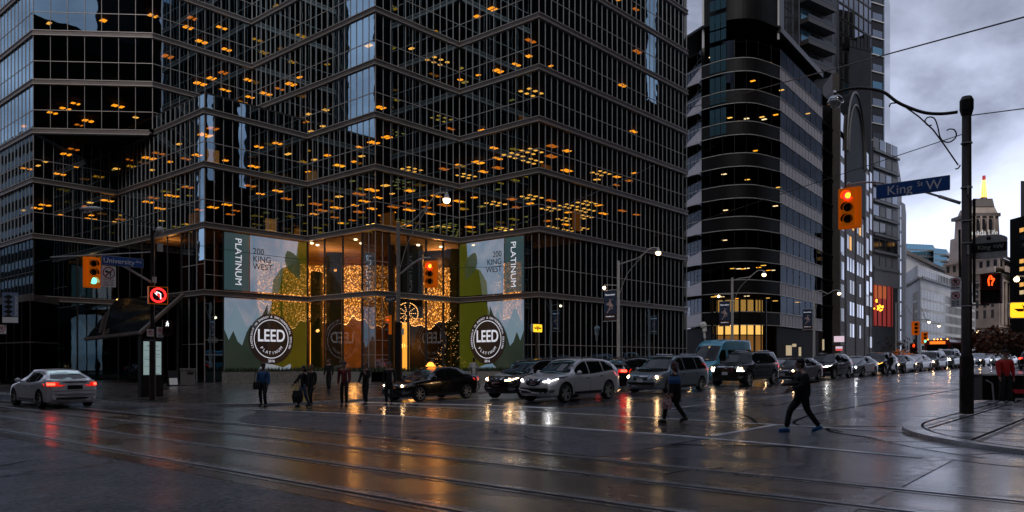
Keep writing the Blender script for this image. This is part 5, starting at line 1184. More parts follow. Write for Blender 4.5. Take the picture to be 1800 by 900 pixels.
# information kiosk
ku, kv = G(268, 35.5); K = thing('information_kiosk', 'grey green tenant directory kiosk standing behind the far left pole', 'kiosk', (ku, kv, gz(ku, kv) + .13)); 
def kp(x, y): return onA(x, y, kv)
a, b = kp(250, 598), kp(285, 662)
m = MB(); m.box((a.x - .05, kv, .13), (b.x + .05, kv + .35, a.z + .1)); m.build('cabinet', 'black_metal', K)
m = MB(); m.box((kp(252, 600).x, kv - .02, kp(252, 659).z), (kp(283, 600).x, kv, kp(252, 600).z)); m.build('lit_panel', mat('kiosk_face', (.32, .42, .42), .4, emit=(.6, .8, .8), es=.10), K)
cx_ = (a.x + b.x) / 2; zz = a.z
for s_, dy, sz in (('200 King West', .25, .085), ('Tenants', .62, .07), ('Directory', .85, .08), ('Lobby', 1.05, .08), ('Shops', 1.30, .13), ('Food', 1.52, .09)): text('lettering', s_, sz, 'black_ink', K, (cx_ + (.22 if dy in (.62, 1.52) else -.2 if dy in (.85,) else 0), kv - .03, zz - dy), RA)
m = MB(); 
for dy in (.45, .75, 1.17): m.box((a.x + .08, kv - .028, zz - dy - .006), (b.x - .08, kv - .022, zz - dy + .006))
m.build('rule', 'black_ink', K)
# a-board and litter bin
au, av = G(303, 52); A_ = thing('sandwich_board', 'small sandwich board near the entrance canopy', 'sandwich board', (au, av, gz(au, av) + .13), rz=R(-10)); m = MB()
for s_ in (-1, 1): m.add([(-.3, s_ * .3, 0), (.3, s_ * .3, 0), (.3, s_ * .02, 1.0), (-.3, s_ * .02, 1.0)], [(0, 1, 2, 3)])
m.build('board', 'black_metal', A_, local=True); m = MB(); m.add([(-.26, -.3, .06), (.26, -.3, .06), (.26, -.16, .5), (-.26, -.16, .5)], [(0, 1, 2, 3)]); m.build('poster', 'white', A_, local=True)
bu, bv_ = G(330, 53); B_ = thing('litter_bin', 'square dark litter bin near the sandwich board', 'litter bin', (bu, bv_, gz(bu, bv_) + .13)); m = MB(); m.box((-.35, -.35, 0), (.35, .35, 1.0)); m.box((-.39, -.39, 1.0), (.39, .39, 1.12)); m.build('bin_body', 'granite', B_, local=True); m = MB(); m.box((-.2, -.36, .7), (.2, -.35, .88)); m.build('opening', 'black_metal', B_, local=True)
# left-edge lamp banner pole
eu, ev = G(-6, 40); E_ = pole('lamp_post', 'lamp post at the very left edge carrying a patterned banner', eu, ev, 8, .1, .08, 'galv', 'lamp post')
c = P3(18, 541, 40); E2 = bpy.data.objects.new('street_banner', None); C.objects.link(E2); E2.location = c; E2.rotation_euler = (R(90), 0, R(-30)); ORG[E2.name] = Vector((0, 0, 0)); setp(E2, 'blue banner with diamond pattern hanging at the left edge', 'banner')
flat('cloth', rrect(.72, 1.55, .01), .01, mat('banner_blue', (.16, .22, .36), .6), E2, (0, 0, 0), (0, 0, 0), local=True)
for k in range(5): flat('diamond', [(-.22, 0), (0, -.13), (.22, 0), (0, .13)], .012, 'black_ink', E2, (-.08, .55 - k * .25, .0), (0, 0, 0), local=True)
flat('footer', rrect(.7, .28, .01), .014, 'sign_white', E2, (0, -.62, 0), (0, 0, 0), local=True); text('lettering', 'UNDERGROUND', .17, 'sign_white', E2, (.27, .1, .014), (0, 0, -math.pi / 2), xs=.8, local=True)
nopark('round prohibition sign below the banner at the left edge', tuple(P3(3, 579, 40)), (R(90), 0, R(-30)), .4, .46, 'P')

# ---- street lamps along the far kerb
def lamp_post(px, pxl, pyl, label, v=28.6, banner=False, lit=True, low=None, wood=False, ptop=None, lampcol='lamp_lit'):
    u = uA(px, v); D = dep(u, v); z0 = gz(u, v) + .13; zt = ptop or z0 + 7.9; t = thing('street_lamp', label, 'street lamp', (u, v, z0), group='lamp posts along the far kerb')
    m = MB(); m.tube([(u, v, z0), (u, v, z0 + 1.2), (u, v, z0 + 1.25), (u, v, zt)], [.16, .15, .12, .09], 10); m.build('shaft', 'concrete' if wood else 'galv', t)
    L = onB(pxl, pyl, u); p0 = Vector((u, v, zt - .25))
    m = MB(); d = L - p0; m.tube(catmull([p0, p0 + Vector((0, d.y * .25, .15)), p0 + Vector((0, d.y * .55, d.z * .75)), p0 + Vector((0, d.y * .8, d.z + .35)), L + Vector((0, 0, .32))], 5), .035, 6)
    m.tube(catmull([p0 - Vector((0, 0, 2.2)), p0 + Vector((0, d.y * .22, -.7)), p0 + Vector((0, d.y * .6, d.z * .75))], 5), .018, 5); m.build('lamp_arm', 'galv', t, smooth=True)
    m = MB(); m.tube([L + Vector((0, 0, .35)), L + Vector((0, 0, .14)), L + Vector((0, 0, .06))], [.06, .12, .19], 12); m.build('lamp_head', 'galv', t)
    m = MB(); m.ball(L, .16, 14, sc3=(1, 1, .9)); m.build('lamp_globe', lampcol if lit else 'globe_off', t, smooth=True)
    if low:
        l2 = onB(low[0], low[1], u); m = MB(); m.ball(l2, .11, 10); m.build('low_globe', 'lamp_lit', t); m = MB(); m.tube([l2 + Vector((0, 0, .2)), Vector((u, v, l2.z + .1))], .025, 5); m.build('low_arm', 'galv', t)
    if banner:
        zc_ = z0 + 5.0; bb = bpy.data.objects.new('street_banner', None); C.objects.link(bb); bb.location = (u, v + .65, zc_); bb.rotation_euler = RB; ORG[bb.name] = Vector((0, 0, 0)); setp(bb, banner, 'banner')
        flat('cloth', rrect(.95, 2.0, .01), .01, mat('banner_navy', (.03, .05, .10), .6), bb, (0, 0, 0), (0, 0, 0), local=True); flat('footer', rrect(.93, .45, .01), .013, 'print_brown', bb, (0, -.75, 0), (0, 0, 0), local=True)
        text('lettering', 'Nutcracker', .17, 'print_white', bb, (0, .72, .012), (0, 0, 0), local=True); text('lettering', 'DECEMBER 10-31', .09, 'print_white', bb, (0, -.72, .015), (0, 0, 0), local=True)
        m = MB()
        for pts, r_ in (([(0, .32, .02), (.02, .12, .02)], .055), ([(.02, .14, .02), (-.02, -.15, .02), (-.22, -.48, .02)], .04), ([(.05, .0, .02), (.2, -.2, .02), (-.02, -.28, .02)], .035), ([(0, .24, .02), (.2, .42, .02)], .022), ([(0, .24, .02), (-.3, .12, .02)], .022)): m.tube(pts, r_, 5)
        m.ball((.0, .4, .02), .05, 6); m.add([(-.32, .06, .025), (.3, -.06, .025), (.1, .18, .025), (-.08, .18, .025)], [(0, 1, 2, 3)]); m.build('dancer', mat('dancer_pink', (.6, .42, .42), .6), bb, local=True)
        m = MB(); m.tube([(u, v, zc_ + 1.02), (u, v + 1.2, zc_ + 1.02)], .02, 5); m.tube([(u, v, zc_ - 1.02), (u, v + 1.2, zc_ - 1.02)], .02, 5); m.build('banner_rod', 'galv', t)
    return t
l1 = lamp_post(700, 785, 352, 'lamp post with a mottled pole and lit globe before the lobby windows', ptop=Zp(392, dep(uA(700, 28.6), 28.6)), wood=True)
lamp_post(1087, 1157, 445, 'lit lamp post with banner before the tower face', banner='dancer banner on the lamp post before the tower face', low=(1062, 506))
lamp_post(1287, 1343, 483, 'lit lamp post with banner before the round corner block', banner='dancer banner on the lamp post before the round corner block', low=(1263, 521))
lamp_post(1431, 1475, 516, 'lit lamp post standing past the round corner block', banner='dark dancer banner on the third lamp post')
lamp_post(1575, 1633, 566, 'lit lamp post before the white office block, taller looking of two')
lamp_post(1606, 1650, 573, 'lit lamp post before the white office block, farther of two')
u7, v7 = 150, 6
def far_lamp(px, py, D, label):
    p = P3(px, py, D); z0 = gz(p.x, p.y); t = thing('street_lamp', label, 'street lamp', (p.x + 1.6, p.y - 1.6, z0), group='lamp posts along the far kerb'); q = Vector((p.x + 1.6, p.y - 1.6, z0))
    m = MB(); m.tube([q, Vector((q.x, q.y, p.z + .3))], .09, 6); m.tube([Vector((q.x, q.y, p.z + .3)), p + Vector((0, 0, .25))], .05, 5); m.build('shaft', 'galv', t); m = MB(); m.ball(p, .2, 8); m.build('lamp_globe', 'lamp_lit', t)
far_lamp(1787, 491, 60, 'lit street lamp in front of the beacon tower building near the right edge'); far_lamp(1719, 584, 120, 'small lit street lamp over the distant traffic')
# middle pole equipment
u = uA(700, 28.6); m = MB(); m.tube(catmull([onB(704, 481, u), onB(720, 468, u), onB(738, 456, u), onB(757, 453, u)], 4), .045, 8); o = m.build('signal_arm', 'galv', l1); 
signal('red traffic light on a yellow board in front of the lobby light curtain', tuple(onB(758, 482, u - .15)), (R(90), 0, R(-62)), 0)
signal('side on traffic light low on the mottled lamp pole', tuple(onB(689, 571, u - .2)), (R(90), 0, R(-130)), 0, .85, back=False)
a, b = onB(677, 526, u - .15), onB(697, 524, u - .15); a.z = b.z
t = street_sign('small white and grey street blade on the mottled lamp pole', (('King St W', 0, -.1, .14),), a, b, .3, m_='alu_band', rot=RB)
m = MB(); p = onB(700, 600, u - .15); m.tube([(u, 28.6, .2), (u, 28.6, 3.6)], .19, 10); m.build('base_sleeve', 'black_metal', l1)
flat('sticker', rrect(.16, .3, .02), .01, 'sign_white', l1, onB(708, 583, u - .17), RB)
# far crossing signals
for px, py, D, lit, lab, yb in ((1609, 577, 92, None, 'yellow backed traffic light seen from behind at the next crossing', True), (1625, 594, 105, 2, 'small green traffic light at the next crossing', True)):
    p = P3(px, py, D); t = signal(lab, tuple(p), (R(90), 0, R(-60)), -1 if lit is None else lit, 1.3)
    z0 = gz(p.x, p.y) ; tt = thing('signal_post', 'dark post carrying the ' + lab, 'signal post', (p.x + .3, p.y, z0)); m = MB(); m.tube([(p.x + .3, p.y, z0), (p.x + .3, p.y, p.z + .8)], .1, 6); m.build('shaft', 'black_metal', tt)
walk_signal('distant pedestrian signal with red hand at the next crossing', tuple(P3(1606, 612, 88)), (R(90), 0, R(-55)), 'hand', 1.4)
m = MB(); p = P3(1606, 612, 88); m.tube([(p.x + .2, p.y, 1.1), (p.x + .2, p.y, p.z + 1)], .08, 6); setp(m.build('signal_post', 'black_metal'), 'thin post under the distant red hand signal', 'signal post')
# pale curved street sculpture
su, sv = G(1237, 68); S_ = thing('feather_banner', 'white curved feather flag on a thin post by the tower end', 'feather flag', (su, sv, gz(su, sv) + .13)); z_ = lambda y: Zp(y, 68)
m = MB(); m.tube(catmull([P3(x, y, 68) for x, y in ((1239, 596), (1238, 585), (1238, 576), (1233, 567))], 4), [.04] * 1 + [.1] * 4 + [.2] * 4 + [.3] * 3 + [.1], 6); m.build('flag', 'white', S_); m = MB(); m.tube([(su, sv, gz(su, sv)), P3(1239, 596, 68)], .04, 6); m.build('post', 'galv', S_)
nb_u, nb_v = G(1232, 62); NB = thing('newspaper_box', 'small dark newspaper box by the feather flag', 'newspaper box', (nb_u, nb_v, gz(nb_u, nb_v) + .13)); m = MB(); m.box((-.25, -.25, 0), (.25, .25, 1.1)); m.build('box_body', 'dark_red', NB, local=True); m = MB(); m.box((-.2, -.26, .5), (.2, -.251, .9)); m.build('door', 'white', NB, local=True)
# overhead wires
def wire(label, a, b, r=.012, sag=.0):
    m = MB(); a, b = Vector(a), Vector(b); n = 14; m.tube([a + (b - a) * i / n - Vector((0, 0, sag * 4 * (i / n) * (1 - i / n))) for i in range(n + 1)], r, 5); t = thing('overhead_wire', label, 'wire', tuple((a + b) / 2)); m.build('cable', 'black_metal', t); ORG[t.name] = Vector((a + b) / 2)
def wire(label, a, b, r=.012, sag=.0):
    m = MB(); a, b = Vector(a), Vector(b); n = 14; m.tube([a + (b - a) * i / n - Vector((0, 0, sag * 4 * (i / n) * (1 - i / n))) for i in range(n + 1)], r, 5); setp(m.build('overhead_wire', 'black_metal'), label, 'wire')
wire('thick overhead wire crossing the sky above the near lamp arm', P3(1900, 3, 17), P3(1190, 196, 46), .022, .0)
wire('overhead wire running from the near pole to the right edge', P3(1706, 203, 21.2), P3(1900, 178, 15), .014)
wire('thin overhead wire running behind the scrolled bracket', P3(1692, 236, 21.2), P3(1150, 415, 50), .013)
wire('thin overhead wire sloping across the lower tower front', P3(1150, 290, 60), P3(700, 470, 37), .012, .3)
wire('long thin overhead wire across the lobby windows', P3(270, 418, 33), P3(960, 462, 48), .011, .7)

# trees on the avenue
def tree(label, px, D, h, r, cz, col, seed, name='street_tree', n=900, trunk=.16):
    u, v = G(px, D); z0 = gz(u, v) + .1; t = thing(name, label, 'tree', (u, v, z0)); rg = random.Random(seed); base = Vector((u, v, z0)); m = MB(); m.tube([base, base + Vector((.1, 0, cz - z0 - r * .4))], [trunk, trunk * .7], 8)
    cl = []
    for k in range(9):
        a = rg.uniform(0, 6.28); rr = rg.uniform(.2, .8) * r; c = Vector((u + math.cos(a) * rr, v + math.sin(a) * rr, cz + rg.uniform(-.35, .4) * h * .5)); cl.append((c, rg.uniform(.35, .6) * r)); m.tube([base + Vector((.1, 0, cz - z0 - r * .5)), c], [trunk * .5, .03], 5)
    m.build('trunk', mat('bark', (.035, .028, .022), .8), t); f = MB()
    for k in range(n):
        c, rr = rg.choice(cl); d = Vector((rg.gauss(0, 1), rg.gauss(0, 1), rg.gauss(0, .8))).normalized() * rr * rg.random() ** .35; p = c + d; a, b = Vector((rg.gauss(0, 1), rg.gauss(0, 1), rg.gauss(0, 1))).normalized() * r * .07, Vector((rg.gauss(0, 1), rg.gauss(0, 1), rg.gauss(0, 1))).normalized() * r * .07
        f.add([p - a, p + b, p + a, p - b], [(0, 1, 2, 3)], rg.choice((0, 0, 1)))
    f.build('crown', col, t); return t
mat('leaf_rust', (.16, .045, .012), .6); mat('leaf_brown', (.07, .03, .012), .6); mat('leaf_orange', (.45, .12, .015), .6, emit=(1, .25, .02), es=.06)  # orange leaves get a faint emission in place of light on them
tree('rust leaved street tree under the beacon tower building, broader of two', 1752, 96, 4.2, 3.3, Zp(603, 96) , ['leaf_rust', 'leaf_brown'], 1, n=1500)
tree('rust leaved street tree near the right edge, partly hidden', 1792, 84, 4.0, 3.0, Zp(606, 84), ['leaf_brown', 'leaf_rust'], 2, n=1300)
tree('small orange shrub tree with an added leaf glow beside the waiting cars', 1587, 92, 2.2, 1.4, Zp(629, 92), ['leaf_orange', 'leaf_rust'], 3, n=500, trunk=.08)
tree('bare twiggy tree before the white office block', 1578, 112, 4, 2.6, Zp(612, 112), ['leaf_brown', 'leaf_brown'], 5, n=160, trunk=.12)
# low posts and shops along the right far side
for px, D, h in ((1768, 60, 2.4), (1776, 70, 2.6)):
    pass
# ================================================================== VEHICLES
def paint(name, col, metal=.5, rough=.28): return mat(name, col, rough, metal, coat=.8)
paint('paint_silver', (.70, .70, .74), .15); paint('paint_black', (.006, .006, .007), .2, .25); paint('paint_blue', (.08, .32, .48), .1); paint('paint_graphite', (.03, .03, .034)); paint('paint_bluegrey', (.20, .25, .30), .3); paint('paint_whitecar', (.74, .72, .74), .05); paint('paint_grey', (.26, .28, .31), .3)
mat('car_glass', (.006, .007, .008), .03, spec=.5); mat('rubber', (.010, .010, .010), .7); mat('rim_metal', (.55, .55, .56), .3, .35); mat('chrome', (.7, .7, .72), .12, 1.); mat('trim_black', (.008, .008, .008), .35); mat('wheel_arch', (.004, .004, .004), .9)
mat('lamp_lens', (.45, .45, .45), .1, .3, coat=1); mat('tail_red', (.30, .008, .008), .15, coat=1, emit=(1, .02, .01), es=.25); emat('head_warm', (1, .58, .26), 26); emat('head_white', (.95, .95, 1), 22); emat('tail_on', (1, .03, .015), 4.5); emat('drl', (1, .95, .85), 6); emat('amber_lamp', (1, .28, .03), 5)
mat('plate_white', (.45, .48, .55), .5); mat('lamp_dull', (.16, .16, .17), .12, coat=1)
BODY = {
 'suv': dict(L=4.8, W=1.92, H=1.69, r=.37, wx=(.185, .78), sill=.26,
   top=[(0, .60), (.006, .80), (.03, .92), (.10, 1.0), (.235, 1.08), (.27, 1.12), (.40, 1.54), (.47, 1.655), (.60, 1.69), (.78, 1.64), (.88, 1.55), (.935, 1.38), (.965, 1.16), (.99, 1.05), (1, .6)],
   belt=[(0, .6), (.1, .9), (.28, 1.03), (.55, 1.06), (.8, 1.16), (.93, 1.18), (1, 1.0)], win=[(.325, .50), (.515, .70), (.715, .865)], nose=.16),
 'sedan': dict(L=4.75, W=1.82, H=1.46, r=.33, wx=(.19, .785), sill=.20,
   top=[(0, .50), (.008, .66), (.03, .74), (.12, .85), (.27, .94), (.30, .97), (.42, 1.31), (.50, 1.44), (.62, 1.46), (.72, 1.40), (.80, 1.25), (.875, 1.07), (.94, 1.06), (.985, 1.02), (.995, .9), (1, .55)],
   belt=[(0, .5), (.1, .8), (.28, .92), (.6, .94), (.85, 1.01), (1, .95)], win=[(.33, .52), (.535, .70), (.71, .80)], nose=.2),
 'minivan': dict(L=5.1, W=2.0, H=1.75, r=.34, wx=(.19, .79), sill=.22,
   top=[(0, .55), (.01, .74), (.04, .86), (.12, .97), (.20, 1.04), (.23, 1.08), (.36, 1.58), (.42, 1.71), (.55, 1.75), (.85, 1.72), (.93, 1.62), (.965, 1.35), (.985, 1.05), (.997, .9), (1, .5)],
   belt=[(0, .55), (.1, .85), (.24, 1.0), (.6, 1.04), (1, 1.06)], win=[(.28, .47), (.485, .70), (.715, .92)], nose=.22),
 'bigsuv': dict(L=5.2, W=2.04, H=1.89, r=.41, wx=(.175, .79), sill=.32,
   top=[(0, .62), (.004, 1.0), (.02, 1.12), (.08, 1.18), (.26, 1.24), (.285, 1.28), (.37, 1.74), (.43, 1.86), (.55, 1.89), (.9, 1.87), (.955, 1.78), (.98, 1.4), (.993, 1.15), (1, .6)],
   belt=[(0, .62), (.05, 1.05), (.26, 1.18), (.6, 1.2), (1, 1.2)], win=[(.325, .50), (.515, .70), (.72, .93)], nose=.10),
 'van': dict(L=5.9, W=2.02, H=2.7, r=.36, wx=(.17, .76), sill=.28,
   top=[(0, .6), (.006, .95), (.03, 1.12), (.11, 1.36), (.13, 1.42), (.22, 2.1), (.28, 2.5), (.36, 2.66), (.45, 2.7), (.97, 2.68), (.99, 2.5), (.997, 1.3), (1, .6)],
   belt=[(0, .6), (.1, 1.1), (.2, 1.22), (1, 1.25)], win=[(.17, .30), (.36, .6), (.62, .92)], nose=.2),
}
def car_body(s):
    L, W_, N_ = s['L'], s['W'], 84
    xs = sorted(set([0, .004, .01, .02] + [i / N_ for i in range(1, N_)] + [.985, .993, .998, 1])); rings = []
    for x in xs:
        zt = interp(s['top'], x); zb = min(interp(s['belt'], x), zt - .015); h = zt - zb
        e = min(x, 1 - x); pl = 1 - (.17 if x < .5 else .12) * (1 - sst(0, .09, e)) - .05 * (1 - sst(0, .25, e)); w_ = W_ / 2 * pl
        gh = sst(.06, .35, h); wt = w_ * (.90 - gh * (.19 if s['H'] < 2.2 else .08))
        sill = s['sill'] + .12 * (1 - sst(0, .03, x)) + .12 * (1 - sst(0, .05, 1 - x)); mid = sill + (zb - sill) * .5
        pts = [(0, sill), (.6 * w_, sill), (.93 * w_, sill + .02), (.985 * w_, sill + .12), (.995 * w_, mid), (1.0 * w_, mid + (zb - mid) * .5), (.985 * w_, zb - .05), (.955 * w_, zb),
               (.955 * w_ + (wt - .955 * w_) * .5, zb + h * .5), (wt, zb + h * .86), (wt * .93, zb + h * .965), (wt * .6, zt - .004), (0, zt + .012)]
        c = catmull([(0, a, b) for a, b in pts], 2); half = [(p.y, max(p.z, sill)) for p in c]; half[0] = (0, half[0][1]); half[-1] = (0, half[-1][1])
        ring = []
        for y, z in half: ring.append((y, z))
        for y, z in half[-2:0:-1]: ring.append((-y, z))
        off = s['nose'] * (1 - sst(0, .16, x)); offr = .10 * (1 - sst(0, .08, 1 - x))
        rings.append([(x * L - L / 2 + (off * (abs(y) / (W_ / 2)) ** 2.2) - offr * (abs(y) / (W_ / 2)) ** 2.2, y, z) for y, z in ring])
    m = MB(); k = len(rings[0])
    for r_ in rings: m.v += [Vector(p) for p in r_]
    for i in range(len(rings) - 1):
        for j in range(k): m.f.append([i * k + j, i * k + (j + 1) % k, (i + 1) * k + (j + 1) % k, (i + 1) * k + j]); m.m.append(0)
    m.f.append(list(range(k))[::-1]); m.f.append([(len(rings) - 1) * k + j for j in range(k)]); m.m += [0, 0]
    return m
def make_car(kind, name, label, cat, pm='paint_black', heads='head_warm', tails=False, grille=None, group=None, detail=None):
    s = BODY[kind]; L, W_, H_ = s['L'], s['W'], s['H']
    t = bpy.data.objects.new(name, None); C.objects.link(t); ORG[t.name] = Vector((0, 0, 0)); setp(t, label, cat, group)
    m = car_body(s); tmp = m.build('tmp', [pm, 'wheel_arch'], None, smooth=True)
    bm = bmesh.new(); bm.from_mesh(tmp.data); bmesh.ops.recalc_face_normals(bm, faces=bm.faces); bm.to_mesh(tmp.data)
    bvh = BVHTree.FromBMesh(bm); bm.free()
    cu = MB(); xw = [x * L - L / 2 for x in s['wx']]; r = s['r']
    for x in xw:
        for sg in (-1, 1): cu.tube([(x, sg * (W_ / 2 - .32), r + .02), (x, sg * (W_ / 2 + .3), r + .02)], r + .055, 28, mi=0)
    cut = cu.build('cut', 'wheel_arch', None); bmc = bmesh.new(); bmc.from_mesh(cut.data); bmesh.ops.recalc_face_normals(bmc, faces=bmc.faces); bmc.to_mesh(cut.data); bmc.free()
    md = tmp.modifiers.new('b', 'BOOLEAN'); md.object = cut; md.operation = 'DIFFERENCE'; md.solver = 'EXACT'
    try: md.material_mode = 'TRANSFER'
    except Exception: pass
    dg = bpy.context.evaluated_depsgraph_get(); me = bpy.data.meshes.new_from_object(tmp.evaluated_get(dg))
    bpy.data.objects.remove(tmp); bpy.data.objects.remove(cut)
    me.set_sharp_from_angle(angle=R(38)); body = bpy.data.objects.new('body', me); C.objects.link(body); body.parent = t
    def hit(o_, d): 
        h = bvh.ray_cast(Vector(o_), Vector(d))
        if h[0] is None: h = bvh.find_nearest(Vector(o_) + Vector(d) * 3.0)
        return h[0], h[1]
    def proj(u_, v_, dr, off):
        if dr == 'F': p, n = hit((-9, u_, v_), (1, 0, 0)); n = n if n.x < 0 else -n
        elif dr == 'B': p, n = hit((9, u_, v_), (-1, 0, 0)); n = n if n.x > 0 else -n
        elif dr == 'L': p, n = hit((u_, -5, v_), (0, 1, 0)); n = n if n.y < 0 else -n
        elif dr == 'R': p, n = hit((u_, 5, v_), (0, -1, 0)); n = n if n.y > 0 else -n
        elif dr == 'T': p, n = hit((u_, v_, 9), (0, 0, -1))
        return p + n * off
    def patch(nm, top, bot, dr, off, m_, parent=None, nx=8, ny=4, mb=None):
        def rs(pl, n):
            o = []; k = len(pl) - 1
            for i in range(n + 1):
                f = i / n * k; j = min(int(f), k - 1); a, b = pl[j], pl[j + 1]; q = f - j; o.append((a[0] + (b[0] - a[0]) * q, a[1] + (b[1] - a[1]) * q))
            return o
        T, B = rs(top, nx), rs(bot, nx); M_ = mb or MB(); vs = []; fs = []
        for j in range(ny + 1):
            for i in range(nx + 1):
                q = j / ny; vs.append(proj(T[i][0] + (B[i][0] - T[i][0]) * q, T[i][1] + (B[i][1] - T[i][1]) * q, dr, off))
        for j in range(ny):
            for i in range(nx): a = j * (nx + 1) + i; fs.append((a, a + 1, a + nx + 2, a + nx + 1))
        M_.add(vs, fs)
        if mb is None: return M_.build(nm, m_, parent or t, local=True, smooth=True)
    top = lambda x: interp(s['top'], x); belt = lambda x: interp(s['belt'], x); X = lambda x: x * L - L / 2
    hw = W_ / 2
    # glazing
    tb = [a for a in s['top']]; xa = next(a for a, b in tb if b > belt(a) + .06 and a > .1); zbase = top(xa) + .03
    roof_z = H_ - .13 if H_ < 2.2 else 2.28; wt = hw * (.60 if H_ < 2.2 else .74)
    patch('windshield', [(-wt, roof_z), (-wt * .5, roof_z + .035), (0, roof_z + .045), (wt * .5, roof_z + .035), (wt, roof_z)], [(-hw * .80, zbase + .03), (-hw * .4, zbase - .01), (0, zbase - .02), (hw * .4, zbase - .01), (hw * .80, zbase + .03)], 'F', .008, 'car_glass', nx=16, ny=10)
    rz = H_ - .17; rb_ = belt(.9) + .05; rb_ = max(rb_, 1.10) if kind != 'sedan' else 1.10
    if kind != 'van': patch('rear_window', [(-hw * .55, rz), (0, rz + .04), (hw * .55, rz)], [(-hw * .70, rb_), (0, rb_ - .02), (hw * .70, rb_)], 'B', .008, 'car_glass', nx=12, ny=8)
    for dr, sg in (('L', -1), ('R', 1)):
        tr_ = MB()
        for a, b in s['win']:
            xs = [a + (b - a) * i / 10 for i in range(11)]; bot = [(X(x), belt(x) + .035) for x in xs]; tp = [(X(x), max(belt(x) + .04, min(top(x) - .115, H_ - .14 if H_ < 2.2 else 2.05))) for x in xs]
            patch('side_window', tp, bot, dr, .007, 'car_glass', nx=10, ny=5)
        a, b = s['win'][0][0] - .03, s['win'][-1][1] + (.02 if kind != 'van' else 0)
        xs = [a + (b - a) * i / 12 for i in range(13)]
        patch('', [(X(x), belt(x) + .030) for x in xs], [(X(x), belt(x) + .010) for x in xs], dr, .010, None, nx=16, ny=1, mb=tr_)
        tr_.build('window_trim', 'chrome' if kind in ('suv', 'sedan', 'bigsuv') else 'trim_black', t, local=True)
        seam = MB(); edges = [s['win'][0][0] - .035, (s['win'][0][1] + s['win'][1][0]) / 2, (s['win'][1][1] + s['win'][2][0]) / 2]
        for x in edges: patch('', [(X(x) - .006, belt(x)), (X(x) + .006, belt(x))], [(X(x) - .006, s['sill'] + .14), (X(x) + .006, s['sill'] + .14)], dr, .004, None, nx=1, ny=6, mb=seam)
        patch('', [(X(edges[0]), s['sill'] + .15), (X(edges[-1]), s['sill'] + .15)], [(X(edges[0]), s['sill'] + .135), (X(edges[-1]), s['sill'] + .135)], dr, .004, None, nx=6, ny=1, mb=seam)
        seam.build('door_seam', 'trim_black', t, local=True)
        patch('sill_trim', [(X(s['wx'][0] + .11), s['sill'] + .13), (X(s['wx'][1] - .11), s['sill'] + .13)], [(X(s['wx'][0] + .11), s['sill'] + .05), (X(s['wx'][1] - .11), s['sill'] + .05)], dr, .006, 'trim_black', nx=6, ny=1)
        for x in (edges[1] - .045, edges[2] - .045):
            p = proj(X(x), belt(x) - .13, dr, .02); h_ = MB(); h_.box((p.x - .09, p.y - .015, p.z - .014), (p.x + .09, p.y + .015, p.z + .014)); h_.build('door_handle', 'chrome', t, local=True)
        mm = MB(); xm = X(s['win'][0][0] + .012); p = proj(xm, belt(s['win'][0][0]) + .05, dr, .0)
        mm.M = Matrix.Translation((xm + .02, p.y + sg * .13, p.z + .05)); mm.ball((0, 0, 0), .13, 12, sc3=(.55, .85, .62)); mm.M = None; mm.box((xm - .01, min(p.y, p.y + sg * .1), p.z - .02), (xm + .03, max(p.y, p.y + sg * .1), p.z + .02))
        mir = mm.build('mirror', pm, t, local=True, smooth=True)
    # front
    zc = {'suv': .83, 'sedan': .64, 'minivan': .74, 'bigsuv': .93, 'van': .92}[kind]
    gh = {'suv': .13, 'sedan': .08, 'minivan': .10, 'bigsuv': .17, 'van': .12}[kind]
    gw = {'suv': .40, 'sedan': .38, 'minivan': .42, 'bigsuv': .50, 'van': .48}[kind]
    g = patch('grille', [(-gw, zc + gh * .8), (0, zc + gh * .7), (gw, zc + gh * .8)], [(-gw * .8, zc - gh), (0, zc - gh * 1.2), (gw * .8, zc - gh)], 'F', .008, 'trim_black', nx=10, ny=4)
    gm = MB(); nb = {'bigsuv': 4, 'minivan': 2, 'sedan': 3}.get(kind, 0)
    for k in range(nb): z = zc - gh + 2 * gh * (k + .5) / nb; patch('', [(-gw * .9, z + .016), (gw * .9, z + .016)], [(-gw * .9, z - .01), (gw * .9, z - .01)], 'F', .022, None, nx=8, ny=1, mb=gm)
    if kind == 'suv':
        for sg in (-1, 1): patch('', [(sg * .34, zc + gh * .8), (sg * .26, zc + gh * .8)], [(sg * .20, zc - gh), (sg * .12, zc - gh * 1.1)], 'F', .024, None, nx=1, ny=5, mb=gm)
        patch('', [(-.2, zc - gh), (.2, zc - gh)], [(-.18, zc - gh * 1.3), (.18, zc - gh * 1.3)], 'F', .024, None, nx=5, ny=1, mb=gm)
    if kind == 'minivan': patch('', [(-.02, zc + gh * .7), (.02, zc + gh * .7)], [(-.02, zc - gh), (.02, zc - gh)], 'F', .024, None, nx=1, ny=3, mb=gm)
    if gm.v: gm.build('grille_bar', 'chrome', g, local=True)
    p = proj(0, zc, 'F', .035); bd_ = MB(); ringv = MB(); bd_.M = Matrix.Translation(p) @ Matrix.Rotation(R(-90), 4, 'Y'); 
    bd_.tube([(.07 * math.cos(R(a)), .09 * math.sin(R(a)), 0) for a in range(0, 361, 30)], .012, 5)
    if kind != 'minivan': bd_.build('badge', 'chrome', g, local=True)
    lo = s['sill'] + .14; patch('lower_intake', [(-hw * .68, lo + .17), (0, lo + .15), (hw * .68, lo + .17)], [(-hw * .74, lo - .01), (0, lo - .03), (hw * .74, lo - .01)], 'F', .006, 'trim_black', nx=12, ny=3)
    zp = lo + (.26 if kind != 'sedan' else .12); patch('licence_plate', [(-.16, zp + .08), (.16, zp + .08)], [(-.16, zp - .08), (.16, zp - .08)], 'F', .03, 'plate_white', nx=2, ny=1)
    tt_ = MB()
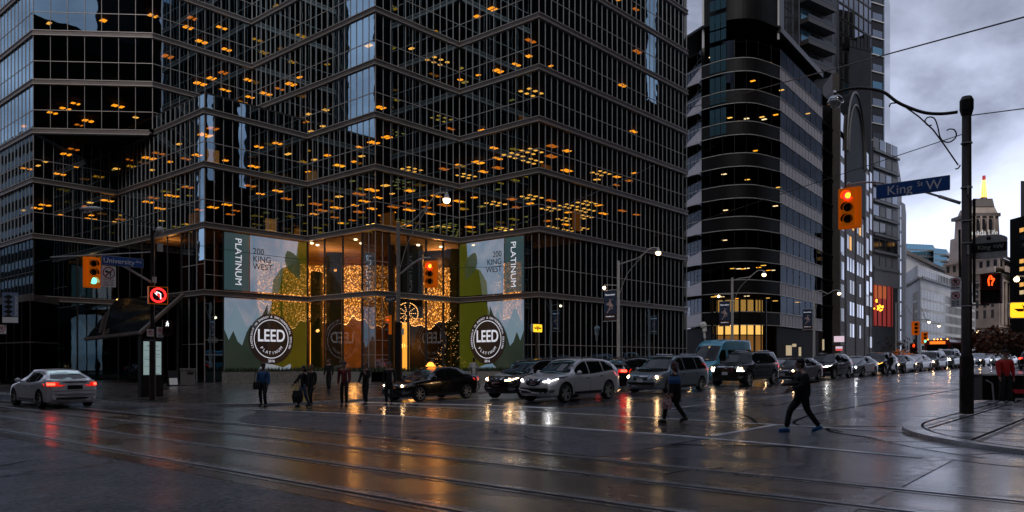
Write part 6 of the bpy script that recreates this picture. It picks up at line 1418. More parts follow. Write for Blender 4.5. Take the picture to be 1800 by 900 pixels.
    for k in range(7): y = -.12 + k * .04; patch('', [(y - .013, zp + .03), (y + .008, zp + .03)], [(y - .013, zp - .03), (y + .008, zp - .03)], 'F', .033, None, nx=1, ny=1, mb=tt_)
    for sg in (-1, 1):
        a, b = sg * hw * .50, sg * hw * .90
        if kind == 'suv': T = [(sg * hw * .50, zc + .02), (sg * hw * .72, zc + .11), (sg * hw * .95, zc + .17)]; B_ = [(sg * hw * .48, zc - .03), (sg * hw * .72, zc - .02), (sg * hw * .95, zc + .10)]
        elif kind == 'sedan': T = [(sg * hw * .46, zc + .06), (sg * hw * .7, zc + .10), (sg * hw * .96, zc + .14)]; B_ = [(sg * hw * .46, zc - .03), (sg * hw * .7, zc - .04), (sg * hw * .96, zc + .03)]
        elif kind == 'minivan': T = [(sg * hw * .52, zc + .08), (sg * hw * .95, zc + .12)]; B_ = [(sg * hw * .50, zc - .08), (sg * hw * .95, zc - .05)]
        elif kind == 'bigsuv': T = [(sg * hw * .62, zc + .15), (sg * hw * .96, zc + .15)]; B_ = [(sg * hw * .62, zc - .13), (sg * hw * .96, zc - .11)]
        else: T = [(sg * hw * .60, zc + .16), (sg * hw * .93, zc + .30)]; B_ = [(sg * hw * .58, zc - .06), (sg * hw * .93, zc - .02)]
        h_ = patch('headlight', T, B_, 'F', .010, 'lamp_dull', nx=8, ny=4)
        if heads:
            yc = sg * hw * {'suv': .66, 'sedan': .66, 'minivan': .72, 'bigsuv': .79, 'van': .74}[kind]; zh = zc + {'suv': .02, 'sedan': .035, 'minivan': .02, 'bigsuv': .01, 'van': .06}[kind]; rr = {'bigsuv': .075, 'minivan': .075}.get(kind, .052)
            p = proj(yc, zh, 'F', .018); l_ = MB(); l_.ball(p, rr, 10, sc3=(.35, 1, 1)); l_.build('bulb', heads, h_, local=True, smooth=True)
            if kind == 'suv':
                q = MB(); patch('', [(sg * hw * .50, zc - .005), (sg * hw * .72, zc + .012), (sg * hw * .9, zc + .10)], [(sg * hw * .49, zc - .03), (sg * hw * .72, zc - .015), (sg * hw * .9, zc + .082)], 'F', .02, None, nx=8, ny=1, mb=q); q.build('running_light', 'drl', h_, local=True)
            if kind == 'bigsuv':
                q = MB()
                for T2, B2 in (([(sg * hw * .64, zc + .12), (sg * hw * .68, zc + .12)], [(sg * hw * .64, zc - .10), (sg * hw * .68, zc - .10)]), ([(sg * hw * .68, zc - .075), (sg * hw * .9, zc - .075)], [(sg * hw * .68, zc - .10), (sg * hw * .9, zc - .10)])): patch('', T2, B2, 'F', .02, None, nx=2, ny=2, mb=q)
                q.build('running_light', 'drl', h_, local=True)
        fz = lo + .06; patch('fog_light', [(sg * hw * .70, fz + .05), (sg * hw * .88, fz + .05)], [(sg * hw * .70, fz - .05), (sg * hw * .84, fz - .05)], 'F', .012, 'lamp_dull', nx=3, ny=2)
        # tail
        zt_ = {'suv': 1.02, 'sedan': .90, 'minivan': 1.10, 'bigsuv': 1.15, 'van': 1.2}[kind]; th = {'sedan': .075, 'suv': .09}.get(kind, .2)
        tl = patch('tail_light', [(sg * hw * (.58 if kind in ('sedan', 'suv') else .80), zt_ + th), (sg * hw * .97, zt_ + th)], [(sg * hw * (.58 if kind in ('sedan', 'suv') else .80), zt_ - th * .7), (sg * hw * .97, zt_ - th)], 'B', .01, 'tail_red', nx=6, ny=3)
        sd_ = MB(); patch('', [(X(.95), zt_ + th), (X(.995), zt_ + th)], [(X(.965), zt_ - th), (X(.99), zt_ - th)], 'L' if sg < 0 else 'R', .01, None, nx=3, ny=3, mb=sd_); sd_.build('lens_side', 'tail_red', tl, local=True)
        if tails:
            q = MB(); patch('', [(sg * hw * .72, zt_ + th * .6), (sg * hw * .93, zt_ + th * .6)], [(sg * hw * .72, zt_ - th * .5), (sg * hw * .93, zt_ - th * .6)], 'B', .018, None, nx=4, ny=2, mb=q); q.build('bulb', 'tail_on', tl, local=True)
    patch('rear_plate', [(-.26, .86), (.26, .86)], [(-.26, .72), (.26, .72)], 'B', .012, 'trim_black' if kind == 'sedan' else 'plate_white', nx=3, ny=1)
    if kind == 'sedan':
        patch('boot_trim', [(-.42, .985), (.42, .985)], [(-.42, .955), (.42, .955)], 'B', .014, 'chrome', nx=6, ny=1)
        q = MB(); patch('', [(-hw * .62, 1.0), (hw * .62, 1.0)], [(-hw * .62, .99), (hw * .62, .99)], 'B', .006, None, nx=8, ny=1, mb=q); patch('', [(-hw * .8, .66), (hw * .8, .66)], [(-hw * .8, .648), (hw * .8, .648)], 'B', .006, None, nx=8, ny=1, mb=q); q.build('boot_seam', 'trim_black', t, local=True)
    patch('rear_valance', [(-hw * .7, s['sill'] + .22), (hw * .7, s['sill'] + .22)], [(-hw * .7, s['sill'] + .14), (hw * .7, s['sill'] + .14)], 'B', .006, 'trim_black', nx=6, ny=1)
    if kind in ('bigsuv', 'suv', 'minivan'):
        for sg in (-1, 1):
            rl = MB(); rl.tube([(X(.48), sg * hw * .64, H_ - .03), (X(.50), sg * hw * .64, H_ + .03), (X(.8), sg * hw * .64, H_ + .01), (X(.84), sg * hw * .62, H_ - .07)], .018, 6); rl.build('roof_rail', 'trim_black' if kind == 'suv' else 'chrome', t, local=True)
    # wheels
    for x in xw:
        for sg in (-1, 1):
            y = sg * (hw - .115); wv = MB(); prof = [(-.105, r - .085), (-.11, r - .05), (-.095, r - .015), (-.06, r), (.06, r), (.095, r - .015), (.11, r - .05), (.105, r - .085)]
            for i in range(len(prof)):
                pass
            n = 32; vs = [(x + rr * math.cos(2 * math.pi * j / n), y + dy, r + rr * math.sin(2 * math.pi * j / n)) for dy, rr in prof for j in range(n)]
            wv.add(vs, [(i * n + j, i * n + (j + 1) % n, (i + 1) * n + (j + 1) % n, (i + 1) * n + j) for i in range(len(prof) - 1) for j in range(n)])
            wh = wv.build('wheel', 'rubber', t, local=True, smooth=True); rm = MB(); ri = r - .08
            rm.tube([(x, y - sg * .1, r), (x, y + sg * .02, r)], ri + .002, 28, mi=1); fy = y + sg * .088
            for a, b, c in ((ri + .004, ri - .022, 0),):
                vs = [(x + q * math.cos(2 * math.pi * j / 28), fy + (0 if q > ri - .01 else -sg * .01), r + q * math.sin(2 * math.pi * j / 28)) for q in (a, b) for j in range(28)]; rm.add(vs, [(j, (j + 1) % 28, 28 + (j + 1) % 28, 28 + j) for j in range(28)], 0)
                vs = [(x + q * math.cos(2 * math.pi * j / 28), yy, r + q * math.sin(2 * math.pi * j / 28)) for q, yy in ((b, fy - sg * .01), (b, y + sg * .02)) for j in range(28)]; rm.add(vs, [(j, (j + 1) % 28, 28 + (j + 1) % 28, 28 + j) for j in range(28)], 1)
            ns = 10 if kind in ('suv', 'bigsuv') else 7
            for k in range(ns):
                a = 2 * math.pi * k / ns + .2 * (k % 2) * (1 if ns == 10 else 0); w0, w1 = .028, .02; ca, sa = math.cos(a), math.sin(a)
                def pt(rad, wd, dy): return (x + ca * rad - sa * wd, fy + dy, r + sa * rad + ca * wd)
                rm.add([pt(.03, -w0, -sg * .03), pt(.03, w0, -sg * .03), pt(ri - .01, w1, -sg * .012), pt(ri - .01, -w1, -sg * .012), pt(.03, -w0, -sg * .06), pt(.03, w0, -sg * .06), pt(ri - .01, w1, -sg * .05), pt(ri - .01, -w1, -sg * .05)], [(0, 1, 2, 3), (0, 3, 7, 4), (1, 5, 6, 2)], 0)
            rm.tube([(x, fy - sg * .06, r), (x, fy - sg * .022, r)], .06, 12, mi=0)
            rm.build('rim', ['rim_metal', 'wheel_arch'], wh, local=True)
    return t
def place(t, u, v, rz=0, dz=0):
    # sit on the road, following its slope
    L = 1.4; d = Vector((math.cos(rz), math.sin(rz))); za, zb = gz(u + d.x * L, v + d.y * L), gz(u - d.x * L, v - d.y * L)
    t.location = (u, v, (za + zb) / 2 + dz + .004); t.rotation_euler = (0, -math.atan2(za - zb, 2 * L), rz)
def recolour(t, old, new):
    for o in t.children:
        for i, sl in enumerate(o.material_slots):
            if sl.material and sl.material.name == old: sl.link = 'OBJECT'; sl.material = MATS[new]
GQ = 'cars waiting in the avenue queue'
suv = make_car('suv', 'parked_suv', 'silver crossover with bright slanted headlights at the front of the middle queue', 'car', 'paint_silver', 'head_white', group=GQ); suv.name = 'crossover_car'; place(suv, 25.2, 19.0)
sedan = make_car('sedan', 'sedan_car', 'black taxi sedan with orange roof sign first in the kerb lane', 'taxi', 'paint_black', 'head_warm', group=GQ); place(sedan, 23.9, 25.75)
m = MB(); m.M = Matrix.Translation((-.05, 0, 1.47)); m.box((-.08, -.22, 0), (.08, .22, .05)); m.ball((0, 0, .05), .2, 12, z0=0, sc3=(.45, 1.1, .75)); m.build('roof_sign', 'taxi_lit', sedan, local=True, smooth=True)
mv = make_car('minivan', 'minivan', 'silver grey minivan with warm headlights behind the silver crossover', 'minivan', 'paint_bluegrey', 'head_warm', group=GQ); place(mv, 32.9, 19.0)
bs_ = make_car('bigsuv', 'large_suv', 'large boxy black utility vehicle with chrome bar grille before the blue van', 'car', 'paint_black', 'head_warm', group=GQ); place(bs_, 41.5, 19.05)
vn = make_car('van', 'delivery_van', 'tall blue delivery van behind the large black utility vehicle', 'van', 'paint_blue', 'head_warm', group=GQ); place(vn, 45.6, 22.6)
def dupcar(src, label, u, v, rz=0, old='paint_black', new=None, cat='car', heads=None, group=GQ, hold='head_warm', tail=False):
    c = copy_tree(src); setp(c, label, cat, group); place(c, u, v, rz)
    for k in list(c.children):
        if k.name.startswith('roof_sign'): 
            bpy.data.objects.remove(k)
    if new: recolour(c, old, new)
    for k in c.children:
        for b in k.children:
            for sl in b.material_slots:
                if heads and sl.material and sl.material.name in ('head_warm', 'head_white', 'drl'): sl.link = 'OBJECT'; sl.material = MATS[heads]
    return c
dupcar(suv, 'black crossover with warm headlights between the taxi and silver crossover', 26.9, 22.45, 0, 'paint_silver', 'paint_black', heads='head_warm')
dupcar(sedan, 'dark sedan with dipped amber headlamps just behind the large black utility vehicle', 48.9, 19.05, 0, 'paint_black', 'paint_graphite')
tl_ = make_car('suv', 'hatchback_car', 'black hatchback seen from behind with red tail lamps beyond the silver crossover', 'car', 'paint_black', None, tails=True, group=GQ); place(tl_, 35.4, 22.5, math.pi)
dupcar(suv, 'dark crossover roof showing behind the silver grey minivan', 42.0, 25.8, 0, 'paint_silver', 'paint_graphite', heads='head_warm')
dupcar(sedan, 'blue grey sedan half hidden behind the dark sedan', 55.5, 22.4, 0, 'paint_black', 'paint_bluegrey')
dupcar(suv, 'black crossover with white headlights third behind the blue van', 54.3, 19.0, 0, 'paint_silver', 'paint_black')
dupcar(sedan, 'silver sedan with white headlights following the black crossover', 60.2, 19.0, 0, 'paint_black', 'paint_grey', heads='head_white')
dupcar(suv, 'black crossover with amber headlights following the silver sedan', 65.4, 19.05, 0, 'paint_silver', 'paint_black', heads='amber_lamp')
dupcar(sedan, 'dark grey sedan behind the small distant pedestrian', 70.6, 19.0, 0, 'paint_black', 'paint_graphite')
dupcar(sedan, 'pale silver sedan right of the small distant pedestrian', 75.8, 19.0, 0, 'paint_black', 'paint_silver')
dupcar(mv, 'pale minivan near the orange shrub tree', 81.2, 19.0, 0, 'paint_bluegrey', 'paint_grey')
dupcar(bs_, 'grey utility vehicle with flaring warm headlights before the bus', 87.0, 19.0, 0, 'paint_black', 'paint_grey')
dupcar(sedan, 'small blue white lit sedan beside the bus', 93.2, 18.9, 0, 'paint_black', 'paint_bluegrey', heads='head_white')
for i, (u, lab, nw, hd) in enumerate(((101.5, 'tiny sedan just past the near pole in the distant traffic', 'paint_grey', 'head_warm'), (107.5, 'tiny white sedan second past the near pole', 'paint_silver', 'head_white'), (113.3, 'tiny sedan third past the near pole with bright headlights', 'paint_grey', 'head_warm'), (119, 'tiny sedan with flaring lights beside the red jacketed man', 'paint_graphite', 'head_warm'))):
    dupcar(sedan, lab, u, 18.9, 0, 'paint_black', nw, heads=hd)
tx = dupcar(sedan, 'tiny distant taxi with yellow roof light beyond the near pole', 104, 22.3, 0, 'paint_black', 'paint_graphite', cat='taxi'); m = MB(); m.box((-.1, -.5, 1.45), (.1, .5, 1.75)); m.build('roof_sign', 'ttc_lit', tx, local=True)
dupcar(suv, 'dark crossover in the second lane behind the silver sedan', 63.2, 22.4, 0, 'paint_silver', 'paint_graphite', heads='head_warm'); dupcar(sedan, 'grey sedan in the second lane near the distant pedestrian', 69.5, 22.4, 0, 'paint_black', 'paint_grey')
dupcar(suv, 'silver crossover in the second lane behind the pale sedan', 76, 22.4, 0, 'paint_silver', 'paint_grey', heads='head_warm'); dupcar(sedan, 'black sedan in the second lane ahead of the bus', 84, 22.4, 0)
o_ = dupcar(tl_, 'black car driving away with red tail lamps near the red jacketed man', 84, 11.2, math.pi)
cor = make_car('sedan', 'sedan_car', 'pale silver sedan with red tail lamps crossing on the tram street', 'car', 'paint_whitecar', None, tails=True); place(cor, 11.15, 33.7, R(-90))
# bus
def make_bus():
    t = bpy.data.objects.new('city_bus', None); C.objects.link(t); ORG[t.name] = Vector((0, 0, 0)); setp(t, 'red and black city bus with amber roof lamps among the distant traffic', 'bus')
    m = MB(); prof = [(-1.27, .35), (-1.3, 1.2), (-1.27, 2.8), (-1.1, 3.1), (1.1, 3.1), (1.27, 2.8), (1.3, 1.2), (1.27, .35)]; k = len(prof)
    xs = [(-6.0, .93), (-5.85, 1), (5.9, 1), (6.0, .96)]; m.add([(x, y * s_, .35 + (z - .35) * (.985 if s_ < 1 else 1)) for x, s_ in xs for y, z in prof], [tuple(range(k))] + [(i * k + j, i * k + (j + 1) % k, (i + 1) * k + (j + 1) % k, (i + 1) * k + j) for i in range(3) for j in range(k)] + [tuple(range(3 * k, 4 * k))[::-1]])
    m.build('body', mat('bus_red', (.25, .015, .012), .35, coat=.4), t, local=True)
    def bx(nm, a, b, m_): q = MB(); q.box(a, b); return q.build(nm, m_, t, local=True)
    bx('windshield', (-6.04, -1.1, 1.2), (-5.98, 1.1, 2.5), 'car_glass'); bx('destination_sign', (-6.05, -.8, 2.58), (-5.99, .8, 2.9), emat('sign_orange', (1, .22, .02), .5))
    for sg in (-1, 1):
        for k_ in range(7): bx('side_window', (-5.4 + k_ * 1.6, sg * 1.31 - .01, 1.5), (-4.0 + k_ * 1.6, sg * 1.31 + .01, 2.6), 'car_glass')
        h_ = bx('headlight', (-6.06, sg * .95 - .18, .75), (-5.98, sg * .95 + .18, 1.0), 'lamp_dull'); q = MB(); q.ball((-6.08, sg * .95, .87), .11, 8); q.build('bulb', 'head_warm', h_, local=True)
        for x in (-3.6, 3.2): q = MB(); q.tube([(x, sg * 1.05, .5), (x, sg * 1.32, .5)], .5, 20); q.build('wheel', 'rubber', t, local=True)
        bx('mirror', (-6.35, sg * 1.45 - .1, 1.9), (-6.2, sg * 1.45 + .1, 2.4), 'trim_black')
    for y in (-1.0, -.35, 0, .35, 1.0): q = MB(); q.ball((-5.95, y, 3.12), .07, 6); q.build('marker_light', 'amber_lamp' , t, local=True)
    bx('roof_unit', (-2, -.9, 3.1), (3, .9, 3.35), 'galv'); bx('skirt', (-5.9, -1.32, .35), (5.9, 1.32, .6), 'trim_black'); return t
bus = make_bus(); place(bus, 105.5, 22.6)
# ================================================================== PEOPLE
mat('skin', (.38, .22, .16), .55); mat('skin_dark', (.16, .09, .065), .55); mat('hair_dark', (.012, .009, .008), .5); mat('hair_red', (.12, .035, .015), .5); mat('eye', (.01, .01, .01), .2)
mat('cloth_black', (.010, .010, .012), .8); mat('cloth_navy', (.015, .02, .04), .8); mat('cloth_grey', (.06, .06, .065), .8); mat('jacket_blue', (.02, .10, .26), .65, emit=None); mat('jacket_red', (.50, .014, .014), .7); mat('jeans', (.05, .09, .16), .8); mat('cloth_white', (.45, .45, .47), .75); mat('plaid', (.16, .015, .018), .75, noise=.9, nscale=14)
mat('shoe_black', (.01, .01, .01), .5); mat('shoe_blue', (.015, .14, .36), .5); mat('bag_blue', (.03, .12, .32), .5); mat('bag_print', (.5, .3, .3), .6, noise=.9, nscale=25); mat('shoe_white', (.5, .5, .5), .5)
def skin_mesh(chains, sub=1):
    """chains: list of (points, radii, parent index or None, vertex in parent) -> mesh grown with the Skin modifier"""
    bm = bmesh.new(); lay = bm.verts.layers.skin.verify(); vs = []; first = True
    for pts, rad, par in chains:
        cur = []; prev = None
        for i, (p, r) in enumerate(zip(pts, rad)):
            if i == 0 and par is not None: v = vs[par[0]][par[1]]
            else:
                v = bm.verts.new(p); v[lay].radius = (r, r) if not isinstance(r, tuple) else r
                if first: v[lay].use_root = True; first = False
                if prev is not None: bm.edges.new((prev, v))
            if i == 0 and par is not None: prev = v; cur.append(v); continue
            if prev is None: pass
            prev = v; cur.append(v)
        vs.append(cur)
    me = bpy.data.meshes.new('t'); bm.to_mesh(me); bm.free(); o = bpy.data.objects.new('t', me); C.objects.link(o)
    md = o.modifiers.new('s', 'SKIN'); md.use_smooth_shade = True; md.branch_smoothing = .6
    if sub: ms = o.modifiers.new('u', 'SUBSURF'); ms.levels = sub; ms.render_levels = sub
    dg = bpy.context.evaluated_depsgraph_get(); out_ = bpy.data.meshes.new_from_object(o.evaluated_get(dg)); bpy.data.objects.remove(o); return out_
def join_into(mb, me, mi=0):
    n = len(mb.v); mb.v += [v.co.copy() for v in me.vertices]; mb.f += [[n + i for i in p.vertices] for p in me.polygons]; mb.m += [mi] * len(me.polygons); bpy.data.meshes.remove(me)
def person(label, loc, yaw, h=1.75, stride=0., lead=1, top='cloth_black', legs='cloth_black', shoe='shoe_black', hair='hair_dark', skin='skin', female=False, coat=0., arms=(0, 0), bend=(.25, .25), lean=0., hat=None, spread=0., longhair=False, hood=False, thick=1., fingers=True, look=0.):
    s = h / 1.75; t = bpy.data.objects.new('person', None); C.objects.link(t); ORG[t.name] = Vector((0, 0, 0)); t.location = loc; t.rotation_euler = (0, 0, yaw); t.scale = (s, s, s); setp(t, label, 'person')
    hw_ = .085 if female else .09; sh = .165 if female else .19
    drop = .0 if stride == 0 else .06 * abs(stride) / .4
    pel = Vector((0, 0, .94 - drop)); che = Vector((lean * .5, 0, 1.25 - drop)); nk = Vector((lean, 0, 1.46 - drop)); hd = Vector((lean + .02 + lean * .25, 0, 1.62 - drop))
    J = {}
    for sg in (1, -1):
        f = stride * (1 if sg == lead else -1); hip = pel + Vector((0, sg * hw_, -.03))
        ank = Vector((f, sg * (hw_ + spread), .09 + (.05 if f < -.1 else .0))); kn = (hip + ank) / 2 + Vector((.05 + .05 * (abs(f) > .1), 0, .01))
        toe = ank + Vector((.15, sg * .02, -.045 if f > -.1 else -.075)); J['leg', sg] = (hip, kn, ank, toe)
        shd = nk + Vector((-.01, sg * sh, -.06)); a = arms[0 if sg == 1 else 1]; b = bend[0 if sg == 1 else 1]
        el = shd + Vector((math.sin(a) * .29, sg * .045, -math.cos(a) * .29)); wr = el + Vector((math.sin(a + b) * .25, -sg * .0, -math.cos(a + b) * .25)); J['arm', sg] = (shd, el, wr, a + b)
    T = thick; mb = MB()
    ch = [([pel, che, nk - Vector((0, 0, .04)), nk + Vector((.005, 0, .03)), hd - Vector((.01, 0, .06))], [(.10, .075), (.115, .085), (.06, .06), .05, .055], None)]
    for sg in (1, -1):
        hip, kn, ank, toe = J['leg', sg]; ch.append(([pel, hip, kn, ank], [.1, .075, .05, .038], (0, 0)))
        shd, el, wr, a = J['arm', sg]; ch.append(([nk, shd, el, wr], [.07, .055, .042, .028], (0, 2)))
    join_into(mb, skin_mesh(ch))
    # head with face
    n = 20; k = 14; vs = []; fs = []; hx, hz = hd.x, hd.z
    for i in range(k + 1):
        ph = -math.pi / 2 + math.pi * i / k
        for j in range(n):
            th = 2 * math.pi * j / n; x = math.cos(ph) * math.cos(th); y = math.cos(ph) * math.sin(th); z = math.sin(ph)
            rx, ry, rz = .098, .076, .125
            if z < 0: ry *= 1 + .28 * z; rx *= 1 + .10 * z
            px = x * rx; 
            if x > 0: px += .022 * math.exp(-((y) / .16) ** 2 - ((z + .12) / .17) ** 2); px -= .009 * math.exp(-((abs(y) - .38) / .2) ** 2 - ((z - .06) / .14) ** 2); px += .007 * math.exp(-(y / .35) ** 2 - ((z + .48) / .09) ** 2) + .008 * math.exp(-(y / .4) ** 2 - ((z + .82) / .14) ** 2)
            vs.append((px, y * ry, z * rz))
    for i in range(k):
        for j in range(n): fs.append((i * n + j, i * n + (j + 1) % n, (i + 1) * n + (j + 1) % n, (i + 1) * n + j))
    rot = Matrix.Rotation(look, 4, 'Z'); mb.M = Matrix.Translation(hd) @ rot; mb.add(vs, fs)
    for sg in (1, -1): mb.ball((-.005, sg * .078, -.01), .028, 8, sc3=(.6, .35, 1)); mb.ball((.080, sg * .030, .010), .011, 8, mi=1)
    mb.add([(.098, -.024, -.062), (.098, .024, -.062), (.095, .0, -.073)], [(0, 1, 2)], 2)
    mb.M = None
    # hands
    for sg in (1, -1):
        shd, el, wr, a = J['arm', sg]; d = (wr - el).normalized(); sd = Vector((math.cos(a), 0, math.sin(a))); ax = Vector((0, sg, 0))
        palm = wr + d * .045
        mb.M = Matrix.Translation(palm) @ Matrix(((sd.x, ax.x, d.x, 0), (sd.y, ax.y, d.y, 0), (sd.z, ax.z, d.z, 0), (0, 0, 0, 1))); mb.ball((0, 0, 0), .05, 10, sc3=(.85, .38, 1.05))
        if fingers:
            for q, (ox, ln) in enumerate(((-.030, .055), (-.010, .07), (.010, .075), (.030, .068))): mb.tube([(ox, 0, .03), (ox, -.005, .03 + ln * .6), (ox, -.02, .03 + ln)], [.0095, .009, .007], 6)
            mb.tube([(.035, 0, -.01), (.055, -.012, .02), (.058, -.02, .045)], [.011, .010, .008], 6)
        mb.M = None
    body = mb.build('body', [skin, 'eye', mat('lips', (.25, .09, .08), .5)], t, local=True, smooth=True)
    # trousers
    cm = MB(); ch = [([pel + Vector((0, 0, .14)), pel - Vector((0, 0, .05))], [(.145 * T, .115 * T), (.13 * T, .11 * T)], None)]
    for sg in (1, -1): hip, kn, ank, toe = J['leg', sg]; ch.append(([pel, hip - Vector((0, 0, .03)), kn, ank + Vector((0, 0, .0))], [.1, .10 * T, .075, .062], (0, 1)))
    join_into(cm, skin_mesh(ch)); cm.build('trousers', legs, t, local=True, smooth=True)
    # top
    cm = MB(); bot = pel + Vector((0, 0, -.09 - coat)); ch = [([bot, pel + Vector((0, 0, .14)), che, nk - Vector((0, 0, .05)), nk + Vector((0, 0, .01))], [(.165 * T, .135 * T + coat * .1), (.155 * T, .125 * T), (.18 * T, .135 * T), (.12 * T, .10), .066], None)]
    for sg in (1, -1): shd, el, wr, a = J['arm', sg]; ch.append(([nk, shd, el, wr - (wr - el).normalized() * .0], [.07, .078 * T, .062 * T, .046], (0, 3)))
    join_into(cm, skin_mesh(ch))
    if hood: cm.M = Matrix.Translation(hd); cm.ball((-.03, 0, .0), .135, 14, sc3=(.95, .9, 1.12)); cm.M = None
    jk = cm.build('jacket', top, t, local=True, smooth=True)
    for sg in (1, -1):
        hip, kn, ank, toe = J['leg', sg]; c = MB(); d = (toe - ank); d.z = -.0; p = ank + Vector((.05, 0, -.045)); pitch = .0 if ank.z < .1 else .35
        c.M = Matrix.Translation(p) @ Matrix.Rotation(pitch, 4, 'Y'); c.ball((0, 0, 0), .135, 12, sc3=(1, .36, .36)); c.box((-.12, -.045, -.048), (.14, .045, -.03)); c.build('shoe', shoe, t, local=True, smooth=True)
    c = MB(); c.M = Matrix.Translation(hd) @ rot; 
    if hat: c.ball((-.008, 0, .035), .112, 16, z0=.0, sc3=(.98, .82, .95)); c.tube([(-.008, 0, .025), (-.008, 0, .05)], .1, 16) if hat == 'beanie' else c.box((.05, -.06, .035), (.17, .06, .048))
    if hat: c.build('hat', 'cloth_black' if hat == 'cap' else 'cloth_grey', t, local=True, smooth=True)
    elif not hood:
        c.ball((-.016, 0, .022), .118, 16, sc3=(.90, .74, 1.0), z0=-.1)
        c.ball((-.045, 0, -.01), .1, 14, sc3=(.75, .85, 1.1))
        if longhair: c.ball((-.05, 0, -.06), .12, 14, sc3=(.7, .9, 1.25))
        c.build('hair', hair, t, local=True, smooth=True)
    t['_j'] = 0; del t['_j']
    return t, J
def at(px, py_or_D, off=.0, D=None):
    D = py_or_D; u, v = G(px, D); return u, v
CAMYAW = math.atan2(-1, 0)
def spot(px, D, walk=.0): u, v = G(px, D); 
def ground(u, v):
    z = gz(u, v)
    if (v > ve_l(u) and u > 14.05) or (u > 15.5 and v < ve_r(u)): z += H + .004
    return z + .004
def yaw_img(deg):   # 0 = walks to image right, 90 = away from the camera, 180 = to image left, 270 = towards the camera
    return R(deg) - R(48.71)
def put(px, D, deg, label, **k):
    u, v = G(px, D); z = ground(u, v)
    return person(label, (u, v, z), yaw_img(deg), **k)
put(463, 31.0, 262, 'man in bright blue jacket and dark trousers walking toward the crossing', stride=.12, spread=.06, top='jacket_blue', h=1.77, hat='beanie', thick=1.12, arms=(.1, -.05), skin='skin_dark')
put(534, 30.6, 230, 'woman in black coat and blue jeans pulling a dark wheeled bag', stride=.2, lead=-1, legs='jeans', h=1.66, female=True, longhair=True, arms=(-.1, .6), coat=.05)
put(547, 31.6, 250, 'person in long black coat walking beside the woman with jeans', stride=.15, h=1.68, coat=.25, arms=(.1, -.1), hair='hair_red')
put(578, 42, 255, 'dark dressed person standing back on the plaza carrying a bag', stride=.1, h=1.75, arms=(0, .05))
put(605, 31.0, 265, 'person in red and black plaid shirt with pale cap crossing the street', stride=.10, top='plaid', hat='beanie', h=1.78, arms=(.2, -.1), spread=.03)
put(643, 31.4, 240, 'dark clothed pedestrian with hand raised near the plaid shirt', stride=.08, h=1.73, arms=(.3, .25), bend=(1.9, .3), hair='hair_red')
put(684, 30.8, 265, 'man in dark coat standing before the front of the taxi', stride=.04, h=1.72, coat=.2, spread=.03)
put(402, 62.0, 200, 'dark silhouette of a person inside the amber lit doorway', h=1.75, stride=.0, fingers=False)
put(833, 45, 100, 'person in white hooded coat standing behind the black crossover', h=1.72, top='cloth_white', coat=.2, arms=(.2, .2), bend=(.9, .9))
wm, J = put(1186, 20.7, 172, 'red haired woman in black coat with a bright blue shoulder bag', stride=.30, lead=1, h=1.66, female=True, hair='hair_red', longhair=True, coat=.28, arms=(.05, .15), bend=(.25, .3), thick=1.25)
mn, J = put(1411, 18.0, 178, 'man in black jacket and bright blue shoes striding left over the crossing', stride=.34, lead=-1, h=1.76, shoe='shoe_blue', arms=(.1, -.1), bend=(1.2, 1.2), lean=.04, thick=1.3, coat=.12)
put(1565, 56.5, 195, 'small distant pedestrian in dark clothes crossing before the waiting cars', stride=.33, h=1.72, fingers=False, coat=.1)
rm, J = put(1767, 25.0, 268, 'man in bright red jacket and dark cap standing by the stairwell', stride=.02, spread=.05, top='jacket_red', hat='cap', shoe='shoe_white', h=1.76, thick=1.12, arms=(.0, .05), bend=(.2, .3))
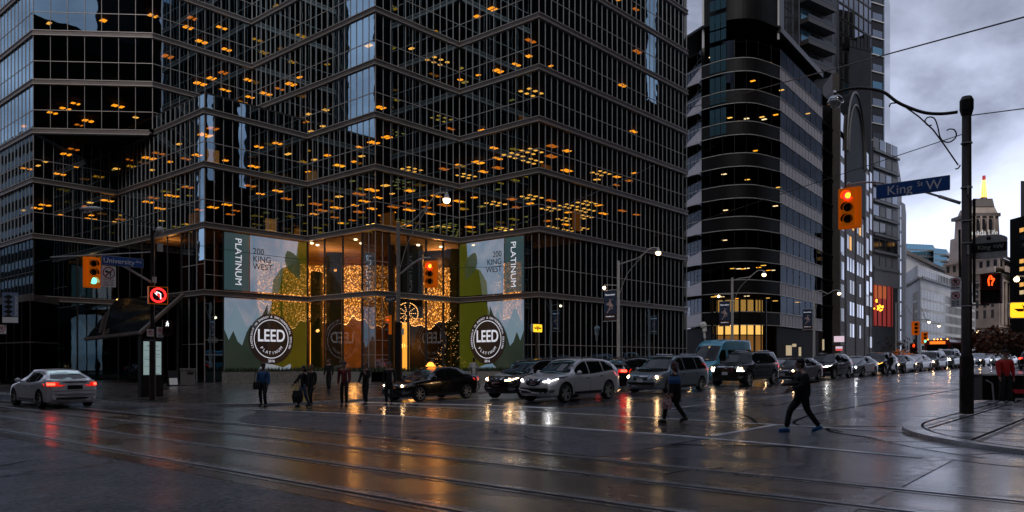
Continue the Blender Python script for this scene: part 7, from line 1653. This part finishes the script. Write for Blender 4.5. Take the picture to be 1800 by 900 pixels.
# what they carry
def bag(label, px, D, py, w_, h, d, m_, cat='bag', strap=None, deg=180, nm='shoulder_bag', wheels=False):
    p = P3(px, py, D); t = bpy.data.objects.new(nm, None); C.objects.link(t); t.location = p; t.rotation_euler = (0, 0, yaw_img(deg)); ORG[t.name] = Vector((0, 0, 0)); setp(t, label, cat)
    m = MB(); m.add([(-w_ / 2 * a, y * b, z) for z, a, b in ((-h / 2, .85, 1), (0, 1.05, 1.15), (h / 2, .9, .55)) for (a, y) in ((a, -d / 2), (-a, -d / 2), (-a, d / 2), (a, d / 2))], [(3, 2, 1, 0), (8, 9, 10, 11)] + [(i * 4 + j, i * 4 + (j + 1) % 4, i * 4 + 4 + (j + 1) % 4, i * 4 + 4 + j) for i in range(2) for j in range(4)])
    m.build('bag_body', m_, t, local=True, smooth=False)
    if strap: m = MB(); m.tube(catmull([(-w_ * .4, 0, h / 2), (-w_ * .15, .02, h / 2 + strap * .7), (0.05, 0.05, h / 2 + strap), (w_ * .25, .02, h / 2 + strap * .7), (w_ * .4, 0, h / 2)], 4), .012, 5); m.build('strap', m_, t, local=True)
    if wheels:
        for x in (-w_ * .3, w_ * .3): m = MB(); m.tube([(x, d / 2, -h / 2), (x, d / 2 + .03, -h / 2)], .04, 10); m.build('wheel', 'rubber', t, local=True)
        m = MB(); m.tube([(-w_ * .2, 0, h / 2), (-w_ * .1, 0, h / 2 + .4), (w_ * .1, 0, h / 2 + .4), (w_ * .2, 0, h / 2)], .012, 5); m.build('handle', 'black_metal', t, local=True)
    return t
bag('bright blue handbag hanging at the side of the red haired woman', 1185, 20.45, 668, .30, .19, .12, 'bag_blue', strap=.42)
bag('bright patterned carrier bag held low by the red haired woman', 1172, 20.5, 710, .24, .26, .12, 'bag_print', strap=.12, nm='carrier_bag')
bag('black wheeled suitcase trailing beside the woman in jeans', 523, 30.5, 697, .36, .46, .22, 'cloth_black', 'suitcase', nm='wheeled_suitcase', wheels=True)
bag('dark shoulder bag at the hip of the man in blue jacket', 452, 30.8, 678, .3, .3, .12, 'cloth_black', strap=.4)
m = MB(); a, b = P3(1372, 677, 17.75), P3(1442, 670, 17.9); m.tube([a, a + (b - a) * .1, a + (b - a) * .4, a + (b - a) * .9, b], [.012, .03, .045, .03, .012], 8); setp(m.build('folded_umbrella', 'cloth_black'), 'black folded umbrella held level by the man with blue shoes', 'umbrella')
